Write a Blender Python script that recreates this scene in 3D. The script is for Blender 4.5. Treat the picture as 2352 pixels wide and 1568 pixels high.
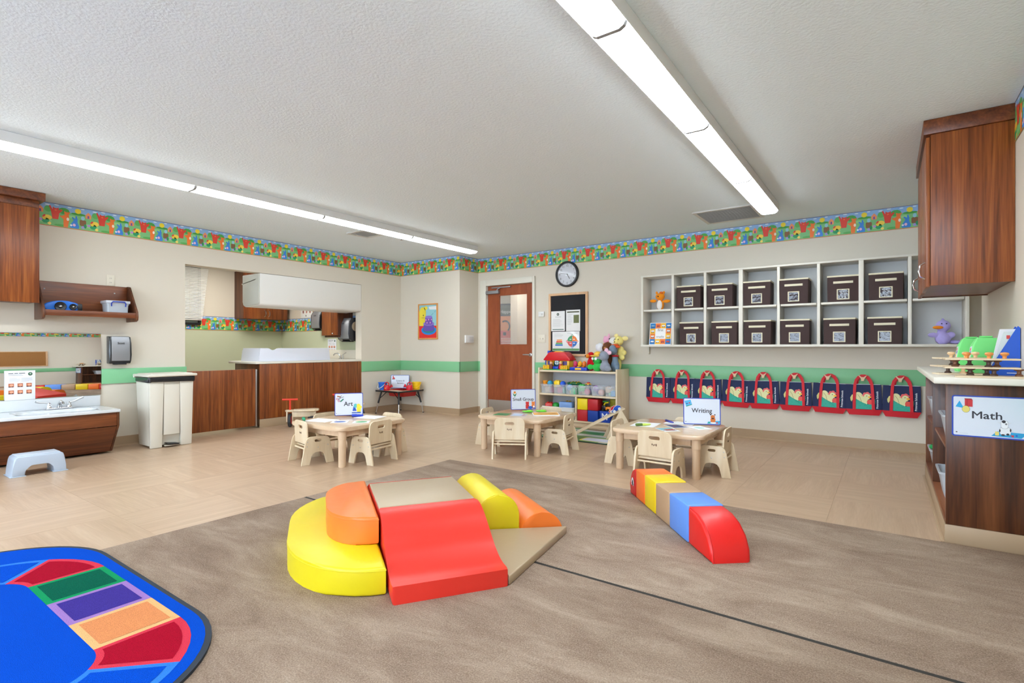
import bpy, bmesh, math, random
from mathutils import Matrix, Vector

# ---------------------------------------------------------------- scene, camera, light
for o in list(bpy.data.objects):
    bpy.data.objects.remove(o, do_unlink=True)
SC = bpy.context.scene
COL = SC.collection
random.seed(7)
PI = math.pi

cam_data = bpy.data.cameras.new('camera')
cam = bpy.data.objects.new('camera', cam_data)
COL.objects.link(cam)
CAM_H = 1.05
cam.location = (0, 0, CAM_H)
cam.rotation_euler = (PI / 2, 0, 0.6198)
cam_data.sensor_width = 36.0
cam_data.lens = 1207.88 / 2352 * 36.0
cam_data.shift_y = (796.2 - 784.0) / 2352
cam_data.clip_start = 0.02
SC.camera = cam

world = bpy.data.worlds.new('daylight')
SC.world = world
world.use_nodes = True
bgn = world.node_tree.nodes['Background']
bgn.inputs[0].default_value = (0.72, 0.88, 1.06, 1)
bgn.inputs[1].default_value = 7.5
LAMP = 14.5            # emission of the ceiling lamp lenses

vs = SC.view_settings
vs.view_transform = 'Standard'
vs.look = 'None'
vs.gamma = 1.0
vs.use_curve_mapping = False
vs.exposure = 0.76

# ---------------------------------------------------------------- room measures (metres)
XL, Y1, X1, YB = -6.623, 6.078, -5.321, 6.529
CE, BB, BT, BL = 2.451, 2.225, 0.822, 0.665
XR, YR = 0.60, 5.47          # right wall and where it steps back
YF = -4.2                    # wall behind the camera
XA = 0.95                    # back of the corner recess


def lin(c):
    return tuple(((v / 255) / 12.92 if v / 255 <= 0.04045 else ((v / 255 + 0.055) / 1.055) ** 2.4) for v in c)


# ---------------------------------------------------------------- materials
MATS = {}


def nodes_of(name):
    m = bpy.data.materials.new(name)
    m.use_nodes = True
    nt = m.node_tree
    b = nt.nodes['Principled BSDF']
    return m, nt, b


def mat(name, rgb=(200, 200, 200), rough=0.5, metal=0.0, bump=None, vary=None, trans=0.0, alpha=1.0, coat=0.0, emit=0.0, spec=0.5, sheen=0.0):
    if name in MATS:
        return MATS[name]
    m, nt, b = nodes_of(name)
    c = lin(rgb) + (1,)
    b.inputs['Base Color'].default_value = c
    b.inputs['Roughness'].default_value = rough
    b.inputs['Metallic'].default_value = metal
    b.inputs['Specular IOR Level'].default_value = spec
    b.inputs['Coat Weight'].default_value = coat
    b.inputs['Sheen Weight'].default_value = sheen
    if trans:
        b.inputs['Transmission Weight'].default_value = trans
    if alpha < 1:
        b.inputs['Alpha'].default_value = alpha
    if emit:
        b.inputs['Emission Color'].default_value = c
        b.inputs['Emission Strength'].default_value = emit
    tc = None
    if bump or vary:
        tc = nt.nodes.new('ShaderNodeTexCoord')
    if bump:
        n = nt.nodes.new('ShaderNodeTexNoise')
        n.inputs['Scale'].default_value = bump[0]
        n.inputs['Detail'].default_value = 3
        bp = nt.nodes.new('ShaderNodeBump')
        bp.inputs['Strength'].default_value = bump[1]
        bp.inputs['Distance'].default_value = bump[2] if len(bump) > 2 else 0.002
        nt.links.new(tc.outputs['Object'], n.inputs['Vector'])
        nt.links.new(n.outputs['Fac'], bp.inputs['Height'])
        nt.links.new(bp.outputs['Normal'], b.inputs['Normal'])
    if vary:
        n2 = nt.nodes.new('ShaderNodeTexNoise')
        n2.inputs['Scale'].default_value = vary[0]
        n2.inputs['Detail'].default_value = 4
        mx = nt.nodes.new('ShaderNodeMix')
        mx.data_type = 'RGBA'
        mx.inputs[6].default_value = lin(vary[1]) + (1,)
        mx.inputs[7].default_value = c
        nt.links.new(tc.outputs['Object'], n2.inputs['Vector'])
        nt.links.new(n2.outputs['Fac'], mx.inputs[0])
        nt.links.new(mx.outputs[2], b.inputs['Base Color'])
    MATS[name] = m
    return m


def ramp(nt, stops):
    r = nt.nodes.new('ShaderNodeValToRGB')
    e = r.color_ramp.elements
    while len(e) < len(stops):
        e.new(0.5)
    for i, (p, c) in enumerate(stops):
        e[i].position = p
        e[i].color = lin(c) + (1,)
    return r


def wood(name, stops, grain='z', across=9.0, along=0.7, rough=0.35, fine=0.25, distort=1.2, coat=0.0, rnd=True, bands=0.0):
    """Streaked timber; the grain runs along one local axis."""
    if name in MATS:
        return MATS[name]
    m, nt, b = nodes_of(name)
    tc = nt.nodes.new('ShaderNodeTexCoord')
    mp = nt.nodes.new('ShaderNodeMapping')
    sc = {'x': (along, across, across), 'y': (across, along, across), 'z': (across, across, along)}[grain]
    mp.inputs['Scale'].default_value = sc
    src = tc.outputs['Object']
    if rnd:
        oi = nt.nodes.new('ShaderNodeObjectInfo')
        mu = nt.nodes.new('ShaderNodeVectorMath')
        mu.operation = 'SCALE'
        mu.inputs[0].default_value = (3.1, 5.7, 4.3)
        nt.links.new(oi.outputs['Random'], mu.inputs['Scale'])
        ad = nt.nodes.new('ShaderNodeVectorMath')
        nt.links.new(src, ad.inputs[0])
        nt.links.new(mu.outputs[0], ad.inputs[1])
        src = ad.outputs[0]
    nt.links.new(src, mp.inputs['Vector'])
    n = nt.nodes.new('ShaderNodeTexNoise')
    n.inputs['Scale'].default_value = 1.0
    n.inputs['Detail'].default_value = 5
    n.inputs['Roughness'].default_value = 0.62
    n.inputs['Distortion'].default_value = distort
    nt.links.new(mp.outputs[0], n.inputs['Vector'])
    n2 = nt.nodes.new('ShaderNodeTexNoise')
    n2.inputs['Scale'].default_value = 7.0
    n2.inputs['Detail'].default_value = 3
    nt.links.new(mp.outputs[0], n2.inputs['Vector'])
    mxf = nt.nodes.new('ShaderNodeMix')
    mxf.inputs[0].default_value = fine
    nt.links.new(n.outputs['Fac'], mxf.inputs[2])
    nt.links.new(n2.outputs['Fac'], mxf.inputs[3])
    r = ramp(nt, stops)
    nt.links.new(mxf.outputs[0], r.inputs[0])
    nt.links.new(r.outputs[0], b.inputs['Base Color'])
    b.inputs['Roughness'].default_value = rough
    b.inputs['Coat Weight'].default_value = coat
    bp = nt.nodes.new('ShaderNodeBump')
    bp.inputs['Strength'].default_value = 0.08
    bp.inputs['Distance'].default_value = 0.001
    nt.links.new(mxf.outputs[0], bp.inputs['Height'])
    nt.links.new(bp.outputs['Normal'], b.inputs['Normal'])
    MATS[name] = m
    return m


def paint_mat(name, rough=0.5, bump=None, sheen=0.0, noise=0.0):
    """Flat printed colour read from the mesh's own colour attribute."""
    if name in MATS:
        return MATS[name]
    m, nt, b = nodes_of(name)
    a = nt.nodes.new('ShaderNodeAttribute')
    a.attribute_name = 'ink'
    out = a.outputs['Color']
    b.inputs['Roughness'].default_value = rough
    b.inputs['Sheen Weight'].default_value = sheen
    if rough > 0.9:
        b.inputs['Specular IOR Level'].default_value = 0.05
    if bump or noise:
        tc = nt.nodes.new('ShaderNodeTexCoord')
        n = nt.nodes.new('ShaderNodeTexNoise')
        n.inputs['Scale'].default_value = bump[0]
        n.inputs['Detail'].default_value = 4
        nt.links.new(tc.outputs['Object'], n.inputs['Vector'])
        bp = nt.nodes.new('ShaderNodeBump')
        bp.inputs['Strength'].default_value = bump[1]
        bp.inputs['Distance'].default_value = 0.004
        nt.links.new(n.outputs['Fac'], bp.inputs['Height'])
        nt.links.new(bp.outputs['Normal'], b.inputs['Normal'])
        if noise:
            mr = nt.nodes.new('ShaderNodeMapRange')
            mr.inputs[1].default_value = 0.3
            mr.inputs[2].default_value = 0.7
            mr.inputs[3].default_value = 1 - noise
            mr.inputs[4].default_value = 1 + noise
            nt.links.new(n.outputs['Fac'], mr.inputs[0])
            mu = nt.nodes.new('ShaderNodeVectorMath')
            mu.operation = 'SCALE'
            nt.links.new(out, mu.inputs[0])
            nt.links.new(mr.outputs[0], mu.inputs['Scale'])
            out = mu.outputs[0]
    nt.links.new(out, b.inputs['Base Color'])
    MATS[name] = m
    return m


WAL = [(0.27, (64, 29, 11)), (0.42, (112, 55, 22)), (0.54, (142, 76, 33)), (0.72, (178, 108, 50))]
WALD = [(0.28, (38, 17, 8)), (0.42, (72, 37, 18)), (0.54, (96, 53, 27)), (0.7, (122, 72, 40))]
WALM = [(0.28, (52, 24, 11)), (0.42, (94, 47, 23)), (0.54, (118, 63, 32)), (0.7, (146, 86, 47))]
walz = wood('walnut_upright', WAL, 'z', across=14, along=0.5, fine=0.38)
waly = wood('walnut_along', WALM, 'y', across=11, along=0.55)
walx = wood('walnut_across', WALM, 'x', across=11, along=0.55)
wald = wood('walnut_dark', WALD, 'z', across=12, along=0.5, fine=0.32)
MAP = [(0.3, (205, 172, 138)), (0.5, (217, 188, 156)), (0.7, (226, 200, 170))]
maplex = wood('maple_top', MAP, 'x', across=8, along=0.6, rough=0.22, coat=0.3)
mapley = wood('maple', MAP, 'z', across=10, along=0.6, rough=0.35)
BIR = [(0.3, (212, 188, 152)), (0.5, (224, 204, 172)), (0.7, (232, 216, 190))]
birch = wood('birch_ply', BIR, 'z', across=6, along=0.6, rough=0.35)
birchx = wood('birch_shelf', BIR, 'x', across=8, along=0.6, rough=0.35)
doorwood = wood('door_veneer', [(0.3, (126, 58, 29)), (0.5, (148, 73, 38)), (0.7, (164, 87, 49))], 'z', across=7, along=1.2, rough=0.35, fine=0.1)
frameoak = wood('pale_frame_wood', [(0.3, (208, 160, 116)), (0.7, (232, 192, 150))], 'z', across=12, along=1, rough=0.45)
M_wall = mat('wall_paint', (218, 209, 193), 0.6, bump=(220, 0.12, 0.001))
M_wallg = mat('wall_paint_green', (196, 202, 172), 0.6, bump=(220, 0.12, 0.001))
M_ceil = mat('ceiling_texture', (232, 244, 249), 0.8, bump=(60, 0.6, 0.005))
M_band = mat('green_rail', (128, 192, 142), 0.4)
M_base = mat('tan_cove_base', (172, 146, 116), 0.45)
M_white = mat('white_paint', (232, 230, 224), 0.4)
M_whiteplastic = mat('white_plastic', (232, 232, 230), 0.3)
M_cream = mat('cream_laminate', (226, 221, 208), 0.4)
M_chrome = mat('chrome', (215, 215, 218), 0.12, metal=1)
M_steel = mat('brushed_steel', (190, 190, 192), 0.35, metal=1)
M_black = mat('black_plastic', (22, 22, 25), 0.35)
M_print = paint_mat('printed_ink', 0.45)
M_gloss = paint_mat('printed_gloss', 0.22)


# ---------------------------------------------------------------- mesh tools
class MB:
    def __init__(s):
        s.v, s.f, s.c = [], [], []

    def add(s, vs, fs, M=None, col=None):
        n = len(s.v)
        if M is not None:
            vs = [tuple(M @ Vector(p)) for p in vs]
        s.v += [tuple(p) for p in vs]
        s.f += [tuple(i + n for i in f) for f in fs]
        s.c += [col] * len(fs)
        return s

    def box(s, x0, x1, y0, y1, z0, z1, M=None, col=None):
        v = [(x0, y0, z0), (x1, y0, z0), (x1, y1, z0), (x0, y1, z0), (x0, y0, z1), (x1, y0, z1), (x1, y1, z1), (x0, y1, z1)]
        f = [(3, 2, 1, 0), (4, 5, 6, 7), (0, 1, 5, 4), (1, 2, 6, 5), (2, 3, 7, 6), (3, 0, 4, 7)]
        return s.add(v, f, M, col)

    def rbox(s, x0, x1, y0, y1, z0, z1, r=0.01, seg=2, M=None, col=None):
        bm = bmesh.new()
        v = [bm.verts.new(p) for p in [(x0, y0, z0), (x1, y0, z0), (x1, y1, z0), (x0, y1, z0), (x0, y0, z1), (x1, y0, z1), (x1, y1, z1), (x0, y1, z1)]]
        for f in [(3, 2, 1, 0), (4, 5, 6, 7), (0, 1, 5, 4), (1, 2, 6, 5), (2, 3, 7, 6), (3, 0, 4, 7)]:
            bm.faces.new([v[i] for i in f])
        bmesh.ops.bevel(bm, geom=bm.edges[:], offset=r, segments=seg, affect='EDGES', profile=0.5, clamp_overlap=True)
        return s.bm(bm, M, col)

    def bm(s, bm, M=None, col=None):
        bm.verts.index_update()
        vs = [tuple(v.co) for v in bm.verts]
        fs = [tuple(v.index for v in f.verts) for f in bm.faces]
        bm.free()
        return s.add(vs, fs, M, col)

    def cyl(s, p0, p1, r0, r1=None, n=16, M=None, col=None):
        r1 = r0 if r1 is None else r1
        p0, p1 = Vector(p0), Vector(p1)
        d = (p1 - p0).normalized()
        a = d.orthogonal().normalized()
        b = d.cross(a)
        vs, fs = [], []
        for p, r in ((p0, r0), (p1, r1)):
            for i in range(n):
                t = 2 * PI * i / n
                vs.append(p + a * (r * math.cos(t)) + b * (r * math.sin(t)))
        for i in range(n):
            j = (i + 1) % n
            fs.append((i, j, n + j, n + i))
        fs.append(tuple(range(n - 1, -1, -1)))
        fs.append(tuple(range(n, 2 * n)))
        return s.add(vs, fs, M, col)

    def tube(s, pts, r, n=8, M=None, col=None, closed=False, flat=None):
        """A round tube (or, with flat=(w,h), a strap) along points."""
        P = [Vector(p) for p in pts]
        k = len(P)
        vs, fs = [], []
        up = None
        for i in range(k):
            a = P[i - 1] if (i > 0 or closed) else P[i]
            b = P[(i + 1) % k] if (i < k - 1 or closed) else P[i]
            d = (b - a).normalized()
            if up is None:
                up = d.orthogonal().normalized() if flat is None else Vector(flat[2])
            sd = d.cross(up)
            if sd.length < 1e-6:
                sd = d.orthogonal()
            sd.normalize()
            u2 = sd.cross(d).normalized()
            if flat is None:
                up = u2
            rr = r[i] if isinstance(r, (list, tuple)) else r
            if flat is None:
                for q in range(n):
                    t = 2 * PI * q / n
                    vs.append(P[i] + sd * (rr * math.cos(t)) + u2 * (rr * math.sin(t)))
            else:
                w, h = flat[0] / 2, flat[1] / 2
                for cx, cy in ((-w, -h), (w, -h), (w, h), (-w, h)):
                    vs.append(P[i] + sd * cx + u2 * cy)
        m = n if flat is None else 4
        for i in range(k if closed else k - 1):
            i2 = (i + 1) % k
            for q in range(m):
                q2 = (q + 1) % m
                fs.append((i * m + q, i * m + q2, i2 * m + q2, i2 * m + q))
        if not closed:
            fs.append(tuple(range(m - 1, -1, -1)))
            fs.append(tuple((k - 1) * m + q for q in range(m)))
        return s.add(vs, fs, M, col)

    def lathe(s, prof, n=20, M=None, col=None):
        """Turned shape round local z from (radius, height) pairs."""
        vs, fs = [], []
        k = len(prof)
        for r, z in prof:
            r = max(r, 1e-5)
            for i in range(n):
                t = 2 * PI * i / n
                vs.append((r * math.cos(t), r * math.sin(t), z))
        for i in range(k - 1):
            for q in range(n):
                q2 = (q + 1) % n
                fs.append((i * n + q, i * n + q2, (i + 1) * n + q2, (i + 1) * n + q))
        fs.append(tuple(range(n - 1, -1, -1)))
        fs.append(tuple((k - 1) * n + q for q in range(n)))
        return s.add(vs, fs, M, col)

    def sph(s, c, r, n=14, M=None, col=None):
        r = (r, r, r) if isinstance(r, (int, float)) else r
        h = max(6, n // 2 + 1)
        vs, fs = [(c[0], c[1], c[2] - r[2])], []
        for i in range(1, h):
            a = PI * i / h - PI / 2
            for q in range(n):
                t = 2 * PI * q / n
                vs.append((c[0] + r[0] * math.cos(a) * math.cos(t), c[1] + r[1] * math.cos(a) * math.sin(t), c[2] + r[2] * math.sin(a)))
        vs.append((c[0], c[1], c[2] + r[2]))
        for q in range(n):
            fs.append((0, 1 + (q + 1) % n, 1 + q))
        for i in range(h - 2):
            for q in range(n):
                q2 = (q + 1) % n
                fs.append((1 + i * n + q, 1 + i * n + q2, 1 + (i + 1) * n + q2, 1 + (i + 1) * n + q))
        t = len(vs) - 1
        for q in range(n):
            fs.append((1 + (h - 2) * n + q, 1 + (h - 2) * n + (q + 1) % n, t))
        return s.add(vs, fs, M, col)

    def prism(s, pts, z0, z1, M=None, col=None, r=0.0, seg=2, top=1.0):
        """Polygon (x,y) pulled from z0 to z1; r rounds the rim edges; top scales the upper outline."""
        a = sum((pts[i][0] * pts[(i + 1) % len(pts)][1] - pts[(i + 1) % len(pts)][0] * pts[i][1]) for i in range(len(pts)))
        if a < 0:
            pts = pts[::-1]
        n = len(pts)
        cx = sum(p[0] for p in pts) / n
        cy = sum(p[1] for p in pts) / n
        vs = [(x, y, z0) for x, y in pts] + [(cx + (x - cx) * top, cy + (y - cy) * top, z1) for x, y in pts]
        fs = [tuple(range(n - 1, -1, -1)), tuple(range(n, 2 * n))] + [(i, (i + 1) % n, n + (i + 1) % n, n + i) for i in range(n)]
        if r:
            bm = bmesh.new()
            bv = [bm.verts.new(p) for p in vs]
            for f in fs:
                bm.faces.new([bv[i] for i in f])
            rim = [e for e in bm.edges if abs(e.verts[0].co.z - e.verts[1].co.z) < 1e-7]
            bmesh.ops.bevel(bm, geom=rim, offset=r, segments=seg, affect='EDGES', profile=0.5, clamp_overlap=True)
            return s.bm(bm, M, col)
        return s.add(vs, fs, M, col)

    def mesh(s, name):
        me = bpy.data.meshes.new(name)
        me.from_pydata(s.v, [], s.f)
        if any(c is not None for c in s.c):
            at = me.color_attributes.new('ink', 'FLOAT_COLOR', 'CORNER')
            buf = []
            for f, c in zip(s.f, s.c):
                buf += (list(lin(c or (255, 255, 255))) + [1.0]) * len(f)
            at.data.foreach_set('color', buf)
        me.validate()
        me.update()
        return me

    def build(s, name, material, parent=None, smooth=35, loc=None, rot=None):
        return place(name, s.mesh(name), material, parent, smooth, loc, rot)


def place(name, me, material, parent=None, smooth=35, loc=None, rot=None):
    if smooth:
        me.shade_smooth()
        me.set_sharp_from_angle(angle=math.radians(smooth))
    if material is not None:
        me.materials.clear()
        me.materials.append(material)
    o = bpy.data.objects.new(name, me)
    COL.objects.link(o)
    o.parent = parent
    if loc is not None:
        o.location = loc
    if rot is not None:
        o.rotation_euler = rot
    return o


def tag(o, label, cat=None, group=None, kind=None):
    o['label'] = label
    if cat:
        o['category'] = cat
    if group:
        o['group'] = group
    if kind:
        o['kind'] = kind
    return o


def thing(name, label, cat, loc=(0, 0, 0), rz=0.0, group=None):
    o = bpy.data.objects.new(name, None)
    o.empty_display_size = 0.05
    COL.objects.link(o)
    o.location = loc
    o.rotation_euler = (0, 0, rz)
    return tag(o, label, cat, group)


def copy_tree(o, parent=None):
    c = o.copy()
    COL.objects.link(c)
    c.parent = parent
    for ch in [x for x in bpy.data.objects if x.parent == o]:
        copy_tree(ch, c)
    return c


def struct(name, mb, material, label=None, parent=None, smooth=0):
    o = mb.build(name, material, parent, smooth)
    if parent is None:
        o['kind'] = 'structure'
        if label:
            o['label'] = label
    return o


XZ = Matrix(((1, 0, 0, 0), (0, 0, 1, 0), (0, 1, 0, 0), (0, 0, 0, 1)))     # outline (x,z), pulled along y
YZ = Matrix(((0, 0, 1, 0), (1, 0, 0, 0), (0, 1, 0, 0), (0, 0, 0, 1)))     # outline (y,z), pulled along x


def TR(x, y, z):
    return Matrix.Translation((x, y, z))


def RO(a, ax):
    return Matrix.Rotation(a, 4, ax)


def rrect(x0, x1, y0, y1, r, n=5):
    out = []
    for cx, cy, a in ((x1 - r, y0 + r, -PI / 2), (x1 - r, y1 - r, 0), (x0 + r, y1 - r, PI / 2), (x0 + r, y0 + r, PI)):
        for i in range(n + 1):
            t = a + PI / 2 * i / n
            out.append((cx + r * math.cos(t), cy + r * math.sin(t)))
    return out


def ell(cx, cy, rx, ry=None, n=14, a0=0.0, a1=2 * PI):
    ry = rx if ry is None else ry
    full = abs(a1 - a0 - 2 * PI) < 1e-6
    k = n if full else n + 1
    return [(cx + rx * math.cos(a0 + (a1 - a0) * i / n), cy + ry * math.sin(a0 + (a1 - a0) * i / n)) for i in range(k)]


def rect(x0, x1, y0, y1):
    return [(x0, y0), (x1, y0), (x1, y1), (x0, y1)]


def cutout(name, outer, holes, thick, bevel=0.003):
    """Board with holes, lying in (x,y), thickness along z about 0; returns a mesh."""
    cu = bpy.data.curves.new(name, 'CURVE')
    cu.dimensions = '2D'
    cu.fill_mode = 'BOTH'
    cu.extrude = max(thick / 2 - bevel, 0.0001)
    cu.bevel_depth = bevel
    cu.bevel_resolution = 1
    cu.offset = -bevel
    for pts in [outer] + list(holes):
        sp = cu.splines.new('POLY')
        sp.points.add(len(pts) - 1)
        for p, q in zip(sp.points, pts):
            p.co = (q[0], q[1], 0, 1)
        sp.use_cyclic_u = True
    ob = bpy.data.objects.new(name, cu)
    COL.objects.link(ob)
    dg = bpy.context.evaluated_depsgraph_get()
    me = bpy.data.meshes.new_from_object(ob.evaluated_get(dg))
    bpy.data.objects.remove(ob)
    bpy.data.curves.remove(cu)
    return me


def mesh_to(mb, me, M=None, col=None):
    mb.add([tuple(v.co) for v in me.vertices], [tuple(p.vertices) for p in me.polygons], M, col)
    bpy.data.meshes.remove(me)
    return mb


_TX = {}


def text_geo(s, bold=0.0):
    if (s, bold) in _TX:
        return _TX[(s, bold)]
    cu = bpy.data.curves.new('lettering', 'FONT')
    cu.body = s
    cu.size = 1.0
    cu.offset = bold
    cu.align_x = 'CENTER'
    cu.align_y = 'CENTER'
    cu.resolution_u = 3
    ob = bpy.data.objects.new('lettering', cu)
    COL.objects.link(ob)
    dg = bpy.context.evaluated_depsgraph_get()
    me = bpy.data.meshes.new_from_object(ob.evaluated_get(dg))
    bpy.data.objects.remove(ob)
    bpy.data.curves.remove(cu)
    g = ([(v.co.x, v.co.y) for v in me.vertices], [tuple(p.vertices) for p in me.polygons])
    bpy.data.meshes.remove(me)
    _TX[(s, bold)] = g
    return g


class Print(MB):
    """Flat coloured shapes in a local (x,z) plane that faces -y; layer lifts each by a hair."""
    def __init__(s, x=0.0, y=0.0, z=0.0, eps=0.0005):
        super().__init__()
        s.o = (x, y, z)
        s.e = eps

    def poly(s, pts, col, layer=1):
        a = sum((pts[i][0] * pts[(i + 1) % len(pts)][1] - pts[(i + 1) % len(pts)][0] * pts[i][1]) for i in range(len(pts)))
        if a < 0:
            pts = pts[::-1]
        y = s.o[1] - s.e * layer
        s.add([(s.o[0] + p[0], y, s.o[2] + p[1]) for p in pts], [tuple(range(len(pts)))], None, col)
        return s

    def text(s, t, x, z, size, col, layer=2, bold=0.0, sx=1.0, rot=0.0):
        v, f = text_geo(t)
        y = s.o[1] - s.e * layer
        cr, sr = math.cos(rot), math.sin(rot)
        for k, (dx, dz) in enumerate([(0, 0)] if not bold else [(-bold, 0), (bold, 0), (0, bold), (0, -bold)]):
            q = []
            for a, b in v:
                a, b = (a + dx) * size * sx, (b + dz) * size
                q.append((s.o[0] + x + a * cr - b * sr, y - k * s.e * 0.2, s.o[2] + z + a * sr + b * cr))
            s.add(q, f, None, col)
        return s

    def lines(s, x0, x1, z0, z1, n, col=(150, 150, 155), layer=2, t=0.0012):
        for i in range(n):
            z = z1 - (z1 - z0) * (i + 0.5) / n
            s.poly(rect(x0, x1 - (x1 - x0) * random.choice((0, 0.05, 0.15, 0.3)), z - t, z + t), col, layer)
        return s


def edge_strip(pts, w):
    """thin outline polygon pairs for a drawn line"""
    out = []
    for a, b in zip(pts[:-1], pts[1:]):
        d = Vector((b[0] - a[0], b[1] - a[1]))
        if d.length < 1e-9:
            continue
        nrm = Vector((-d.y, d.x)).normalized() * (w / 2)
        out.append([(a[0] + nrm.x, a[1] + nrm.y), (b[0] + nrm.x, b[1] + nrm.y), (b[0] - nrm.x, b[1] - nrm.y), (a[0] - nrm.x, a[1] - nrm.y)])
    return out

# ================================================================ THE SETTING
tw = 0.14
# floor slab and vinyl tiles
CX, CY = -3.30, 3.635          # carpet corner
M_vinyl = wood('vinyl_plank', [(0.25, (168, 138, 110)), (0.5, (186, 157, 129)), (0.75, (203, 177, 150))], 'x', across=16, along=1.1, rough=0.33, fine=0.3, distort=0.8)
floor = struct('floor', MB().box(-9.3, 1.2, YF - 0.2, 8.3, -0.12, -0.004), M_vinyl, 'beige wood-look vinyl floor laid in alternating squares')
TS = 0.6


def tiles(xa, xb, ya, yb, sx, sy):
    """squares counted from corner (sx,sy), cut at the region's edges"""
    i0, i1 = math.floor((xa - sx) / TS), math.ceil((xb - sx) / TS)
    j0, j1 = math.floor((ya - sy) / TS), math.ceil((yb - sy) / TS)
    cache = {}
    for i in range(i0, i1):
        for j in range(j0, j1):
            x0, x1 = max(xa, sx + i * TS), min(xb, sx + (i + 1) * TS)
            y0, y1 = max(ya, sy + j * TS), min(yb, sy + (j + 1) * TS)
            if x1 - x0 < 0.02 or y1 - y0 < 0.02:
                continue
            w, d = x1 - x0 - 0.0008, y1 - y0 - 0.0008
            turn = (i + j) % 2
            k = (round(w, 3), round(d, 3), turn)
            if k not in cache:
                a, b = (w, d) if not turn else (d, w)
                me = MB().box(-a / 2, a / 2, -b / 2, b / 2, -0.004, 0).mesh('floor_tile')
                me.materials.append(M_vinyl)
                cache[k] = me
            o = bpy.data.objects.new('floor_tile', cache[k])
            COL.objects.link(o)
            o.parent = floor
            o.location = ((x0 + x1) / 2, (y0 + y1) / 2, 0)
            o.rotation_euler = (0, 0, PI / 2 * turn)


tiles(XL, CX, -0.6, Y1, CX, CY)
tiles(X1, CX, Y1, YB, CX, CY)
tiles(CX, XR, CY, YB, CX, CY)

# carpet
def carpet_mat():
    m, nt, b = nodes_of('brown_carpet_pile')
    tc = nt.nodes.new('ShaderNodeTexCoord')
    big = nt.nodes.new('ShaderNodeTexNoise')
    big.inputs['Scale'].default_value = 3.2
    big.inputs['Detail'].default_value = 6
    big.inputs['Roughness'].default_value = 0.7
    big.inputs['Distortion'].default_value = 0.6
    mp = nt.nodes.new('ShaderNodeMapping')
    mp.inputs['Rotation'].default_value = (0, 0, -0.9)
    mp.inputs['Scale'].default_value = (0.55, 1.5, 1)
    fine = nt.nodes.new('ShaderNodeTexNoise')
    fine.inputs['Scale'].default_value = 190
    fine.inputs['Detail'].default_value = 6
    fine.inputs['Roughness'].default_value = 0.75
    nt.links.new(tc.outputs['Object'], mp.inputs['Vector'])
    nt.links.new(mp.outputs[0], big.inputs['Vector'])
    nt.links.new(tc.outputs['Object'], fine.inputs['Vector'])
    r1 = ramp(nt, [(0.28, (102, 80, 65)), (0.45, (142, 121, 105)), (0.53, (157, 137, 120)), (0.66, (186, 166, 148))])
    r2 = ramp(nt, [(0.32, (86, 69, 59)), (0.5, (152, 131, 114)), (0.7, (210, 189, 168))])
    nt.links.new(big.outputs['Fac'], r1.inputs[0])
    nt.links.new(fine.outputs['Fac'], r2.inputs[0])
    mx = nt.nodes.new('ShaderNodeMix')
    mx.data_type = 'RGBA'
    mx.inputs[0].default_value = 0.5
    nt.links.new(r1.outputs[0], mx.inputs[6])
    nt.links.new(r2.outputs[0], mx.inputs[7])
    nt.links.new(mx.outputs[2], b.inputs['Base Color'])
    b.inputs['Roughness'].default_value = 0.95
    b.inputs['Specular IOR Level'].default_value = 0.1
    bp = nt.nodes.new('ShaderNodeBump')
    bp.inputs['Strength'].default_value = 0.5
    bp.inputs['Distance'].default_value = 0.005
    nt.links.new(fine.outputs['Fac'], bp.inputs['Height'])
    nt.links.new(bp.outputs['Normal'], b.inputs['Normal'])
    return m


M_carpet = carpet_mat()
M_seam = mat('seam_strip', (44, 40, 36), 0.8)
SEAM = 2.145
c1 = MB().rbox(CX, XR - 0.002, SEAM + 0.011, CY, -0.004, 0.006, 0.003).build('carpet', M_carpet, None, 40)
tag(c1, 'brown cut-pile carpet strip between the tables and the dark seam', 'carpet')
MB().rbox(CX - 0.004, XR - 0.002, CY, CY + 0.005, -0.004, 0.004, 0.001).build('edge_strip', M_seam, c1, 40)
MB().rbox(CX - 0.004, CX, SEAM, CY, -0.004, 0.004, 0.001).build('edge_strip', M_seam, c1, 40)
MB().box(CX, XR - 0.002, SEAM - 0.011, SEAM + 0.011, -0.004, 0.003).build('seam_strip', M_seam, c1, 0)
c2 = MB().rbox(CX, XR - 0.002, YF, SEAM - 0.011, -0.004, 0.006, 0.003).build('carpet', M_carpet, None, 40)
tag(c2, 'brown cut-pile carpet strip in front of the dark seam, under the rug', 'carpet')
MB().rbox(CX - 0.004, CX, YF, SEAM, -0.004, 0.004, 0.001).build('edge_strip', M_seam, c2, 40)

# ceiling
struct('ceiling', MB().box(-9.3, 1.2, YF - 0.2, 8.3, CE, CE + 0.12), M_ceil, 'pale grey textured ceiling')

# wall with the serving opening
OY0, OY1, OZ = 2.76, 5.27, 2.01
wl = MB().box(XL - tw, XL, YF, OY0, 0, CE).box(XL - tw, XL, OY0, OY1, OZ, CE).box(XL - tw, XL, OY1, 6.9, 0, CE)
struct('wall_left', wl, M_wall, 'cream wall with the long serving opening')
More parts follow.
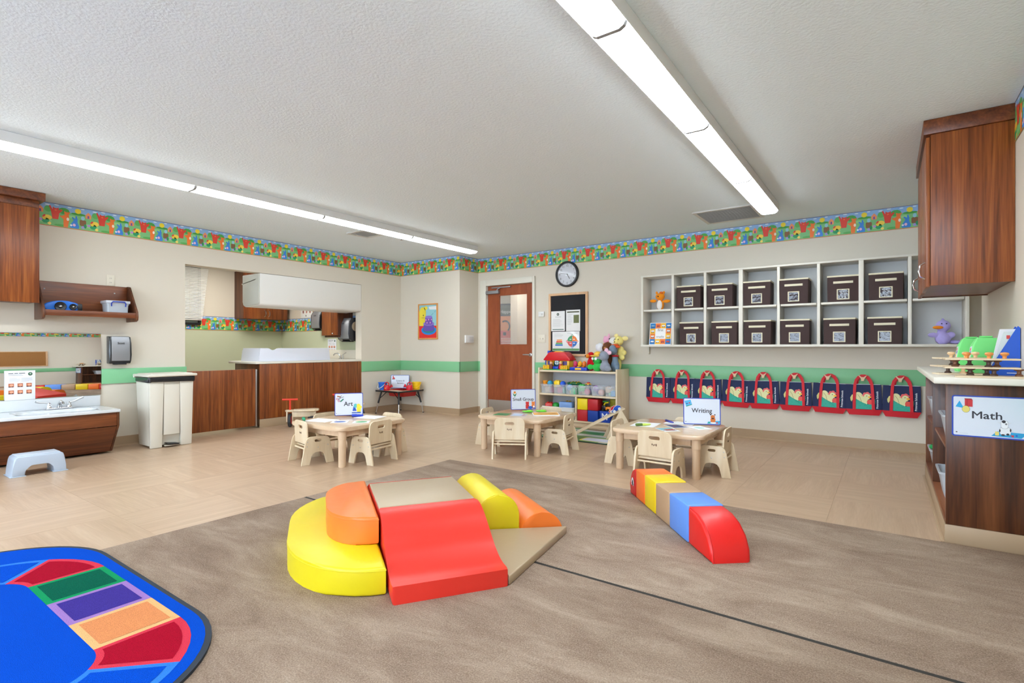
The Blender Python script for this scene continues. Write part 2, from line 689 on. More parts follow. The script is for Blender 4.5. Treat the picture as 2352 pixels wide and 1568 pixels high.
# corner box-out and the door wall
struct('wall_corner', MB().box(XL, X1, Y1, YB + 0.1, 0, CE), M_wall, 'cream box-out in the corner beside the door')
DX0, DX1, DZ = -5.165, -4.255, 2.02
wb = MB().box(X1 - 0.01, DX0, YB, YB + tw, 0, CE).box(DX0, DX1, YB, YB + tw, DZ, CE).box(DX1, XA + tw, YB, YB + tw, 0, CE)
struct('wall_back', wb, M_wall, 'long cream wall with door, cubbies and tote bags')
wr = MB().box(XR, XR + 0.5, YF, YR, 0, CE).box(XA, XA + tw, YR, YB, 0, CE)
struct('wall_right', wr, M_wall, 'cream wall behind the counter cabinet')
# wall behind the viewer with two windows
WZ0, WZ1 = 0.45, 2.3
wins = [(-6.3, -3.4), (-3.1, 0.2)]
wf = MB()
xs = [XL - tw] + [v for w in wins for v in w] + [XR + 0.2]
for i in range(0, len(xs), 2):
    wf.box(xs[i], xs[i + 1], YF - tw, YF, 0, CE)
for a, b in wins:
    wf.box(a, b, YF - tw, YF, 0, WZ0).box(a, b, YF - tw, YF, WZ1, CE)
struct('wall_front', wf, M_wall, 'cream window wall opposite the cubbies')
M_glass = mat('clear_glass', (250, 252, 255), 0.02, alpha=0.12, spec=0.6)
for n, (a, b) in enumerate(wins):
    w = MB()
    for z in (WZ0, WZ1 - 0.05):
        w.box(a, b, YF - 0.09, YF - 0.03, z, z + 0.05)
    for x in (a, (a + b) / 2 - 0.025, b - 0.05):
        w.box(x, x + 0.05, YF - 0.09, YF - 0.03, WZ0 + 0.05, WZ1 - 0.05)
    wo = struct('window_%d' % (n + 2), w, M_white, 'white framed window behind the viewer')
    for x0, x1 in ((a + 0.05, (a + b) / 2 - 0.025), ((a + b) / 2 + 0.025, b - 0.05)):
        MB().box(x0, x1, YF - 0.064, YF - 0.058, WZ0 + 0.05, WZ1 - 0.05).build('pane', M_glass, wo, 0)

# changing room beyond the opening
XF, YC, YD = -9.04, 5.40, 1.6
MID = 1.323
room = MB().box(XF - tw, XF, YD, YC + tw, MID, CE).box(XF, XL - tw, YC, YC + tw, MID, CE).box(XF - tw, XL - tw, YD - tw, YD, MID, CE)
struct('wall_changing_room', room, M_wall, 'cream upper walls of the changing room')
room = MB().box(XF - tw, XF, YD, YC + tw, 0, MID).box(XF, XL - tw, YC, YC + tw, 0, MID).box(XF - tw, XL - tw, YD - tw, YD, 0, MID)
struct('wall_changing_room_lower', room, M_wallg, 'pale green lower walls of the changing room')
# hallway beyond the door
hall = MB().box(-7.4, -2.6, 7.95, 8.1, 0, CE).box(-7.4, -7.25, YB + tw, 7.95, 0, CE).box(-2.75, -2.6, YB + tw, 7.95, 0, CE).box(-5.42, -5.27, 7.55, 7.95, 0, CE)
struct('wall_hallway', hall, M_wall, 'cream hallway wall seen through the door glass')


# painted rail, cove base and wallpaper
def band(name, segs, z0, z1, m, t=0.014, label=None):
    mb = MB()
    for ax, c, a, b, sgn in segs:          # ax 'x': wall at x=c facing sgn*x, running y a..b
        lo, hi = (c, c + sgn * t) if sgn > 0 else (c - t, c)
        if ax == 'x':
            mb.rbox(lo, hi, a, b, z0, z1, 0.004, 2)
        else:
            mb.rbox(a, b, lo, hi, z0, z1, 0.004, 2)
    return struct(name, mb, m, label, smooth=40)


band('trim_1', [('x', XL, 1.958, OY0 + 0.01, 1)], BL, BT, M_band, 0.02, 'green chair rail on the wall behind the bin')
band('trim_2', [('x', XL, OY1 - 0.005, Y1, 1)], BL, BT, M_band, 0.014, 'green chair rail between opening and corner')
band('trim_3', [('y', Y1, XL, X1 + 0.014, -1)], BL, BT, M_band, 0.014, 'green chair rail on the box-out')
band('trim_4', [('x', X1, Y1 - 0.014, YB, 1), ('y', YB, X1, -5.262, -1)], BL, BT, M_band, 0.014, 'green chair rail beside the door frame')
band('trim_5', [('y', YB, -4.232, XA, -1)], BL, BT, M_band, 0.014, 'green chair rail behind the tote bags')
band('trim_6', [('x', XR, YF, 5.47, -1)], BL, BT, M_band, 0.014, 'green chair rail on the counter wall')


def cove(name, segs, label):
    mb = MB()
    prof = [(0, 0), (0.022, 0), (0.016, 0.004), (0.008, 0.014), (0.006, 0.1), (0, 0.102)]
    for ax, c, a, b, sgn in segs:
        if ax == 'x':
            pts = [(c + sgn * p, z) for p, z in prof]
            mb.prism(pts, -b, -a, Matrix(((1, 0, 0, 0), (0, 0, -1, 0), (0, 1, 0, 0), (0, 0, 0, 1))))
        else:
            pts = [(c + sgn * p, z) for p, z in prof]
            mb.prism(pts, a, b, YZ)
    return struct(name, mb, M_base, label, smooth=30)


cove('baseboard_left', [('x', XL, YF, OY0, 1), ('x', XL, OY1, Y1, 1)], 'tan cove base along the sink wall')
cove('baseboard_corner', [('y', Y1, XL, X1, -1), ('x', X1, Y1, YB, 1), ('y', YB, X1, -5.262, -1)], 'tan cove base round the box-out')
cove('baseboard_back', [('y', YB, -4.232, XA, -1)], 'tan cove base under the tote bags')
cove('baseboard_right', [('x', XR, YF, 3.64, -1)], 'tan cove base on the counter wall')

# wallpaper border: one scene of animals, repeated
G1, G2, G3 = (124, 194, 124), (74, 165, 70), (150, 212, 140)


def border_unit(P, x, L, H, lo, hi):
    """draw one repeat at x, clipped to repeats that fit wholly or simply squeezed inside lo..hi"""
    def q(pts, col, layer):
        if layer >= 4:                      # figures a little larger than drawn
            mx, mz = sum(p[0] for p in pts) / len(pts), sum(p[1] for p in pts) / len(pts)
            k = 1.22
            pts = [(mx + (a - mx) * k, min(max(mz + (b - mz) * k, 0.006), H - 0.006)) for a, b in pts]
        pts = [(min(max(x + a, lo), hi), b) for a, b in pts]
        if max(p[0] for p in pts) - min(p[0] for p in pts) > 0.002:
            P.poly(pts, col, layer)
    q(rect(0, L, 0.158, H - 0.003), (142, 182, 226), 2)
    for cx, cz, r in ((0.03, 0.214, 0.02), (0.13, 0.208, 0.018), (0.235, 0.212, 0.016), (0.335, 0.205, 0.02)):
        q(ell(cx, cz, r, 0.006, 8), (226, 236, 246), 3)
    q(ell(0.085, 0.165, 0.045, 0.032, 10), G2, 3)
    q(ell(0.34, 0.165, 0.03, 0.03, 10), (96, 182, 90), 3)
    q(ell(0.2, 0.155, 0.06, 0.012, 10), (62, 158, 58), 3)
    q(ell(0.3, 0.05, 0.07, 0.022, 10), G3, 3)
    q(ell(0.06, 0.02, 0.05, 0.012, 10), (88, 172, 84), 3)
    q(ell(0.15, 0.12, 0.05, 0.014, 10), G3, 3)
    q(ell(0.197, 0.185, 0.021, 0.021, 12), (246, 218, 48), 4)                       # sun
    q([(0.262, 0.13), (0.3, 0.13), (0.3, 0.16), (0.281, 0.182), (0.262, 0.16)], (244, 152, 100), 4)   # house
    q(rect(0.275, 0.287, 0.13, 0.152), (120, 76, 160), 5)
    # red dancing bear
    q([(0.002, 0.09), (0.038, 0.09), (0.045, 0.14), (0.066, 0.165), (0.058, 0.176), (0.042, 0.163), (0.04, 0.186), (0.03, 0.178), (0.016, 0.178), (0.005, 0.188), (0.003, 0.165), (-0.012, 0.196), (-0.02, 0.19), (-0.006, 0.145)], (224, 62, 42), 5)
    q(ell(0.022, 0.162, 0.008, 0.006, 8), (240, 112, 60), 6)
    # orange standing cat
    q([(0.085, 0.028), (0.112, 0.028), (0.122, 0.09), (0.118, 0.13), (0.13, 0.158), (0.118, 0.15), (0.103, 0.15), (0.088, 0.156), (0.092, 0.126), (0.07, 0.112), (0.066, 0.12), (0.06, 0.11), (0.084, 0.09)], (244, 122, 40), 5)
    q(ell(0.116, 0.09, 0.009, 0.014, 8), (250, 236, 220), 6)
    # blue sitting rabbit
    q([(0.142, 0.022), (0.196, 0.022), (0.2, 0.04), (0.188, 0.075), (0.19, 0.098), (0.184, 0.124), (0.175, 0.122), (0.174, 0.1), (0.158, 0.112), (0.15, 0.108), (0.164, 0.088), (0.148, 0.06), (0.138, 0.04)], (56, 134, 220), 5)
    q(ell(0.166, 0.042, 0.01, 0.012, 8), (238, 190, 220), 6)
    q(ell(0.142, 0.036, 0.008, 0.008, 8), (240, 244, 250), 6)
    # brown and grey pair
    q(rrect(0.215, 0.258, 0.05, 0.098, 0.008, 3), (134, 92, 54), 5)
    q(ell(0.236, 0.122, 0.013, 0.018, 8), (150, 206, 222), 5)
    q(ell(0.238, 0.03, 0.014, 0.012, 8), (166, 152, 216), 5)
    q(ell(0.255, 0.045, 0.01, 0.018, 8), (26, 142, 88), 6)
    # green bird with a yellow tail
    q(ell(0.32, 0.05, 0.024, 0.022, 10), (24, 156, 96), 5)
    q(ell(0.338, 0.082, 0.026, 0.02, 10), (250, 214, 74), 5)
    q(ell(0.312, 0.078, 0.013, 0.02, 8), (246, 208, 60), 6)
    q([(0.298, 0.085), (0.306, 0.1), (0.318, 0.104), (0.316, 0.09), (0.304, 0.08)], (226, 60, 46), 7)
    q(ell(0.285, 0.055, 0.012, 0.01, 8), (190, 140, 210), 6)
    q(ell(0.35, 0.026, 0.012, 0.012, 8), (248, 224, 110), 5)


def border(name, length, loc, rz, phase, label, H=CE - BB):
    P = Print(0, 0, 0, 0.0004)
    P.poly(rect(0, length, 0, H), G1, 1)
    L = 0.375
    x = -phase
    while x < length:
        border_unit(P, x, L, H, 0.0, length)
        x += L
    P.poly(rect(0, length, H - 0.004, H), (96, 60, 100), 8)
    P.poly(rect(0, length, 0, 0.005), (232, 100, 50), 8)
    o = P.build(name, M_print, None, 0)
    o.location = loc
    o.rotation_euler = (0, 0, rz)
    tag(o, label, kind='structure')
    return o


R90 = PI / 2
border('trim_7', Y1 - 0.2, (XL + 0.001, 0.2, BB), R90, (0.375 - (1.572 - 0.2) % 0.375) % 0.375, 'animal wallpaper border over the serving opening')
border('trim_8', X1 - XL, (XL, Y1 - 0.001, BB), 0, 0.05, 'animal wallpaper border on the box-out front')
border('trim_9', YB - Y1, (X1 + 0.001, Y1, BB), R90, 0.24, 'animal wallpaper border on the box-out side')
border('trim_10', XA - X1, (X1, YB - 0.001, BB), 0, 0.32, 'animal wallpaper border over door and cubbies')
border('trim_11', YR + 0.5, (XR - 0.001, YR, BB), -R90, 0.1, 'animal wallpaper border on the counter wall')
border('trim_12', YC - YD, (XF + 0.001, YD, MID), R90, 0.2, 'animal wallpaper border at mid height in the changing room')
border('trim_13', XL - tw - XF, (XF, YC - 0.001, MID), 0, 0.1, 'animal wallpaper border on the changing room end wall')

# ---------------------------------------------------------------- ceiling lamps
M_lens = mat('lamp_lens', (240, 249, 255), 0.5, emit=LAMP)
M_lampbody = mat('lamp_body', (226, 226, 224), 0.35)


def lamp(x, y0, breaks, label):
    t = thing('ceiling_light', label, 'ceiling light', (x, 0, CE), 0, 'long ceiling lights')
    MB().rbox(-0.086, 0.086, y0, breaks[-1], -0.052, -0.0005, 0.004, 2).rbox(-0.089, -0.083, y0, breaks[-1], -0.07, -0.0005, 0.002, 1).rbox(0.083, 0.089, y0, breaks[-1], -0.07, -0.0005, 0.002, 1).build('housing', M_lampbody, t)
    prof = [(-0.08, -0.0525), (-0.079, -0.066), (-0.071, -0.082), (-0.05, -0.093), (0.05, -0.093), (0.071, -0.082), (0.079, -0.066), (0.08, -0.0525)]
    ys = [y0] + breaks
    A = Matrix(((1, 0, 0, 0), (0, 0, 1, 0), (0, 1, 0, 0), (0, 0, 0, 1)))
    for a, b in zip(ys[:-1], ys[1:]):
        MB().prism(prof, a + 0.011, b - 0.011, A).build('lens', M_lens, t, 30)
    for b in breaks[:-1]:
        MB().prism([(p * 1.02, z - 0.001) for p, z in prof], b - 0.0105, b + 0.0105, A).build('joiner', mat('lamp_joiner', (150, 151, 152), 0.5), t, 30)
    MB().prism([(p * 1.03, z - 0.001) for p, z in prof], breaks[-1] - 0.008, breaks[-1] + 0.002, A).build('end_cap', M_lampbody, t, 30)
    return t


brk = [5.70 - 1.225 * k for k in range(7, -1, -1)]
lamp(-4.74, -4.0, brk, 'long white ceiling light running over the tables by the sink wall')
lamp(-0.95, -4.0, brk, 'long white ceiling light running up to the air vent')


def fill_panel(x, y, w, d, strength, label):  # glowing panel added out of view to brighten a side room
    t = thing('added_fill_panel', label, 'ceiling light', (x, y, CE))
    fr = MB()
    fr.box(-w / 2, w / 2, -d / 2, -d / 2 + 0.03, -0.03, -0.0005).box(-w / 2, w / 2, d / 2 - 0.03, d / 2, -0.03, -0.0005)
    fr.box(-w / 2, -w / 2 + 0.03, -d / 2 + 0.03, d / 2 - 0.03, -0.03, -0.0005).box(w / 2 - 0.03, w / 2, -d / 2 + 0.03, d / 2 - 0.03, -0.03, -0.0005)
    fr.build('frame', M_lampbody, t, 0)
    MB().box(-w / 2 + 0.03, w / 2 - 0.03, -d / 2 + 0.03, d / 2 - 0.03, -0.02, -0.012).build('diffuser', mat('fill_panel_lens_%d' % int(strength * 10), (255, 252, 246), 0.5, emit=strength), t, 0)


fill_panel(-7.9, 3.9, 0.6, 1.2, 11.0, 'added ceiling panel out of view, brightening the changing room')  # unseen lamp, put in because the changing room needs light
fill_panel(-4.9, 7.25, 0.6, 0.6, 12.0, 'added ceiling panel out of view, brightening the hallway')  # unseen lamp, put in to light the hall behind the door glass


def vent(x0, x1, y0, y1, label, dark):
    t = thing('ceiling_vent', label, 'vent', ((x0 + x1) / 2, (y0 + y1) / 2, CE))
    w, d = (x1 - x0) / 2, (y1 - y0) / 2
    b = 0.035
    M_v = mat('vent_metal', (206, 205, 200), 0.5)
    fr = MB()
    fr.box(-w, w, -d, -d + b, -0.012, -0.0005).box(-w, w, d - b, d, -0.012, -0.0005).box(-w, -w + b, -d + b, d - b, -0.012, -0.0005).box(w - b, w, -d + b, d - b, -0.012, -0.0005)
    fr.build('frame', M_v, t, 0)
    MB().box(-w + b, w - b, -d + b, d - b, -0.003, -0.0006).build('backing', mat('vent_dark', (96, 95, 92), 0.7) if dark else M_v, t, 0)
    n = max(6, int((2 * d - 2 * b) / 0.022))
    sl = MB().box(-w + b, w - b, -0.007, 0.007, -0.0015, 0.0, RO(0.5, 'X')).mesh('slat')
    sl.materials.append(M_v)
    for i in range(n):
        o = bpy.data.objects.new('slat', sl)
        COL.objects.link(o)
        o.parent = t
        o.location = (0, -d + b + (2 * d - 2 * b) * (i + 0.5) / n, -0.007)
    return t


vent(-1.66, -1.07, 5.56, 6.16, 'large square air return vent beside the end of the ceiling light', True)
vent(-5.42, -5.10, 4.08, 4.40, 'small pale air vent beside the long ceiling light', False)
# sprinkler
t = thing('sprinkler', 'small pendent sprinkler head under the ceiling near the box-out', 'sprinkler', (-5.02, 4.62, CE))
MB().lathe([(0.035, -0.004), (0.035, -0.001), (0.01, -0.0005)], 16).build('plate', M_white, t)
MB().lathe([(0.004, -0.05), (0.016, -0.05), (0.016, -0.046), (0.006, -0.045), (0.008, -0.005), (0.008, -0.004)], 12).build('head', M_chrome, t)

# ================================================================ SINK WALL  (local frame: front = -y, x to the right)
# wall cabinet over the sink
t = thing('wall_cabinet', 'walnut wall cabinet at the left edge over the sink', 'cabinet', (XL, 1.40, 1.45), R90)
W = 1.2
MB().box(-W, 0, -0.31, -0.0015, 0.01, 0.86).build('body', wald, t, 0)
for x0, x1 in ((-W, -W / 2 - 0.002), (-W / 2 + 0.002, 0)):
    d = MB().rbox(x0, x1, -0.332, -0.312, 0, 0.86, 0.002).build('door', walz, t)
    hx = x1 - 0.05 if x0 < -0.9 else x0 + 0.05
    MB().tube([(hx, -0.333, 0.06), (hx, -0.36, 0.075), (hx, -0.365, 0.11), (hx, -0.36, 0.145), (hx, -0.333, 0.16)], 0.005, 8).build('handle', M_chrome, d)
MB().rbox(-W, 0.0, -0.325, -0.0015, 0.862, 0.925, 0.003).build('rail', waly, t)
MB().rbox(-W, 0.035, -0.37, -0.0015, 0.927, 0.998, 0.003).build('crown', waly, t)

# open shelf with sloping ends
t = thing('wall_shelf', 'walnut wall shelf with sloping ends above the mirror', 'shelf', (XL, 1.435, 1.31), R90)
W = 0.765
MB().rbox(0.02, W - 0.02, -0.02, -0.0015, 0.06, 0.375, 0.003).build('back_panel', walx, t)
MB().rbox(0.02, W - 0.02, -0.25, -0.021, 0.05, 0.075, 0.003).build('shelf_board', walx, t)
MB().rbox(0.02, W - 0.02, -0.268, -0.251, 0.035, 0.09, 0.003).build('lip', walx, t)
side = [(0, 0), (-0.235, 0), (-0.27, 0.015), (-0.278, 0.05), (-0.27, 0.1), (-0.07, 0.372), (-0.04, 0.378), (-0.0015, 0.378)]
for x in (0, W - 0.02):
    MB().prism(side, x, x + 0.02, YZ, r=0.003).build('side_panel', wald, t)
for x in (0.07, W - 0.13):
    MB().lathe([(0.007, -0.002), (0.007, 0), (0.004, 0.002)], 10, TR(x, -0.021, 0.3) @ RO(R90, 'X')).build('screw_cap', M_steel, t)

# speaker on the shelf
t = thing('portable_speaker', 'blue and black portable radio speaker on the walnut shelf', 'speaker', (XL + 0.14, 1.61, 1.386), R90 - 0.1)
M_blue = mat('blue_plastic', (22, 112, 214), 0.3)
sp = ell(0, 0, 0.145, 0.062, 20)
MB().prism([(x, max(z, -0.045) + 0.045) for x, z in sp], -0.045, 0.05, XZ, r=0.012, seg=3).build('case', M_blue, t)
for x, r in ((-0.02, 0.045), (0.075, 0.03)):
    o = MB().lathe([(r, 0), (r, 0.008), (r * 0.9, 0.012), (r * 0.5, 0.004), (0, 0.003)], 20, TR(x, -0.05, 0.05) @ RO(R90, 'X')).build('driver', M_black, t)
    MB().sph((x, -0.057, 0.05), r * 0.35, 10).build('dust_cap', M_steel, o)
MB().rbox(0.105, 0.147, -0.05, 0.052, 0.008, 0.085, 0.012).build('end_cap', M_black, t)
MB().rbox(-0.147, -0.12, -0.03, 0.03, 0.01, 0.06, 0.01).build('end_cap', M_black, t)

# clear box on the shelf
M_frost = mat('frosted_plastic', (222, 230, 238), 0.3, alpha=0.45)
M_frost2 = mat('clear_lid', (226, 232, 240), 0.25, alpha=0.6)


def open_tub(t, w, d, h, flare=0.02, rim=0.012, m=None, th=0.003, name='tub'):
    """tapering open tub, base on z=0, centred"""
    o = rrect(-w / 2, w / 2, -d / 2, d / 2, min(w, d) * 0.12, 4)
    n = len(o)

    def ring(f, z, e=0.0):
        return [(x * (1 - f * 2 / w) + (e if x > 0 else -e), y * (1 - f * 2 / d) + (e if y > 0 else -e), z) for x, y in o]
    rings = [ring(flare, 0), ring(0, h - 0.01), ring(0, h - 0.01, rim), ring(0, h, rim), ring(0.0, h, -th), ring(flare, th, -th)]
    vs = [p for r in rings for p in r]
    fs = [tuple(range(n - 1, -1, -1))]
    for k in range(len(rings) - 1):
        for i in range(n):
            j = (i + 1) % n
            fs.append((k * n + i, k * n + j, (k + 1) * n + j, (k + 1) * n + i))
    fs.append(tuple((len(rings) - 1) * n + i for i in range(n)))
    mb = MB()
    mb.add(vs, fs)
    return mb.build(name, m or M_frost, t, 40)


t = thing('storage_box', 'clear lidded storage box with blue handle on the walnut shelf', 'box', (XL + 0.14, 2.04, 1.386), R90)
open_tub(t, 0.19, 0.15, 0.105, 0.006, 0.004)
MB().rbox(-0.105, 0.105, -0.085, 0.085, 0.1065, 0.135, 0.006).build('lid', M_frost2, t)
MB().tube([(-0.06, -0.088, 0.075), (-0.062, -0.092, 0.105), (-0.05, -0.096, 0.122), (0.05, -0.096, 0.122), (0.062, -0.092, 0.105), (0.06, -0.088, 0.075)], 0.006, 8).build('handle', mat('navy_plastic', (34, 60, 160), 0.35), t)

# outlet
t = thing('wall_outlet', 'cream double outlet plate above the walnut shelf', 'outlet', (XL, 2.04, 1.745), R90)
M_plate = mat('outlet_plate', (226, 218, 200), 0.4)
MB().rbox(-0.036, 0.036, -0.007, -0.001, -0.057, 0.057, 0.003).build('plate', M_plate, t)
for z in (-0.022, 0.022):
    o = MB().rbox(-0.016, 0.016, -0.0085, -0.0065, z - 0.014, z + 0.014, 0.002).build('socket', M_plate, t)
    MB().box(-0.007, -0.005, -0.0092, -0.0082, z - 0.006, z + 0.006).box(0.005, 0.007, -0.0092, -0.0082, z - 0.006, z + 0.006).build('slots', M_black, o, 0)

# mirror
M_mirror = mat('mirror', (226, 226, 224), 0.01, metal=1)
t = thing('wall_mirror', 'wide frameless mirror above the low sink', 'mirror', (XL, 1.955, 0.56), R90)
gl = MB()
gv, gf = [], []
NZ = 20
for j in range(NZ + 1):                     # thin acrylic, bowed outwards
    z = 0.62 * j / NZ
    y = -0.02 + (z + 0.56 - 0.76) ** 2 / (2 * 5.8)
    gv += [(-1.3, y, z), (0, y, z), (0, -0.0015, z), (-1.3, -0.0015, z)]
for j in range(NZ):
    a, b = 4 * j, 4 * j + 4
    gf += [(a, a + 1, b + 1, b), (a + 1, a + 2, b + 2, b + 1), (a + 3, a, b, b + 3)]
gf += [(3, 2, 1, 0), (4 * NZ, 4 * NZ + 1, 4 * NZ + 2, 4 * NZ + 3)]
gl.add(gv, gf)
gl.build('glass', M_mirror, t, 40)
MB().rbox(-1.3, 0.0, -0.012, -0.001, 0.6205, 0.628, 0.002).build('top_channel', M_steel, t)

# low sink unit
t = thing('toddler_sink', 'low wall-hung sink with white marble top and sloping walnut front', 'sink', (XL, 1.945, 0), R90)
M_marble = mat('cultured_marble', (226, 229, 232), 0.15, vary=(5, (206, 210, 214)), coat=0.3)
W = 1.35
top = MB()
bx0, bx1, by0, by1 = -0.72, -0.12, -0.43, -0.14
for a, b, c, d in ((-W, bx0, -0.555, -0.0015), (bx1, 0, -0.555, -0.0015), (bx0, bx1, -0.555, by0), (bx0, bx1, by1, -0.0015)):
    top.box(a, b, c, d, 0.425, 0.447)
top.rbox(-W, 0.005, -0.565, -0.545, 0.418, 0.4475, 0.006)
o = top.build('top', M_marble, t, 30)
bas = MB()
ring0 = rrect(bx0, bx1, by0, by1, 0.12, 6)
n = len(ring0)
vs, fs = [], []
cx, cy = (bx0 + bx1) / 2, (by0 + by1) / 2
for f, z in ((1.02, 0.4465), (0.97, 0.435), (0.9, 0.38), (0.75, 0.34), (0.3, 0.325)):
    vs += [(cx + (x - cx) * f, cy + (y - cy) * f, z) for x, y in ring0]
for k in range(4):
    for i in range(n):
        fs.append((k * n + i, (k + 1) * n + i, (k + 1) * n + (i + 1) % n, k * n + (i + 1) % n))
fs.append(tuple(4 * n + i for i in range(n - 1, -1, -1)))
bas.add(vs, fs)
bas.build('basin', M_marble, t, 40)
MB().rbox(-W, 0, -0.03, -0.0015, 0.4475, 0.552, 0.004).build('backsplash', M_marble, t)
fp = MB().rbox(-W, -0.02, -0.545, -0.525, 0.288, 0.424, 0.003).build('upper_front', walx, t)
lo = [(-0.545, 0.282), (-0.525, 0.282), (-0.335, 0.024), (-0.355, 0.02)]
MB().prism(lo, -W, -0.02, YZ, r=0.002).build('lower_front', walx, t)
ends = [(-0.55, 0.424), (-0.0015, 0.424), (-0.0015, 0.024), (-0.34, 0.016), (-0.36, 0.022), (-0.55, 0.29)]
MB().prism(ends, -0.019, 0, YZ, r=0.002).build('side_panel', wald, t)
MB().prism(ends, -W, -W + 0.019, YZ, r=0.002).build('side_panel', wald, t)
MB().box(-W + 0.02, -0.02, -0.33, -0.002, 0.02, 0.03).build('bottom', M_black, t, 0)
# faucet on the top
t = thing('faucet', 'chrome faucet with two wing handles on the low sink', 'faucet', (XL + 0.095, 1.60, 0.4475), R90)
MB().rbox(-0.1, 0.1, -0.024, 0.024, 0, 0.018, 0.008, 3).build('base', M_chrome, t)
MB().tube([(0, 0, 0.018), (0, -0.01, 0.05), (0, -0.05, 0.075), (0, -0.1, 0.07), (0, -0.115, 0.05)], [0.02, 0.018, 0.014, 0.012, 0.011], 12).build('spout', M_chrome, t)
for s in (-1, 1):
    o = MB().lathe([(0.022, 0.015), (0.022, 0.03), (0.016, 0.045), (0.014, 0.06), (0.006, 0.066)], 14, TR(s * 0.075, 0, 0)).build('valve', M_chrome, t)
    MB().tube([(s * 0.075, 0, 0.06), (s * 0.11, -0.01, 0.068), (s * 0.15, -0.015, 0.075 if s < 0 else 0.09), (s * 0.18, -0.02, 0.085 if s < 0 else 0.105)], [0.007, 0.006, 0.008, 0.011], 8).build('wing_handle', M_steel, o)


# printed hygiene sheet on the backsplash
def hand_sheet(name, label, loc, rz, w, h, cat='notice'):
    t = thing(name, label, cat, loc, rz)
    MB().rbox(-w / 2, w / 2, -0.004, 0, 0, h, 0.0015).build('sheet', mat('laminated_sheet', (236, 238, 244), 0.2), t)
    P = Print(-w / 2, -0.0041, 0, 0.0003)
    for a, b in ((0.12, 0.28), (0.31, 0.43), (0.46, 0.66)):
        P.poly(rect(w * a, w * b, h * 0.895, h * 0.92), (96, 100, 110), 2)
    P.lines(w * 0.12, w * 0.62, h * 0.82, h * 0.88, 2, t=h * 0.005)
    P.poly(ell(w * 0.83, h * 0.88, w * 0.075, h * 0.06), (52, 92, 72), 1)
    P.poly(ell(w * 0.83, h * 0.89, w * 0.03, h * 0.025), (170, 196, 180), 2)
    P.lines(w * 0.15, w * 0.5, h * 0.62, h * 0.76, 5, (170, 172, 184), t=h * 0.004)
    P.lines(w * 0.53, w * 0.9, h * 0.62, h * 0.76, 5, (170, 176, 190), t=h * 0.004)
    for i in range(3):
        for j in range(2):
            x0, z0 = w * (0.12 + 0.29 * i), h * (0.44 - 0.23 * j)
            P.poly(rect(x0, x0 + w * 0.18, z0, z0 + h * 0.13), (196, 116, 82), 1)
            P.poly(ell(x0 + w * 0.1, z0 + h * 0.07, w * 0.06, h * 0.035, 10), (236, 170, 140), 2)
            P.poly(rect(x0 + w * 0.01, x0 + w * 0.07, z0, z0 + h * 0.03), (74, 60, 66), 2)
            P.poly(rect(x0 + w * 0.1, x0 + w * 0.16, z0, z0 + h * 0.03), (84, 66, 72), 2)
    P.build('print', M_print, t, 0)
    return t


hand_sheet('instruction_sheet', 'laminated hand washing picture sheet leaning on the mirror', (XL + 0.027, 1.33, 0.553), R90, 0.215, 0.275)

# wall dispenser
M_silver = mat('silver_plastic', (150, 152, 156), 0.35, metal=0.5)
M_smoke = mat('smoke_plastic', (40, 42, 46), 0.25)


def dispenser(label, loc, rz, w=0.24, h=0.3, d=0.18, roll=False, grp='paper towel dispensers'):
    t = thing('towel_dispenser', label, 'dispenser', loc, rz, grp)
    pr = [(0, 0), (-d * 0.75, 0), (-d * 0.95, 0.03), (-d, h * 0.3), (-d * 0.97, h * 0.75), (-d * 0.75, h * 0.97), (-d * 0.4, h), (0, h)]
    MB().prism([(y - 0.0015, z) for y, z in pr], -w / 2, w / 2, YZ, r=0.008, seg=3).build('housing', M_smoke, t, 45)
    pf = [(-d * 0.96 - 0.0045, h * 0.1), (-d - 0.0045, h * 0.3), (-d * 0.97 - 0.0045, h * 0.75), (-d * 0.75 - 0.0045, h * 0.97 + 0.003), (-d * 0.74, h * 0.93), (-d * 0.9, h * 0.72), (-d * 0.93, h * 0.3), (-d * 0.9, h * 0.1)]
    o = MB().prism(pf, -w * 0.42, w * 0.42, YZ, r=0.003).build('cover', M_silver, t, 45)
    P = Print(0, -d - 0.006, h * 0.74, 0.0004)
    P.text('Scott', 0, 0, 0.03, (30, 30, 34), 1, 0.02)
    P.build('lettering', M_print, o, 0)
    MB().rbox(-w * 0.3, w * 0.3, -d * 0.85, -d * 0.4, -0.012, 0.0, 0.004).build('outlet_lip', M_black, t)
    if roll:
        MB().lathe([(0.075, 0), (0.075, 0.004), (0.03, 0.005), (0.028, 0.003), (0.0, 0.003)], 24, TR(w / 2 + 0.0005, -d * 0.45, h * 0.62) @ RO(R90, 'Y')).build('paper_roll', mat('tan_roll', (150, 132, 108), 0.6), t)
    return t


dispenser('silver towel dispenser on the cream wall beside the low mirror', (XL, 2.1, 0.876), R90, 0.19, 0.285, 0.105)

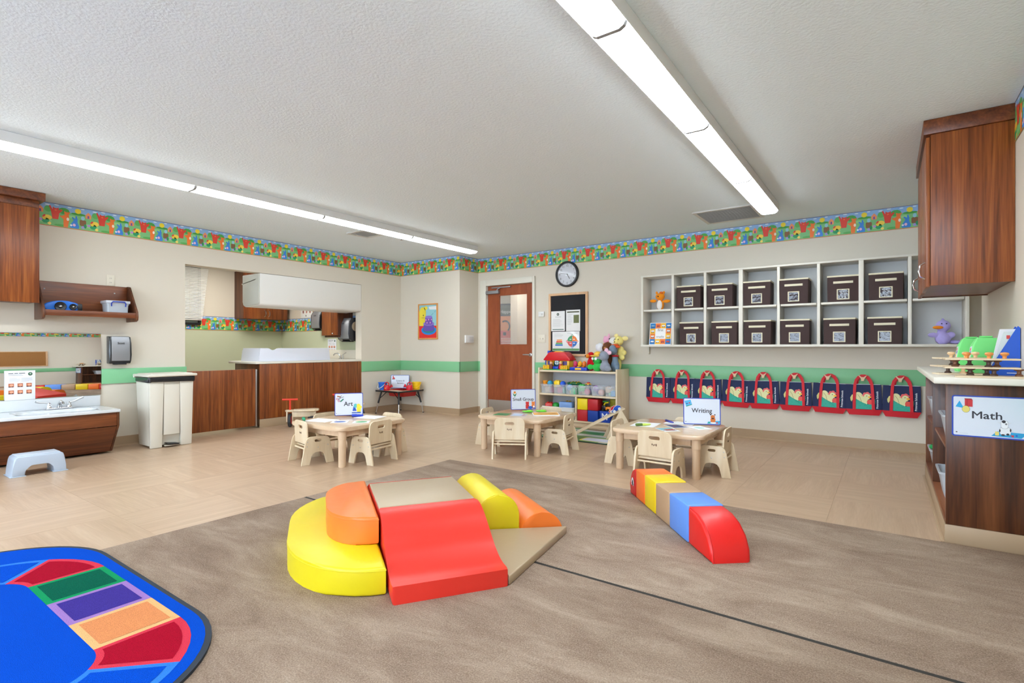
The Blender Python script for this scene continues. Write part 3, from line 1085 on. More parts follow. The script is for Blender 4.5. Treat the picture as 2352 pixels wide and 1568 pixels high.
# step stool
t = thing('step_stool', 'pale blue-grey plastic step stool in front of the low sink', 'stool', (-5.79, 1.27, 0.0), R90)
M_stool = mat('stool_plastic', (176, 188, 204), 0.35)
prof_o = [(-0.175, 0), (-0.168, 0.06), (-0.16, 0.13), (-0.152, 0.152), (-0.135, 0.163), (0.135, 0.163), (0.152, 0.152), (0.16, 0.13), (0.168, 0.06), (0.175, 0),
          (0.092, 0), (0.086, 0.05), (0.078, 0.078), (0.06, 0.092), (0.04, 0.096), (-0.04, 0.096), (-0.06, 0.092), (-0.078, 0.078), (-0.086, 0.05), (-0.092, 0)]
MB().prism(prof_o, -0.1, 0.1, XZ, r=0.012, seg=3).build('body', M_stool, t, 50)
MB().rbox(-0.135, 0.135, -0.085, 0.085, 0.1625, 0.167, 0.002).build('grip_top', mat('stool_top', (196, 206, 220), 0.5, bump=(500, 0.3)), t)
for sx in (-1, 1):
    MB().rbox(min(sx * 0.085, sx * 0.185), max(sx * 0.085, sx * 0.185), -0.106, 0.106, 0.0, 0.006, 0.003).build('foot', M_stool, t)

# step-on bin
t = thing('trash_bin', 'beige step-on trash bin with black liner under the green rail', 'trash bin', (-6.31, 2.43, 0), R90)
M_bin = mat('beige_plastic', (214, 208, 194), 0.4)


def taper(mb, x0, x1, y0, y1, z0, z1, k):
    v = [(x0 + k, y0 + k, z0), (x1 - k, y0 + k, z0), (x1 - k, y1 - k, z0), (x0 + k, y1 - k, z0), (x0, y0, z1), (x1, y0, z1), (x1, y1, z1), (x0, y1, z1)]
    bm = bmesh.new()
    b = [bm.verts.new(p) for p in v]
    for f in [(3, 2, 1, 0), (4, 5, 6, 7), (0, 1, 5, 4), (1, 2, 6, 5), (2, 3, 7, 6), (3, 0, 4, 7)]:
        bm.faces.new([b[i] for i in f])
    bmesh.ops.bevel(bm, geom=bm.edges[:], offset=0.012, segments=2, affect='EDGES', profile=0.5)
    return mb.bm(bm)


tb = MB()
taper(tb, -0.215, 0.215, -0.15, 0.16, 0.02, 0.715, 0.02)
for x0, x1 in ((-0.21, -0.075), (0.075, 0.21)):
    taper(tb, x0, x1, -0.182, -0.12, 0.0, 0.7, 0.012)
tb.build('body', M_bin, t, 40)
MB().rbox(-0.075, 0.075, -0.172, -0.14, 0.13, 0.69, 0.004).build('front_panel', M_bin, t)
MB().rbox(-0.07, 0.07, -0.185, -0.15, 0.012, 0.022, 0.004).build('base_bar', M_bin, t)
MB().rbox(-0.06, 0.05, -0.215, -0.12, 0.026, 0.042, 0.006, 3, RO(0.12, 'Y')).build('pedal', M_black, t)
liner = MB()
ro = rrect(-0.222, 0.222, -0.198, 0.165, 0.03, 6)
vs, fs = [], []
n = len(ro)
random.seed(3)
for z, e in ((0.685, 0.0), (0.7, 0.006), (0.715, 0.003), (0.728, 0.006), (0.735, 0.0)):
    vs += [(x * (1 + e * 3) + random.uniform(-.002, .002), y * (1 + e * 3) + random.uniform(-.002, .002), z + (random.uniform(-.006, .004) if z < 0.7 else 0)) for x, y in ro]
for k in range(4):
    for i in range(n):
        fs.append((k * n + i, k * n + (i + 1) % n, (k + 1) * n + (i + 1) % n, (k + 1) * n + i))
liner.add(vs, fs)
liner.build('liner', mat('bin_liner', (30, 32, 36), 0.2), t, 60)
lid = MB().rbox(-0.235, 0.235, -0.215, 0.185, 0.738, 0.765, 0.01, 3).build('lid', M_bin, t)
MB().rbox(-0.2, 0.2, -0.18, 0.16, 0.762, 0.772, 0.006).build('lid_panel', M_bin, lid)
MB().cyl((-0.24, 0.14, 0.745), (0.24, 0.14, 0.745), 0.018).build('hinge', M_bin, lid)

# ---------------------------------------------------------------- opening: gate, counter, hood
t = thing('half_gate', 'walnut half-height gate closing the opening beside the bin', 'gate', (XL - 0.045, OY0, 0), R90)
MB().rbox(0.008, 0.845, -0.022, 0.022, 0.03, 0.762, 0.003).build('panel', walz, t)
MB().rbox(0.847, 0.868, -0.026, 0.026, 0.018, 0.758, 0.002).build('edge_channel', M_steel, t)
for z in (0.12, 0.66):
    MB().cyl((0.004, 0.0, z - 0.04), (0.004, 0.0, z + 0.04), 0.0045).build('hinge', M_steel, t)

t = thing('changing_counter', 'walnut fronted changing counter filling the serving opening', 'counter', (XL - 0.01, 3.65, 0), R90)
W = OY1 - 3.65 - 0.004
MB().box(0.02, 1.262, 0.006, 0.62, 0.02, 0.826).build('carcass', wald, t, 0)
MB().rbox(0, W, -0.014, 0.005, 0.11, 0.826, 0.002).build('front_panel', walz, t)
MB().rbox(0, 0.019, 0.006, 0.62, 0.11, 0.826, 0.002).build('end_panel', wald, t)
MB().rbox(0, W, -0.016, 0.004, 0.0, 0.108, 0.003).build('kick_base', M_base, t)
t = thing('worktop', 'thin cream worktop on the changing counter', 'worktop', (XL - 0.01, 3.65, 0.8265), R90)
MB().rbox(-0.06, 1.266, -0.025, 0.68, 0, 0.03, 0.006).build('slab', M_cream, t)
# sink counter on the changing room's end wall
t = thing('sink_counter', 'cream sink counter on the end wall of the changing room', 'counter', (-7.15, YC, 0), 0)
MB().box(-0.73, 0.38, -0.47, -0.002, 0.02, 0.825).build('cabinet', wald, t, 0)
MB().rbox(-0.75, 0.385, -0.482, -0.002, 0.8265, 0.8565, 0.005).rbox(0.386, 0.54, -0.482, -0.134, 0.8265, 0.8565, 0.005).build('top', M_cream, t)
MB().rbox(-0.75, 0.385, -0.016, -0.002, 0.857, 1.0, 0.004).build('backsplash', M_cream, t)
# white changing tray
t = thing('changing_tray', 'white moulded changing tray with a notched rim on the counter', 'changing tray', (XL - 0.055, 3.67, 0.857), R90)
M_tray = mat('white_moulded', (226, 229, 240), 0.3)
W = 1.08
rim = [(0.02, 0.175), (0.12, 0.175), (0.145, 0.17), (0.165, 0.152), (0.18, 0.146), (0.205, 0.146), (0.225, 0.152), (0.25, 0.17), (0.28, 0.175), (W - 0.02, 0.175), (W, 0)]
MB().prism([(0, 0)] + rim, -0.0, 0.02, XZ, r=0.004).build('front_wall', M_tray, t)
MB().prism([(0, 0), (0.02, 0.15), (0.1, 0.15), (0.12, 0.13), (0.8, 0.13), (0.9, 0.13), (W - 0.02, 0.15), (W, 0)], 0.44, 0.46, XZ, r=0.004).build('back_wall', M_tray, t)
for x in (0, W):
    s = 1 if x == 0 else -1
    v = [(x, 0.02), (x + s * 0.02, 0.175), (x + s * 0.04, 0.175), (x + s * 0.03, 0.0), (x, 0.0)]
    MB().prism([(a, b) for a, b in v], 0.02, 0.44, XZ, r=0.004).build('end_wall', M_tray, t)
MB().rbox(0.02, W - 0.02, 0.02, 0.44, 0, 0.02, 0.004).build('base', M_tray, t)
# white hood hanging in the opening
t = thing('opening_hood', 'white boxed hood with rounded ends hanging in the serving opening', 'hood', (XL, 3.64, 1.6), R90)
W = OY1 - 3.64 - 0.003
pr = [(0.0, 0.02), (0.012, 0.005), (0.03, -0.008), (0.36, -0.02), (0.4, -0.005), (0.42, 0.04), (0.42, 0.405), (0.0, 0.405)]
MB().prism(pr, 0.012, W, YZ, r=0.006, seg=2).build('shell', M_white, t, 40)
MB().prism([(y * 0.97 + 0.006, z * 0.97 + 0.01) for y, z in pr], 0.0, 0.011, YZ, r=0.004).build('end_plate', mat('hood_grey', (206, 206, 196), 0.45), t, 40)
MB().rbox(0.0, 0.011, 0.05, 0.4, 0.33, 0.345, 0.003, 2, RO(-0.12, 'X')).build('bracket', M_white, t)

# ---------------------------------------------------------------- changing room furniture
t = thing('wall_cabinet', 'walnut double-door cabinet on the far changing room wall', 'cabinet', (XF, 4.54, 1.525), R90)
MB().box(0, 0.79, -0.28, -0.0015, 0.0, 0.8).build('body', wald, t, 0)
for x0, x1, hx in ((0.001, 0.393, 0.36), (0.397, 0.789, 0.43)):
    d = MB().rbox(x0, x1, -0.302, -0.282, 0, 0.8, 0.002).build('door', walz, t)
    MB().tube([(hx, -0.303, 0.04), (hx + 0.008, -0.33, 0.06), (hx + 0.012, -0.335, 0.09), (hx + 0.008, -0.33, 0.13), (hx, -0.303, 0.15)], 0.006, 8).build('handle', M_chrome, d)
t = thing('wall_cabinet', 'narrow walnut cabinet between the two inner dispensers', 'cabinet', (-7.39, YC, 1.2), 0)
MB().box(0, 0.39, -0.28, -0.0015, 0.03, 0.75).build('body', wald, t, 0)
d = MB().rbox(0, 0.39, -0.302, -0.282, 0.03, 0.75, 0.002).build('door', walz, t)
MB().sph((0.29, -0.31, 0.06), 0.011, 10).build('knob', M_chrome, d)
MB().rbox(0.02, 0.37, -0.26, -0.002, 0, 0.029, 0.003).build('light_rail', wald, t)
dispenser('silver and black towel dispenser left of the narrow inner cabinet', (-7.72, YC, 1.33), 0, 0.26, 0.32, 0.2)
dispenser('large towel dispenser with visible brown roll right of the narrow inner cabinet', (-6.95, YC, 1.14), 0, 0.3, 0.37, 0.22, roll=True)
t = hand_sheet('instruction_sheet', 'hand washing picture sheet on the changing room end wall', (-7.54, YC - 0.001, 0.915), 0, 0.23, 0.265)
t = thing('notice', 'white notice with five small pictures above the inner border', 'notice', (-8.21, YC - 0.001, 1.553), 0)
MB().rbox(-0.22, 0.22, -0.003, 0, 0, 0.3, 0.001).build('sheet', mat('paper', (238, 238, 236), 0.6), t)
P = Print(-0.22, -0.0032, 0, 0.0004)
for i, c in enumerate(((150, 90, 90), (190, 120, 110), (170, 100, 90), (200, 150, 60))):
    P.poly(ell(0.07 + i * 0.1, 0.11, 0.02, 0.03, 10), c, 1).poly(ell(0.07 + i * 0.1, 0.15, 0.014, 0.016, 10), (60, 46, 44), 2)
P.poly(ell(0.15, 0.04, 0.012, 0.018, 10), (90, 90, 86), 1).poly(rect(0.12, 0.32, 0.24, 0.27), (60, 60, 60), 1)
P.build('print', M_print, t, 0)
t = thing('faucet', 'chrome faucet with tall spout on the changing room sink counter', 'faucet', (-7.1, 5.24, 0.8567), 0)
MB().lathe([(0.03, 0), (0.03, 0.01), (0.016, 0.018), (0.014, 0.06)], 14).build('base', M_chrome, t)
MB().tube([(0, 0, 0.04), (-0.03, -0.03, 0.09), (-0.06, -0.06, 0.08), (-0.075, -0.075, 0.055)], 0.011, 10).build('spout', M_chrome, t)
MB().cyl((0.06, 0, 0), (0.06, 0, 0.07), 0.014, 0.01).build('valve', M_chrome, t)
MB().tube([(0.06, 0, 0.065), (0.1, 0, 0.085), (0.14, 0, 0.1)], 0.006, 8).build('wing_handle', M_chrome, t)

# window with blind on the far changing room wall
w1 = MB()
wy0, wy1, wz0, wz1 = 3.05, 3.985, 1.40, 2.33
for a, b, c, d in ((wy0, wy1, wz0, wz0 + 0.035), (wy0, wy1, wz1 - 0.035, wz1), (wy0, wy0 + 0.035, wz0 + 0.035, wz1 - 0.035), (wy1 - 0.035, wy1, wz0 + 0.035, wz1 - 0.035)):
    w1.box(XF + 0.002, XF + 0.04, a, b, c, d)
w1.box(XF + 0.002, XF + 0.04, wy0 + 0.035, wy1 - 0.035, 2.0, 2.03)
wo = struct('window_1', w1, M_black, 'black framed glass panel behind the changing room blind')
MB().box(XF + 0.012, XF + 0.016, wy0 + 0.035, wy1 - 0.035, wz0 + 0.035, wz1 - 0.035).build('pane', mat('pale_pane', (214, 224, 228), 0.05, alpha=0.35), wo, 0)
t = thing('window_blind', 'white slatted blind hanging at a slant in the changing room', 'blind', (XF + 0.075, 3.1, 2.36), R90)
MB().rbox(0, 0.99, -0.02, 0.02, -0.045, 0, 0.004).build('head_rail', M_white, t)
sl = MB().rbox(0, 1.0, -0.012, 0.012, -0.0015, 0.0015, 0.001, 1).mesh('slat')
sl.materials.append(M_white)
for i in range(36):
    o = bpy.data.objects.new('slat', sl)
    COL.objects.link(o)
    o.parent = t
    o.location = (0, 0, -0.06 - i * 0.0225)
    o.scale = (0.985 - 0.0026 * i, 1, 1)
    o.rotation_euler = (0.9, 0.004, 0)
for x in (0.3, 0.7):
    MB().cyl((x, -0.013, -0.05), (x, -0.013, -0.86), 0.0015, n=6).build('cord', M_white, t)
MB().rbox(0, 0.88, -0.012, 0.012, -0.885, -0.87, 0.003).build('bottom_rail', M_white, t)


# ---------------------------------------------------------------- tricycles by the counter
def trike(label, loc, rz):
    t = thing('toy_tricycle', label, 'tricycle', loc, rz, 'wooden tricycles')
    M_r = mat('handlebar_red', (232, 62, 38), 0.35)
    S = TR(0, -0.2, 0) @ RO(1.5, 'Z') @ TR(0, 0.2, 0)
    MB().cyl((0.0, -0.2, 0.225), (0.0, -0.2, 0.355), 0.012, M=S).build('stem', M_r, t)
    MB().cyl((-0.095, -0.2, 0.36), (0.095, -0.2, 0.36), 0.013, M=S).build('handlebar', M_r, t)
    MB().prism(ell(0, -0.2, 0.05, 0.06, 16), 0.2, 0.225, None, r=0.006).build('steering_head', birch, t)
    for s in (-1, 1):
        MB().rbox(s * 0.035 - 0.009, s * 0.035 + 0.009, -0.225, -0.175, 0.07, 0.2, 0.004, 2, S).build('fork', birch, t)
    seat = [(0.045, -0.16), (0.05, -0.08), (0.085, 0.02), (0.09, 0.1), (0.06, 0.15), (0, 0.16), (-0.06, 0.15), (-0.09, 0.1), (-0.085, 0.02), (-0.05, -0.08), (-0.045, -0.16)]
    MB().prism(seat, 0.205, 0.23, None, r=0.006).build('seat', birchx, t)
    MB().rbox(-0.03, 0.03, -0.16, 0.12, 0.13, 0.2, 0.006).build('frame', birch, t)
    MB().cyl((-0.13, 0.08, 0.075), (0.13, 0.08, 0.075), 0.009).build('axle', M_steel, t)
    for x, y, r in ((0, -0.2, 0.09), (-0.125, 0.08, 0.075), (0.125, 0.08, 0.075)):
        q = S if y < 0 else Matrix.Identity(4)
        w = MB().lathe([(r * 0.6, -0.016), (r * 0.92, -0.018), (r, -0.01), (r, 0.01), (r * 0.92, 0.018), (r * 0.6, 0.016)], 24, q @ TR(x, y, r) @ RO(R90, 'Y')).build('wheel', mat('tyre_rubber', (44, 46, 52), 0.6), t)
        MB().lathe([(r * 0.58, -0.02), (r * 0.6, 0), (r * 0.58, 0.02), (r * 0.15, 0.022)], 16, q @ TR(x, y, r) @ RO(R90, 'Y')).build('hub', mat('hub_red', (206, 36, 48), 0.4), w)
    return t


trike('wooden toddler tricycle with red handlebar in front of the walnut counter', (-6.25, 4.08, 0), -0.64)
trike('second wooden tricycle mostly hidden behind the Art sign', (-6.33, 4.9, 0), -0.64)

# ================================================================ BOX-OUT AND DOOR WALL
# framed picture
t = thing('framed_picture', 'framed picture of a purple layer cake and a yellow animal', 'picture', (-5.985, Y1, 1.17), 0)
w, h = 0.43, 0.57
fr = MB()
fr.rbox(-w / 2, w / 2, -0.02, -0.0015, 0, 0.022, 0.003).rbox(-w / 2, w / 2, -0.02, -0.0015, h - 0.022, h, 0.003)
fr.rbox(-w / 2, -w / 2 + 0.022, -0.02, -0.0015, 0.022, h - 0.022, 0.003).rbox(w / 2 - 0.022, w / 2, -0.02, -0.0015, 0.022, h - 0.022, 0.003)
fr.build('frame', wood('picture_frame', [(0.3, (206, 138, 70)), (0.7, (228, 164, 96))], 'z', rough=0.4), t)
P = Print(-w / 2, -0.008, 0, 0.0005)
P.poly(rect(0.02, w - 0.02, 0.02, h - 0.02), (150, 204, 214), 1)
P.poly(rect(0.02, w - 0.02, 0.02, 0.215), (226, 44, 44), 2)
P.poly([(0.23, 0.52), (0.4, 0.525), (0.4, 0.47), (0.25, 0.475)], (232, 232, 232), 2)
P.poly(rrect(0.02, 0.17, 0.216, 0.47, 0.04), (234, 214, 60), 3).poly(ell(0.1, 0.43, 0.075, 0.09), (238, 218, 66), 4)
P.poly(ell(0.17, 0.5, 0.04, 0.03), (238, 218, 66), 4).poly(ell(0.115, 0.385, 0.011, 0.012, 8), (50, 40, 40), 5).poly(rect(0.075, 0.14, 0.345, 0.35), (70, 56, 40), 5)
for i in range(12):
    P.poly(rect(0.22 + (i * 0.053) % 0.17, 0.225 + (i * 0.053) % 0.17, 0.33 + (i * 0.037) % 0.12, 0.345 + (i * 0.037) % 0.12), (80, 140, 160), 3)
P.poly(ell(0.235, 0.145, 0.165, 0.075, 20), (28, 132, 216), 4).poly(ell(0.235, 0.155, 0.13, 0.055, 20), (40, 130, 130), 5)
P.poly(rrect(0.115, 0.355, 0.13, 0.25, 0.05), (104, 80, 178), 6).poly(ell(0.235, 0.25, 0.12, 0.035, 18), (140, 118, 200), 7)
P.poly(rrect(0.155, 0.315, 0.235, 0.36, 0.03), (118, 84, 178), 8).poly(ell(0.235, 0.355, 0.08, 0.024, 16), (140, 120, 206), 9)
for x, z in ((0.175, 0.31), (0.235, 0.315), (0.295, 0.315), (0.2, 0.265), (0.27, 0.265)):
    P.poly(ell(x, z, 0.012, 0.014, 8), (232, 160, 210), 9)
P.build('print', M_gloss, t, 0)

# thermostat
t = thing('thermostat', 'white thermostat on the side of the box-out', 'thermostat', (X1, 6.288, 1.11), R90)
MB().rbox(-0.1, 0.1, -0.028, -0.0015, 0, 0.12, 0.006, 3).build('case', M_whiteplastic, t)
MB().rbox(-0.02, 0.085, -0.0295, -0.0275, 0.02, 0.1, 0.001).build('vent_panel', mat('thermo_grey', (206, 206, 204), 0.5), t)
# wall sensor + switch plate
t = thing('wall_sensor', 'small white wall sensor above the light switch', 'sensor', (-4.122, YB, 1.49), 0)
MB().rbox(-0.05, 0.05, -0.02, -0.0015, 0, 0.075, 0.005, 3).build('case', M_whiteplastic, t)
MB().rbox(-0.002, 0.03, -0.0215, -0.0195, 0.02, 0.05, 0.001).build('window', mat('thermo_grey', (206, 206, 204), 0.5), t)
t = thing('light_switch', 'cream double light switch plate beside the door', 'light switch', (-4.123, YB, 1.108), 0)
MB().rbox(-0.06, 0.06, -0.007, -0.0015, 0, 0.122, 0.003).build('plate', M_plate, t)
for x in (-0.023, 0.023):
    MB().rbox(x - 0.005, x + 0.005, -0.016, -0.0065, 0.05, 0.072, 0.002).build('toggle', M_plate, t)

# door
fr = MB()
for a, b in ((-5.262, DX0 + 0.02), (DX1 - 0.02, -4.232)):
    fr.rbox(a, b, YB - 0.03, YB + tw + 0.03, 0, 2.095, 0.004)
fr.rbox(DX0 + 0.02, DX1 - 0.02, YB - 0.03, YB + tw + 0.03, DZ - 0.015, 2.095, 0.004)
M_frame = mat('door_frame_paint', (222, 218, 204), 0.4)
do = struct('door_1', fr, M_frame, 'cream metal door frame with brown wood door', smooth=40)
lx0, lx1, ly0, ly1 = -5.14, -4.277, YB + 0.02, YB + 0.065
gx0, gx1, gz0, gz1 = -4.925, -4.385, 1.075, 1.855
lf = MB()
lf.box(lx0, gx0, ly0, ly1, 0.008, 2.0).box(gx1, lx1, ly0, ly1, 0.008, 2.0).box(gx0, gx1, ly0, ly1, 0.008, gz0).box(gx0, gx1, ly0, ly1, gz1, 2.0)
leaf = lf.build('leaf', doorwood, do, 0)
MB().box(gx0, gx1, ly0 + 0.018, ly0 + 0.024, gz0, gz1).build('pane', M_glass, do, 0)
gb = MB()
for a, b, c, d in ((gx0, gx1, gz0, gz0 + 0.012), (gx0, gx1, gz1 - 0.012, gz1), (gx0, gx0 + 0.012, gz0 + 0.012, gz1 - 0.012), (gx1 - 0.012, gx1, gz0 + 0.012, gz1 - 0.012)):
    gb.box(a, b, ly0 - 0.004, ly0 + 0.017, c, d)
gb.build('glazing_bead', doorwood, do, 0)
MB().rbox(lx0 + 0.01, lx1 - 0.01, ly0 - 0.002, ly0 - 0.0003, 0.012, 0.222, 0.0006).build('kick_plate', mat('satin_plate', (176, 168, 158), 0.35, metal=0.6), do)
hd = MB().lathe([(0.026, 0), (0.026, 0.012), (0.012, 0.016), (0.011, 0.05)], 16, TR(-4.33, ly0, 0.93) @ RO(R90, 'X')).build('lever_handle', M_steel, do)
MB().tube([(-4.33, ly0 - 0.05, 0.93), (-4.37, ly0 - 0.052, 0.932), (-4.44, ly0 - 0.046, 0.932)], [0.011, 0.01, 0.008], 10).build('lever', M_steel, hd)
for z in (0.25, 1.0, 1.75):
    MB().cyl((lx0 - 0.006, ly0 - 0.004, z - 0.05), (lx0 - 0.006, ly0 - 0.004, z + 0.05), 0.006).build('hinge', M_steel, do)
cl = MB().rbox(lx0 - 0.01, lx0 + 0.24, ly0 - 0.055, ly0 - 0.002, 1.875, 1.925, 0.006).build('closer', M_silver, do)
MB().rbox(lx0 + 0.09, lx0 + 0.45, ly0 - 0.03, ly0 - 0.006, 1.962, 1.98, 0.003).build('closer_rail', M_silver, cl)
MB().tube([(lx0 + 0.2, ly0 - 0.03, 1.926), (lx0 + 0.21, ly0 - 0.03, 1.945), (lx0 + 0.25, ly0 - 0.02, 1.962)], 0.008, 8).build('closer_arm', M_silver, cl)
# hallway poster seen through the glass
t = thing('hallway_poster', 'red and orange poster in a black frame seen through the door glass', 'poster', (-5.72, 7.9, 0.9), 0.25)
MB().rbox(-0.2, 0.2, -0.012, 0, 0, 0.95, 0.003).build('frame', M_black, t)
P = Print(-0.2, -0.0125, 0, 0.0004)
P.poly(rect(0.025, 0.36, 0.03, 0.72), (226, 72, 44), 1).poly(rect(0.025, 0.36, 0.45, 0.72), (238, 142, 40), 1.5)
P.poly(rect(0.025, 0.36, 0.74, 0.92), (70, 78, 52), 1).text('Happen', 0.17, 0.8, 0.09, (210, 212, 200), 2)
P.poly(rect(0.1, 0.16, 0.36, 0.42), (40, 30, 30), 3)
for p in edge_strip(ell(0.14, 0.53, 0.09, 0.1, 12, -0.9, 2.2), 0.03):
    P.poly(p, (40, 30, 30), 3)
P.lines(0.06, 0.33, 0.08, 0.32, 8, (246, 214, 190), 2, 0.006)
P.build('print', M_print, t, 0)
t = thing('light_switch', 'cream hallway switch plate seen through the door glass', 'light switch', (-4.97, 7.95, 1.08), 0)
MB().rbox(-0.06, 0.06, -0.007, -0.0015, 0, 0.115, 0.003).build('plate', M_plate, t)
MB().rbox(-0.008, 0.008, -0.014, -0.0065, 0.045, 0.07, 0.002).build('toggle', M_black, t)

# clock
t = thing('wall_clock', 'round black-rimmed wall clock above the notice board', 'clock', (-3.69, YB, 2.078), 0)
Rk = 0.183
F = RO(R90, 'X')                                   # local z -> -y
MB().lathe([(Rk, 0.0015), (Rk, 0.03), (Rk - 0.008, 0.042), (Rk - 0.024, 0.045), (Rk - 0.03, 0.03), (Rk - 0.03, 0.0015)], 48, F).build('rim', mat('clock_rim', (40, 43, 48), 0.35), t, 40)
MB().lathe([(Rk - 0.028, 0.0015), (Rk - 0.028, 0.012)], 48, F).build('dial', mat('clock_dial', (214, 217, 226), 0.5), t, 40)
P = Print(0, -0.0125, 0, 0.0005)
for k in range(1, 13):
    a = PI / 2 - k * PI / 6
    P.text(str(k), 0.122 * math.cos(a), 0.122 * math.sin(a), 0.042, (54, 56, 64), 1, 0.005)
for k in range(60):
    a = k * PI / 30
    c, s_ = math.cos(a), math.sin(a)
    r0, r1, wd = (0.144, 0.152, 0.0012) if k % 5 else (0.142, 0.152, 0.003)
    P.poly([(r0 * c - wd * s_, r0 * s_ + wd * c), (r0 * c + wd * s_, r0 * s_ - wd * c), (r1 * c + wd * s_, r1 * s_ - wd * c), (r1 * c - wd * s_, r1 * s_ + wd * c)], (70, 72, 80), 1)
P.build('numerals', M_print, t, 0)
for ang, ln, wd, nm in ((PI / 2 - 2.6, 0.08, 0.005, 'hour_hand'), (PI / 2 - 4.9, 0.115, 0.0035, 'minute_hand')):
    MB().box(-0.012, ln, -0.016, -0.0145, -wd, wd, RO(-ang, 'Y')).build(nm, M_black, t, 0)
MB().lathe([(0.008, 0.012), (0.008, 0.018)], 12, F).build('hand_pin', M_black, t)
MB().lathe([(Rk - 0.029, 0.03), (Rk - 0.029, 0.032)], 40, F).build('cover_glass', mat('clock_glass', (255, 255, 255), 0.03, alpha=0.08, spec=0.7), t, 40)

# notice board
t = thing('notice_board', 'black felt notice board in a pale wood frame under the clock', 'notice board', (-3.678, YB, 0.915), 0)
w, h = 0.63, 0.9
b = 0.035
for x0, x1, z0, z1 in ((-w / 2, w / 2, 0, b), (-w / 2, w / 2, h - b, h), (-w / 2, -w / 2 + b, b, h - b), (w / 2 - b, w / 2, b, h - b)):
    MB().rbox(x0, x1, -0.025, -0.0015, z0, z1, 0.004).build('frame', frameoak, t)
MB().rbox(-w / 2 + b, w / 2 - b, -0.012, -0.002, b, h - b, 0.001).build('felt_panel', mat('black_felt', (34, 34, 38), 0.9, bump=(400, 0.2)), t)
M_paper = mat('paper', (238, 238, 236), 0.6)


def sheet_on(name, label, x, z, w, h, draw, y=-0.0125, gl=False):
    s = thing(name, label, 'notice', (-3.678 + x, YB + y, 0.915 + z), 0)
    MB().rbox(0, w, -0.0015, 0, 0, h, 0.0005).build('sheet', mat('glossy_sheet', (236, 236, 234), 0.12) if gl else M_paper, s)
    P = Print(0, -0.0016, 0, 0.0004)
    draw(P, w, h)
    P.build('print', M_gloss if gl else M_print, s, 0)


def d1(P, w, h):
    P.poly(ell(w / 2, h * 0.84, 0.02), (60, 78, 66), 1).poly(ell(w / 2, h * 0.84, 0.009), (170, 180, 172), 2)
    P.lines(w * 0.3, w * 0.75, h * 0.68, h * 0.74, 2).lines(w * 0.12, w * 0.9, h * 0.2, h * 0.62, 11, (186, 188, 190))
    P.poly(rect(w * 0.1, w * 0.92, h * 0.06, h * 0.1), (76, 108, 96), 1)


def d2(P, w, h):
    P.poly(rect(w * 0.08, w * 0.93, h * 0.87, h * 0.93), (82, 86, 58), 1).lines(w * 0.1, w * 0.48, h * 0.3, h * 0.8, 10, (170, 172, 174))
    P.poly(rect(w * 0.54, w * 0.92, h * 0.38, h * 0.76), (104, 112, 62), 1)


def d3(P, w, h):
    P.poly(rect(0.005, w - 0.005, 0.005, h * 0.13), (92, 146, 80), 1)
    for i, c in enumerate(((240, 150, 80), (226, 84, 50), (80, 160, 84), (44, 116, 196))):
        z = h * (0.6 - 0.085 * i)
        P.poly(rect(w * (0.17 - 0.02 * i), w * (0.36 + 0.01 * i), z - h * 0.075, z), c, 1)
    P.lines(w * 0.08, w * 0.42, h * 0.72, h * 0.92, 4, (180, 180, 184)).lines(w * 0.55, w * 0.95, h * 0.88, h * 0.94, 2, (180, 180, 184))
    cx, cz, r = w * 0.74, h * 0.5, w * 0.18
    for k, c in enumerate(((240, 132, 56), (66, 150, 96), (226, 88, 84), (50, 110, 190))):
        a = k * PI / 2
        P.poly([(cx, cz)] + ell(cx, cz, r, r, 8, a + 0.03, a + PI / 2 - 0.03), c, 1)
        P.poly(ell(cx + r * math.cos(a) * 1.05, cz + r * math.sin(a) * 1.05, 0.016), c, 2).poly(ell(cx + r * math.cos(a) * 1.05, cz + r * math.sin(a) * 1.05, 0.008), (236, 236, 236), 3)
        P.poly(rect(cx + r * 0.5 * math.cos(a + PI / 4) - 0.014, cx + r * 0.5 * math.cos(a + PI / 4) + 0.014, cz + r * 0.5 * math.sin(a + PI / 4) - 0.005, cz + r * 0.5 * math.sin(a + PI / 4) + 0.005), (236, 236, 236), 3)


sheet_on('posted_letter', 'white letter with a round seal pinned on the black board', -0.275, 0.36, 0.225, 0.285, d1)
sheet_on('posted_newsletter', 'white newsletter with an olive block pinned on the black board', -0.03, 0.355, 0.225, 0.3, d2)
sheet_on('posted_chart', 'glossy wide chart with a four-colour wheel on the black board', -0.255, 0.075, 0.44, 0.275, d3, -0.0125, True)

# ---------------------------------------------------------------- toy shelf
SX0, SX1, SY0, SY1 = -3.93, -2.755, 6.125, 6.505
t = thing('toy_shelf', 'low birch toy shelf beside the door', 'shelf', (SX0, SY0, 0), 0)
W, D = SX1 - SX0, SY1 - SY0
for x in (0, W - 0.022):
    MB().rbox(x, x + 0.022, 0, D, 0, 0.765, 0.005).build('side_panel', birch, t)
MB().rbox(0.023, W - 0.023, 0.006, D - 0.012, 0.708, 0.733, 0.004).build('top_shelf', birchx, t)
MB().rbox(0.023, W - 0.023, 0.006, D - 0.012, 0.392, 0.416, 0.004).build('middle_shelf', birchx, t)
MB().rbox(0.023, W - 0.023, 0.006, D - 0.012, 0.055, 0.078, 0.004).build('bottom_shelf', birchx, t)
MB().rbox(0.575, 0.597, 0.006, D - 0.012, 0.079, 0.391, 0.004).build('divider', birch, t)
MB().rbox(0.02, W - 0.02, D - 0.011, D, 0.02, 0.75, 0.002).build('back_panel', mat('grey_back_panel', (206, 206, 210), 0.5), t)
MB().rbox(0.023, W - 0.023, 0.03, 0.05, 0.0, 0.054, 0.002).build('plinth', birchx, t)

TOPZ, MIDZ, BOTZ = 0.7335, 0.4165, 0.0785


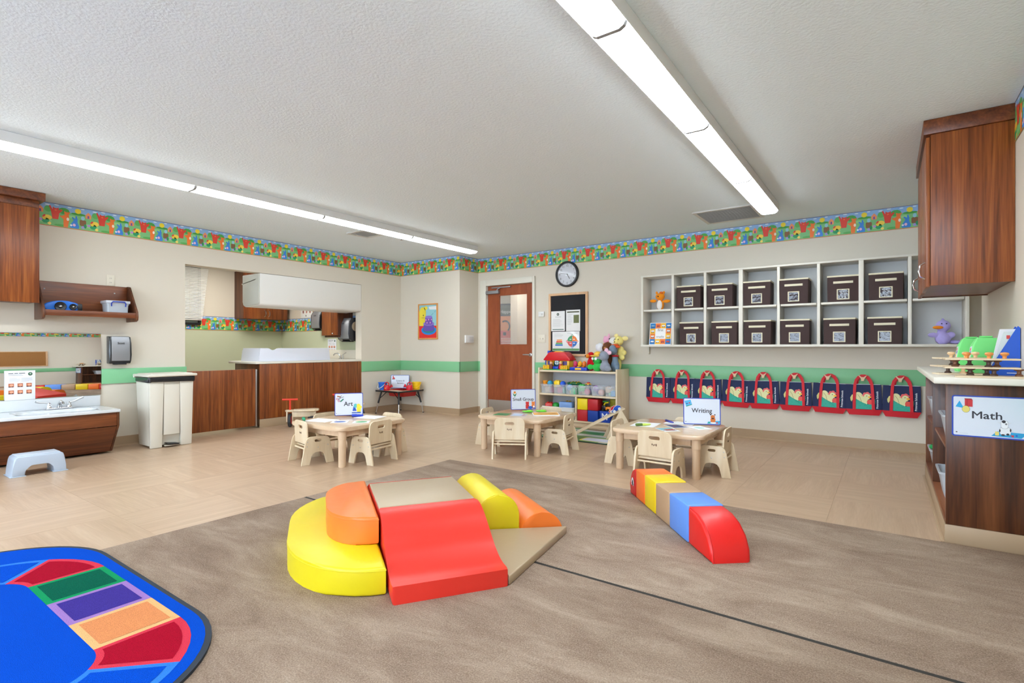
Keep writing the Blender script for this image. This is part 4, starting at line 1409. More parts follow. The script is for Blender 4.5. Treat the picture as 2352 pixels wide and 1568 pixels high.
def toy(name, label, cat, loc, build, rz=0.0, group=None):
    t = thing(name, label, cat, loc, rz, group)
    build(t)
    return t


def pl(rgb, rough=0.35):
    return mat('plastic_%d_%d_%d' % rgb, rgb, rough)


# house on the top shelf
t = thing('toy_house', 'red-roofed yellow toy house with picket fence on the birch shelf', 'toy house', (-3.69, 6.28, TOPZ), 0)
YEL, RED, BLU, GRN = pl((246, 190, 24)), pl((212, 24, 34)), pl((20, 62, 190)), pl((40, 160, 70))
MB().rbox(-0.19, 0.19, -0.11, 0.1, 0, 0.012, 0.004).build('lawn', GRN, t)
MB().rbox(-0.18, 0.18, -0.03, 0.095, 0.012, 0.145, 0.004).build('walls', YEL, t)
roof = [(-0.215, 0.14), (-0.2, 0.128), (0.2, 0.128), (0.215, 0.14), (0.13, 0.235), (0.1, 0.245), (-0.1, 0.245), (-0.13, 0.235)]
r = MB().prism(roof, -0.06, 0.115, XZ, r=0.006).build('roof', RED, t)
MB().prism(ell(0, 0.242, 0.07, 0.015, 14), -0.02, 0.06, XZ, r=0.004).build('carry_handle', YEL, r)
MB().rbox(-0.2, -0.165, 0.03, 0.09, 0.2, 0.262, 0.004).build('chimney', BLU, r)
MB().rbox(-0.215, -0.185, -0.01, 0.06, 0.02, 0.13, 0.006).build('slide', BLU, t)
d = MB().prism(rect(-0.05, 0.05, 0.012, 0.09) [:2] + ell(0, 0.09, 0.05, 0.05, 10, 0, PI), -0.05, -0.03, XZ, r=0.003).build('door', pl((16, 66, 74)), t)
MB().prism(ell(0, 0.1, 0.032, 0.03, 14), -0.054, -0.05, XZ).build('door_window', mat('toy_window', (214, 228, 232), 0.3), d)
MB().box(-0.002, 0.002, -0.057, -0.054, 0.07, 0.13).box(-0.032, 0.032, -0.057, -0.054, 0.098, 0.102).build('glazing_bar', pl((16, 66, 74)), d, 0)
MB().rbox(-0.04, 0.04, -0.09, -0.055, 0.012, 0.05, 0.004).build('doorstep', BLU, t)
for x in (-0.125, 0.115):
    MB().rbox(x - 0.035, x + 0.035, -0.034, -0.0305, 0.065, 0.12, 0.001).build('window', mat('toy_curtain', (92, 74, 132), 0.5), t)
for s in (-1, 1):
    for i in range(4):
        x = s * (0.1 + i * 0.026)
        MB().prism([(x - 0.009, 0.012), (x + 0.009, 0.012), (x + 0.009, 0.06), (x, 0.072), (x - 0.009, 0.06)], -0.108, -0.1, XZ).build('picket', YEL, t, 0)
    MB().box(min(s * 0.09, s * 0.19), max(s * 0.09, s * 0.19), -0.0995, -0.094, 0.03, 0.042).build('fence_rail', YEL, t, 0)


def figure(label, loc, body, hair, grp):
    t = thing('toy_figure', label, 'toy figure', loc, 0, grp)
    MB().lathe([(0.026, 0), (0.03, 0.012), (0.026, 0.05), (0.014, 0.068), (0.002, 0.072)], 14).build('body', pl(body), t)
    MB().sph((0, 0, 0.085), 0.021, 12).build('head', pl((236, 190, 150), 0.5), t)
    MB().sph((0, 0.004, 0.095), (0.022, 0.021, 0.016), 12).build('hair', pl(hair), t)


figure('small toy figure in a brown coat left of the toy house door', (-3.765, 6.205, TOPZ + 0.0125), (122, 60, 34), (216, 120, 30), 'figures at the toy house')
figure('small toy figure in a red coat right of the toy house door', (-3.615, 6.205, TOPZ + 0.0125), (206, 40, 46), (230, 190, 90), 'figures at the toy house')
# pop-up egg toy
t = thing('popup_toy', 'blue pop-up toy with round pink, yellow and orange heads', 'toy', (-3.345, 6.25, TOPZ), 0)
MB().rbox(-0.13, 0.13, -0.055, 0.055, 0, 0.045, 0.012, 3).build('base', BLU, t)
MB().rbox(-0.045, 0.045, -0.0565, -0.0545, 0.01, 0.034, 0.0008).build('front_label', YEL, t)
for x, c in ((-0.066, (216, 56, 110)), (0.002, (248, 184, 24)), (0.068, (242, 124, 34))):
    o = MB().sph((x, 0, 0.085), (0.03, 0.03, 0.042), 14).build('egg_head', pl(c), t)
    MB().sph((x - 0.01, -0.027, 0.095), 0.004, 8).sph((x + 0.01, -0.027, 0.095), 0.004, 8).build('eyes', M_black, o)
    MB().rbox(x - 0.02, x + 0.02, -0.05, -0.035, 0.046, 0.056, 0.004).build('lever', pl(c), t)


# plush animals: soft bodies blended from rounded masses
def plush(label, loc, rz, rgb, masses, extras=(), group=None, name='plush_toy', size=1.0, vs=0.006):
    t = thing(name, label, 'plush toy', loc, rz, group)
    t.scale = (size, size, size)
    m = mat('plush_%d_%d_%d' % rgb, rgb, 0.9, bump=(260, 0.6, 0.004), sheen=0.1, spec=0.1)
    mb = MB()
    for c, r in masses:
        mb.sph(c, r, 16)
    b = mb.build('body', m, t, 60)
    md = b.modifiers.new('blend', 'REMESH')
    md.mode = 'VOXEL'
    md.voxel_size = vs
    md.use_smooth_shade = True
    sm = b.modifiers.new('soften', 'SMOOTH')
    sm.factor = 0.6
    sm.iterations = 4
    for nm, col, items in extras:
        for c, r in items:
            MB().sph(c, r, 12).build(nm, mat('soft_%d_%d_%d' % col, col, 0.7), t, 60)
    return t


PG = 'plush animals heaped on the birch shelf'
K = (26, 24, 26)
sit = [((0, 0, 0.06), (0.058, 0.05, 0.065)), ((0, -0.008, 0.155), (0.055, 0.05, 0.05)), ((-0.065, -0.025, 0.05), (0.045, 0.024, 0.024)), ((0.065, -0.025, 0.05), (0.045, 0.024, 0.024))]
plush('red plush with orange snout at the left of the plush heap', (-3.205, 6.30, TOPZ), -0.35, (206, 28, 38),
      [((0, 0, 0.075), (0.05, 0.045, 0.08)), ((0, 0, 0.175), (0.042, 0.042, 0.042)), ((0.045, -0.01, 0.08), (0.025, 0.02, 0.05))],
      [('snout', (240, 142, 30), [((-0.012, -0.04, 0.168), (0.026, 0.03, 0.024))]), ('nose', K, [((-0.02, -0.07, 0.172), 0.008)])], PG, size=1.15)
plush('green plush frog in a yellow straw hat on the birch shelf', (-3.075, 6.225, TOPZ), -0.1, (62, 190, 84),
      [((0, 0, 0.045), (0.052, 0.042, 0.05)), ((0, -0.004, 0.125), (0.056, 0.048, 0.05)), ((-0.075, -0.025, 0.045), (0.04, 0.016, 0.032)), ((0.062, -0.025, 0.06), (0.026, 0.02, 0.03))],
      [('hat_brim', (244, 200, 86), [((0, 0.0, 0.168), (0.09, 0.07, 0.012))]), ('hat_crown', (246, 196, 74), [((0, 0.008, 0.185), (0.046, 0.042, 0.034))]),
       ('eye', (240, 242, 240), [((-0.034, -0.045, 0.138), (0.016, 0.008, 0.016)), ((0.01, -0.05, 0.138), (0.018, 0.008, 0.018))]), ('nose', K, [((-0.018, -0.055, 0.115), 0.008)])], PG, size=1.18)
plush('grey plush mouse with pink ears flopped over the shelf edge', (-2.955, 6.20, TOPZ), -0.3, (152, 158, 172),
      [((0, 0, 0.05), (0.065, 0.05, 0.055)), ((0.0, 0, 0.095), (0.036, 0.034, 0.05)), ((-0.005, -0.01, 0.165), (0.058, 0.05, 0.055)), ((-0.05, -0.03, 0.145), (0.026, 0.024, 0.022)), ((0.07, -0.03, 0.03), (0.045, 0.025, 0.03))],
      [('ear', (238, 190, 210), [((0.02, 0.0, 0.22), (0.03, 0.014, 0.032)), ((0.055, 0.005, 0.2), (0.034, 0.014, 0.024))]), ('nose', (236, 176, 196), [((-0.073, -0.045, 0.145), 0.01)]), ('eye', (80, 84, 96), [((-0.02, -0.055, 0.175), 0.006)])], PG, size=1.2)
plush('blue-grey plush donkey with red collar and orange mane', (-2.86, 6.30, TOPZ), -0.5, (124, 144, 164),
      [((0, 0, 0.06), (0.056, 0.045, 0.07)), ((0, 0, 0.13), (0.034, 0.034, 0.05)), ((-0.012, -0.02, 0.24), (0.05, 0.048, 0.058)), ((-0.03, -0.045, 0.215), (0.034, 0.034, 0.03)), ((0.06, -0.02, 0.04), (0.035, 0.025, 0.04))],
      [('collar', (196, 30, 44), [((0, 0, 0.172), (0.042, 0.042, 0.013))]), ('mane', (232, 92, 30), [((0.0, 0.0, 0.293), (0.06, 0.022, 0.014)), ((0.05, 0.0, 0.275), (0.04, 0.02, 0.013))]),
       ('eye', K, [((-0.028, -0.064, 0.25), 0.006)])], PG, size=1.15)
plush('yellow plush dog with floppy ears at the top of the heap', (-2.84, 6.395, TOPZ + 0.13), -0.15, (242, 226, 138),
      [((0.02, 0, 0.11), (0.052, 0.045, 0.085)), ((-0.005, -0.012, 0.265), (0.064, 0.056, 0.062)), ((-0.022, -0.058, 0.245), (0.032, 0.026, 0.027)), ((0.078, -0.02, 0.11), (0.036, 0.022, 0.036)), ((0.05, -0.02, 0.045), (0.04, 0.025, 0.035)), ((-0.02, 0.015, -0.03), (0.035, 0.028, 0.1))],
      [('ear', (244, 226, 150), [((-0.05, 0.0, 0.328), (0.034, 0.015, 0.03)), ((0.082, 0.0, 0.295), (0.046, 0.015, 0.03))]), ('bill', (250, 190, 40), [((0.0, -0.075, 0.185), (0.03, 0.024, 0.014))]), ('eye', K, [((-0.03, -0.068, 0.285), 0.006), ((0.022, -0.07, 0.283), 0.006)]), ('nose', K, [((-0.024, -0.083, 0.25), 0.007)])], PG)
plush('brown plush bear slumped in the middle of the plush heap', (-2.985, 6.345, TOPZ + 0.21), -0.2, (112, 70, 44),
      [((0, 0, 0.1), (0.072, 0.06, 0.07)), ((0, 0, -0.05), (0.06, 0.05, 0.13)), ((0.0, -0.04, 0.09), (0.055, 0.045, 0.05))],
      [('ear', (226, 140, 70), [((-0.055, 0, 0.135), (0.02, 0.012, 0.02)), ((0.06, 0, 0.12), (0.02, 0.012, 0.02))]), ('snout', (196, 134, 70), [((0.01, -0.07, 0.09), (0.022, 0.016, 0.018))])], PG)
plush('white plush rabbit behind the straw hat', (-3.10, 6.36, TOPZ + 0.2), -0.1, (236, 238, 244),
      [((0, 0, 0.1), (0.06, 0.05, 0.07)), ((0, 0, -0.08), (0.05, 0.045, 0.09)), ((-0.045, -0.01, 0.11), (0.022, 0.016, 0.045)), ((0, 0, -0.02), (0.045, 0.04, 0.08))],
      [('ear', (160, 200, 226), [((0.0, -0.005, 0.145), (0.014, 0.01, 0.016))]), ('tail_patch', K, [((-0.03, -0.03, 0.02), (0.025, 0.02, 0.018))])], PG)
plush('white plush cow with black spots peeking over the brown bear', (-2.925, 6.40, TOPZ + 0.315), -0.3, (240, 238, 232),
      [((0, 0, 0.07), (0.07, 0.055, 0.06)), ((0, 0, -0.15), (0.05, 0.04, 0.16)), ((-0.02, -0.03, 0.05), (0.035, 0.03, 0.03)), ((0, 0, -0.03), (0.05, 0.04, 0.1))],
      [('spots', K, [((0.03, -0.035, 0.085), (0.014, 0.01, 0.01)), ((-0.045, -0.02, 0.105), (0.022, 0.014, 0.01))]), ('neckerchief', (206, 32, 40), [((-0.06, -0.03, 0.05), (0.05, 0.02, 0.022))])], PG)
plush('pink plush pig hidden behind the heap of plush animals', (-3.04, 6.44, TOPZ + 0.375), -0.2, (240, 178, 206),
      [((0, 0, 0.03), (0.06, 0.04, 0.05)), ((0, 0, -0.2), (0.045, 0.03, 0.15)), ((0.03, 0, 0.085), (0.016, 0.012, 0.035)), ((-0.03, 0, 0.06), (0.025, 0.016, 0.03)), ((0, 0, -0.08), (0.04, 0.03, 0.09))], (), PG)

# tubs with toys on the middle shelf
TUBX = [-3.81, -3.61, -3.425, -3.24, -3.04, -2.86]
TUBW = [0.185, 0.185, 0.175, 0.18, 0.19, 0.155]
desc = ['first clear tub by the door side, heaped with an orange cup', 'clear tub holding a tall yellow block and blue dome', 'clear tub of blue and pink pieces under the leafy toy',
        'clear tub of green and pink pieces with a small yellow car', 'clear tub of mauve and peach balls', 'last clear tub of pastel cubes next to the shelf end']
fills = [[('cup', (240, 150, 30)), ('ball', (40, 150, 196)), ('ball', (146, 40, 180)), ('block', (226, 150, 180)), ('block', (236, 196, 150))],
         [('block', (246, 206, 20)), ('ball', (24, 92, 214)), ('block', (226, 120, 150)), ('block', (130, 200, 190))],
         [('ball', (90, 170, 230)), ('block', (110, 200, 150)), ('block', (150, 110, 200)), ('block', (236, 90, 120)), ('block', (240, 226, 150))],
         [('block', (70, 190, 90)), ('ball', (236, 110, 150)), ('block', (240, 226, 150)), ('ball', (130, 140, 220))],
         [('ball', (176, 130, 210)), ('ball', (246, 168, 150)), ('ball', (150, 130, 200))],
         [('block', (246, 208, 170)), ('block', (80, 160, 214)), ('block', (150, 220, 160)), ('block', (240, 240, 246))]]
M_tub = mat('clear_tub', (232, 236, 242), 0.25, alpha=0.27)


def loose_toy(kind, c, loc, s, label, group, rz=0.0):
    t = thing('toy_' + kind, label, 'toy', loc, rz, group)
    m = pl(c)
    if kind == 'ball':
        MB().sph((0, 0, s * 0.5), s * 0.5, 14).build('ball_skin', m, t)
        MB().tube([(s * 0.5 * math.cos(a), s * 0.5 * math.sin(a), s * 0.5) for a in [2 * PI * i / 20 for i in range(20)]], s * 0.02, 6, closed=True).build('seam', m, t)
    elif kind == 'cup':
        MB().lathe([(s * 0.3, 0), (s * 0.4, s * 0.8), (s * 0.44, s * 0.8), (s * 0.44, s * 0.88), (s * 0.38, s * 0.88), (s * 0.28, s * 0.06), (0.001, s * 0.06)], 18).build('cup_shell', m, t)
        MB().tube([(s * 0.36, 0, s * 0.65), (s * 0.58, 0, s * 0.6), (s * 0.58, 0, s * 0.3), (s * 0.33, 0, s * 0.25)], s * 0.05, 8).build('handle', m, t)
    else:
        MB().rbox(-s / 2, s / 2, -s / 2, s / 2, 0, s, s * 0.1, 2).build('brick', m, t)
        for a in (-1, 1):
            for b in (-1, 1):
                MB().cyl((a * s * 0.22, b * s * 0.22, s), (a * s * 0.22, b * s * 0.22, s * 1.12), s * 0.13, n=10).build('stud', m, t)
    return t


random.seed(11)
for i, x in enumerate(TUBX):
    t = thing('toy_tub', desc[i], 'tub', (x, 6.235, MIDZ), 0, 'clear toy tubs on the middle shelf')
    open_tub(t, TUBW[i], 0.2, 0.125, 0.012, 0.004, M_tub)
    MB().rbox(-TUBW[i] * 0.2, TUBW[i] * 0.2, -0.108, -0.1045, 0.095, 0.118, 0.001).build('grip', M_tub, t)
    for k, (kind, c) in enumerate(fills[i]):
        px = x + (k % 2 - 0.5) * TUBW[i] * 0.42
        py = 6.235 + (-0.045 if k < 2 else 0.045)
        s = (0.082 if kind != 'cup' else 0.09) if TUBW[i] > 0.16 else 0.066
        high = 0.085 if (k < 2 and i < 2) else 0.045 if k < 1 else 0.0
        loose_toy(kind, c, (px, py, MIDZ + 0.004 + (0.0 if k >= 2 else high)), s,
                  '%s %s in the %s clear tub' % ({(240, 150, 30): 'orange', (246, 206, 20): 'yellow', (24, 92, 214): 'blue'}.get(c, ['pale', 'bright', 'soft', 'small', 'loose'][k % 5]), {'ball': 'ball', 'cup': 'cup', 'block': 'toy brick'}[kind], ['first', 'second', 'third', 'fourth', 'fifth', 'sixth'][i]), 'loose toys in the clear tubs', random.uniform(-0.4, 0.4))
t = thing('leaf_toy', 'green and yellow leaf-shaped toy lying over the third tub', 'toy', (-3.42, 6.24, MIDZ + 0.126), 0.1)
MB().sph((0, 0, 0.016), (0.11, 0.05, 0.024), 16).build('leaf', pl((24, 104, 58)), t)
for x in (-0.04, 0.0, 0.04):
    MB().tube([(x, -0.046, 0.02), (x + 0.02, 0, 0.042), (x + 0.03, 0.044, 0.02)], 0.006, 8).build('stripe', YEL, t)
t = thing('toy_car', 'tiny yellow and red toy car on the fourth tub', 'toy car', (-3.20, 6.21, MIDZ + 0.126), 0.2)
MB().rbox(-0.04, 0.04, -0.02, 0.02, 0.008, 0.026, 0.006).build('body', YEL, t)
MB().rbox(-0.015, 0.022, -0.017, 0.017, 0.0262, 0.042, 0.006).build('cabin', RED, t)
for x in (-0.024, 0.024):
    for y in (-0.021, 0.021):
        MB().lathe([(0.01, -0.004), (0.01, 0.004)], 12, TR(x, y, 0.01) @ RO(R90, 'X')).build('wheel', M_black, t)

# soft cubes in the lower right bay
cubes = [(-3.25, BOTZ, (240, 210, 14), 'yellow foam cube stacked on the red one'), (-3.25, BOTZ, (196, 30, 40), ''), ]
CS = 0.146


def cube(label, x, y, z, rgb, s=CS, letter=None):
    t = thing('foam_cube', label, 'cube', (x, y, z), 0, 'foam cubes on the bottom shelf')
    MB().rbox(-s / 2, s / 2, -s / 2, s / 2, 0, s, 0.008, 3).build('cushion', pl(rgb, 0.4), t)
    MB().tube([(-s / 2, -s / 2 - 0.0005, s * 0.97), (s / 2, -s / 2 - 0.0005, s * 0.97)], 0.0015, 6).build('seam', pl(rgb, 0.4), t)
    if letter:
        P = Print(0, -s / 2 - 0.0006, s / 2, 0.0004)
        P.text(letter, 0, 0, s * 0.8, (236, 236, 240), 1, 0.02)
        P.build('lettering', M_print, t, 0)


cube('red foam cube under the yellow one on the bottom shelf', -3.25, 6.21, BOTZ, (198, 34, 44))
cube('yellow foam cube on top of the red one on the bottom shelf', -3.25, 6.21, BOTZ + CS + 0.001, (240, 210, 14))
cube('blue foam cube under the upper red one on the bottom shelf', -3.10, 6.21, BOTZ, (12, 62, 164))
cube('upper red foam cube on top of the blue one', -3.10, 6.21, BOTZ + CS + 0.001, (190, 26, 38))
cube('blue foam cube with a white letter M behind the toy ramp', -2.945, 6.24, BOTZ, (16, 66, 176), letter='M')
cube('olive foam cube set back at the top right of the bottom shelf', -2.865, 6.38, BOTZ + CS + 0.001, (170, 160, 30))
t = thing('toy_digger', 'black and orange toy digger standing on the lettered cube', 'toy', (-2.945, 6.23, BOTZ + CS), 0)
MB().rbox(-0.055, 0.0, -0.04, 0.03, 0.012, 0.07, 0.008).build('engine', M_black, t)
MB().rbox(-0.0, 0.07, -0.045, 0.035, 0.01, 0.055, 0.008).build('bucket', pl((244, 140, 30)), t)
MB().tube([(-0.04, 0.0, 0.065), (-0.02, 0, 0.1), (0.03, -0.01, 0.11)], 0.01, 8).build('arm', pl((240, 214, 30)), t)
MB().rbox(-0.05, 0.02, -0.02, 0.03, 0.112, 0.125, 0.005).build('canopy', pl((40, 160, 60)), t)
for x in (-0.03, 0.04):
    MB().lathe([(0.016, -0.008), (0.016, 0.008)], 12, TR(x, -0.046, 0.016) @ RO(R90, 'X')).build('wheel', M_black, t)
# white basket, lower left bay
t = thing('toy_basket', 'wide white plastic basket of blocks on the bottom shelf', 'basket', (-3.635, 6.28, BOTZ), 0)
open_tub(t, 0.5, 0.26, 0.16, 0.02, 0.006, M_whiteplastic)
BK = 'toys heaped in the white basket'
for kind, c, x, y, z, s, lab in (('block', (214, 44, 34), -3.80, 6.22, 0.1, 0.1, 'red toy brick at the door end of the white basket'), ('ball', (40, 160, 60), -3.70, 6.23, 0.1, 0.11, 'green ball in the white basket'),
                                 ('ball', (24, 70, 180), -3.66, 6.33, 0.12, 0.1, 'dark blue ball at the back of the white basket'), ('block', (236, 186, 20), -3.57, 6.34, 0.13, 0.09, 'yellow toy brick at the back of the white basket'),
                                 ('cup', (236, 190, 30), -3.45, 6.33, 0.13, 0.1, 'yellow cup tipped in the white basket')):
    loose_toy(kind, c, (x, y, BOTZ + z), s, lab, BK, 0.3)
t = thing('foam_brick', 'light blue foam brick lying at the front of the white basket', 'brick', (-3.51, 6.19, BOTZ + 0.155), 0.05)
MB().rbox(-0.095, 0.095, -0.045, 0.045, 0, 0.075, 0.006).build('cushion', pl((126, 164, 222), 0.45), t)
MB().tube([(-0.095, -0.0455, 0.072), (0.095, -0.0455, 0.072)], 0.0015, 6).build('seam', pl((126, 164, 222), 0.45), t)

# ---------------------------------------------------------------- play mat and ramp in front of the shelf
t = thing('play_mat', 'green printed road play mat on the floor by the birch shelf', 'play mat', (-2.72, 5.62, 0.0), 0.0)
MB().prism(rrect(-0.62, 0.42, -0.46, 0.4, 0.12, 6), 0, 0.008, None, r=0.002).build('base', mat('mat_edge', (34, 60, 44), 0.8), t)
P = Print(0, 0, 0, 0.0004)


def up(P, pts, col, layer, z=0.008):
    a = sum((pts[i][0] * pts[(i + 1) % len(pts)][1] - pts[(i + 1) % len(pts)][0] * pts[i][1]) for i in range(len(pts)))
    if a < 0:
        pts = pts[::-1]
    P.add([(x, y, z + layer * 0.0004) for x, y in pts], [tuple(range(len(pts)))], None, col)


up(P, rrect(-0.6, 0.4, -0.44, 0.38, 0.11, 6), (92, 148, 92), 1)
up(P, rect(-0.6, 0.4, -0.12, 0.0), (186, 190, 184), 2)
up(P, rect(-0.6, 0.4, 0.2, 0.29), (176, 182, 178), 2)
up(P, rect(0.16, 0.26, -0.44, 0.38), (188, 192, 186), 2)
up(P, rect(-0.6, 0.1, 0.03, 0.17), (40, 128, 66), 2)
up(P, rect(-0.35, 0.1, 0.3, 0.36), (150, 96, 80), 2)
up(P, rrect(-0.1, 0.35, -0.4, -0.18, 0.05), (246, 226, 90), 3)
up(P, rrect(-0.08, 0.33, -0.385, -0.195, 0.045), (206, 208, 226), 4)
up(P, ell(0.3, 0.06, 0.06, 0.04), (240, 214, 60), 3)
up(P, ell(-0.4, -0.06, 0.1, 0.03), (60, 60, 64), 3)
P.build('road_print', M_print, t, 0)
t = thing('toy_ramp', 'birch A-frame toy ramp propped on the play mat', 'toy ramp', (-2.50, 5.62, 0.0085), 0.0)
ay = Matrix.Rotation(0.0, 4, 'Z')
tri = [(-0.17, 0), (-0.13, 0), (0.0, 0.275), (0.13, 0), (0.17, 0), (0.012, 0.33), (-0.012, 0.33)]
tri_full = [(-0.16, 0), (0.16, 0), (0.015, 0.32), (-0.015, 0.32)]
a1 = Vector((-0.63, -0.5, 0)).normalized()
ang = math.atan2(a1.y, a1.x)
Mr = RO(ang, 'Z')
MB().prism([(-0.2, 0), (0.17, 0.0), (0.014, 0.315), (-0.014, 0.315)], -0.075, -0.063, Mr @ XZ, r=0.002).build('side_panel', birch, t)
MB().prism([(-0.2, 0), (0.17, 0.0), (0.014, 0.315), (-0.014, 0.315)], 0.063, 0.075, Mr @ XZ, r=0.002).build('side_panel', birch, t)
Lr = math.hypot(0.62, 0.31)
Mp = Mr @ TR(-0.05, 0, 0.345) @ RO(math.atan2(0.325, 0.64), 'Y')
MB().rbox(-0.0, 0.74, -0.06, 0.06, -0.012, 0.0, 0.003, 2, Mp).build('track', birchx, t)
MB().rbox(-0.012, 0.012, -0.062, 0.062, 0.05, 0.07, 0.003, 2, Mr @ TR(-0.06, 0, 0)).build('cross_bar', birch, t)
for k, (c, off, lab) in enumerate((((28, 84, 190), 0.03, 'blue and white toy car on top of the ramp, behind the red one'), ((206, 34, 40), -0.03, 'red and white toy car on top of the ramp'))):
    p = Mp @ Vector((0.09 + 0.02 * k, off, 0.001))
    cr = thing('toy_car', lab, 'toy car', (-2.50 + p.x, 5.62 + p.y, 0.0085 + p.z), 0)
    cr.rotation_euler = (Mp.to_3x3()).to_euler()
    prof = [(-0.055, 0.012), (0.055, 0.012), (0.06, 0.03), (0.03, 0.042), (0.012, 0.062), (-0.03, 0.064), (-0.055, 0.044)]
    MB().prism(prof, -0.012, 0.012, XZ, r=0.003).build('body', pl(c), cr)
    MB().prism([(x * 1.05, z * 1.05 - 0.002) for x, z in prof], -0.006, 0.006, XZ, r=0.002).build('white_core', M_whiteplastic, cr)
    for x in (-0.033, 0.033):
        MB().lathe([(0.017, -0.018), (0.017, 0.018)], 16, TR(x, 0, 0.0175) @ RO(R90, 'X')).build('wheel', M_whiteplastic, cr)

# ================================================================ SIGN BOARDS
M_signblue = mat('sign_blue_edge', (28, 66, 176), 0.35)
M_signface = mat('sign_face', (214, 220, 232), 0.25)


def sign(label, loc, rz, w, h, words, size, draw, tilt=0.12, wx=0.5, wz=0.5, stand=True, sx=1.0):
    t = thing('sign_board', label, 'sign', loc, rz, 'learning centre signs')
    t.rotation_euler = (-tilt, 0, rz)
    r = min(w, h) * 0.05
    b = w * 0.022
    me = cutout('border', rrect(-w / 2, w / 2, 0, h, r), [rrect(-w / 2 + b, w / 2 - b, b, h - b, r * 0.6)], 0.006, 0.001)
    MB_ = MB()
    mesh_to(MB_, me, XZ)
    MB_.build('border', M_signblue, t, 40)
    MB().prism(rrect(-w / 2 + 0.001, w / 2 - 0.001, 0.001, h - 0.001, r), -0.002, 0.002, XZ).build('board', M_signface, t, 40)
    P = Print(-w / 2, -0.0022, 0, 0.0004)
    draw(P, w, h)
    P.build('picture', M_print, t, 0)
    P = Print(-w / 2, -0.0022, 0, 0.0004)
    for i, wd in enumerate(words):
        P.text(wd, w * wx, h * (wz - 0.17 * i), size, (44, 42, 54), 2, 0.012, sx)
    P.build('lettering', M_print, t, 0)
    P = Print(-w / 2, -0.0022, 0, 0.0004)
    P.poly(ell(w * 0.065, h * 0.1, w * 0.014, w * 0.011, 8), (80, 84, 92), 1).poly(rect(w * 0.1, w * 0.22, h * 0.075, h * 0.08), (170, 174, 184), 1)
    P.build('maker_mark', M_print, t, 0)
    if stand:
        MB().rbox(-w * 0.12, w * 0.12, 0.003, 0.05, 0.0, 0.006, 0.001, 1, RO(tilt, 'X')).build('foot', M_signblue, t)
    return t


def pic_art(P, w, h):
    for p in edge_strip([(w * .09, h * .87), (w * .22, h * .83)], h * .05):
        P.poly(p, (168, 96, 50), 1)
    for p in edge_strip([(w * .12, h * .74), (w * .32, h * .84)], h * .025) + edge_strip([(w * .13, h * .68), (w * .24, h * .9)], h * .025):
        P.poly(p, (120, 126, 132), 2)
    for cx, cz in ((.09, .75), (.15, .66)):
        for p in edge_strip(ell(w * cx, h * cz, w * .033, h * .04, 10) + [(w * cx + w * .033, h * cz)], h * .018):
            P.poly(p, (190, 48, 56), 3)
    for p in edge_strip([(w * .2, h * .62), (w * .31, h * .74)], h * .05):
        P.poly(p, (26, 116, 90), 3)
    P.poly([(w * .62, h * .16), (w * .78, h * .16), (w * .68, h * .48)], (36, 86, 190), 1).poly(rect(w * .6, w * .8, h * .12, h * .19), (226, 230, 236), 2).poly(rect(w * .6, w * .92, h * .09, h * .14), (36, 96, 200), 2)
    P.poly(ell(w * .73, h * .42, w * .06, h * .1), (92, 188, 190), 2)
    P.poly(rrect(w * .78, w * .92, h * .14, h * .4, w * .03), (240, 222, 60), 3).poly(ell(w * .84, h * .42, w * .07, h * .09), (242, 226, 70), 4).poly(ell(w * .92, h * .36, w * .04, h * .05), (242, 226, 70), 4)


def pic_group(P, w, h):
    P.poly([(w * .08, h * .82), (w * .16, h * .72), (w * .24, h * .82), (w * .2, h * .68), (w * .12, h * .68)], (26, 120, 62), 1).poly(rect(w * .15, w * .17, h * .6, h * .72), (26, 120, 62), 1)
    P.poly(ell(w * .16, h * .84, w * .05, h * .06), (240, 170, 50), 2).poly(ell(w * .16, h * .86, w * .025, h * .03), (196, 60, 40), 3)
    for x, c in ((.66, (206, 42, 44)), (.9, (232, 128, 56))):
        P.poly(rrect(w * (x - .07), w * (x + .07), h * .04, h * .24, w * .02), c, 2).poly(ell(w * x, h * .3, w * .07, h * .08), c, 3)
        P.poly(ell(w * (x - .05), h * .37, w * .02, h * .025, 8), c, 3).poly(ell(w * (x + .05), h * .37, w * .02, h * .025, 8), c, 3)
    P.poly(ell(w * .78, h * .1, w * .1, h * .07), (36, 92, 186), 4).poly(ell(w * .92, h * .14, w * .035, h * .05), (240, 240, 240), 4).poly(rect(w * .9, w * .97, h * .04, h * .09), (36, 92, 186), 4)


def pic_write(P, w, h):
    P.poly([(w * .03, h * .88), (w * .2, h * .93), (w * .24, h * .74), (w * .08, h * .66)], (78, 176, 224), 1)
    P.poly([(w * .08, h * .66), (w * .24, h * .74), (w * .235, h * .76), (w * .075, h * .69)], (30, 146, 120), 2)
    P.poly(ell(w * .1, h * .78, w * .02, h * .025, 8), (36, 56, 140), 2).poly(ell(w * .165, h * .81, w * .02, h * .025, 8), (206, 50, 60), 2)
    P.poly([(w * .64, h * .04), (w * .97, h * .04), (w * .98, h * .16), (w * .66, h * .12)], (56, 164, 214), 1).poly(ell(w * .8, h * .08, w * .08, h * .03), (236, 240, 244), 2)
    P.poly(rrect(w * .73, w * .86, h * .1, h * .26, w * .03), (206, 116, 54), 3).poly(ell(w * .79, h * .3, w * .06, h * .07), (206, 116, 54), 4)
    P.poly(ell(w * .735, h * .38, w * .02, h * .025, 8), (74, 44, 34), 4).poly(ell(w * .845, h * .38, w * .02, h * .025, 8), (74, 44, 34), 4)
    P.poly(ell(w * .79, h * .24, w * .035, h * .025), (70, 40, 30), 5).poly(ell(w * .9, h * .08, w * .025, h * .03, 8), (206, 50, 60), 3).poly(ell(w * .69, h * .08, w * .02, h * .03, 8), (40, 160, 90), 3)


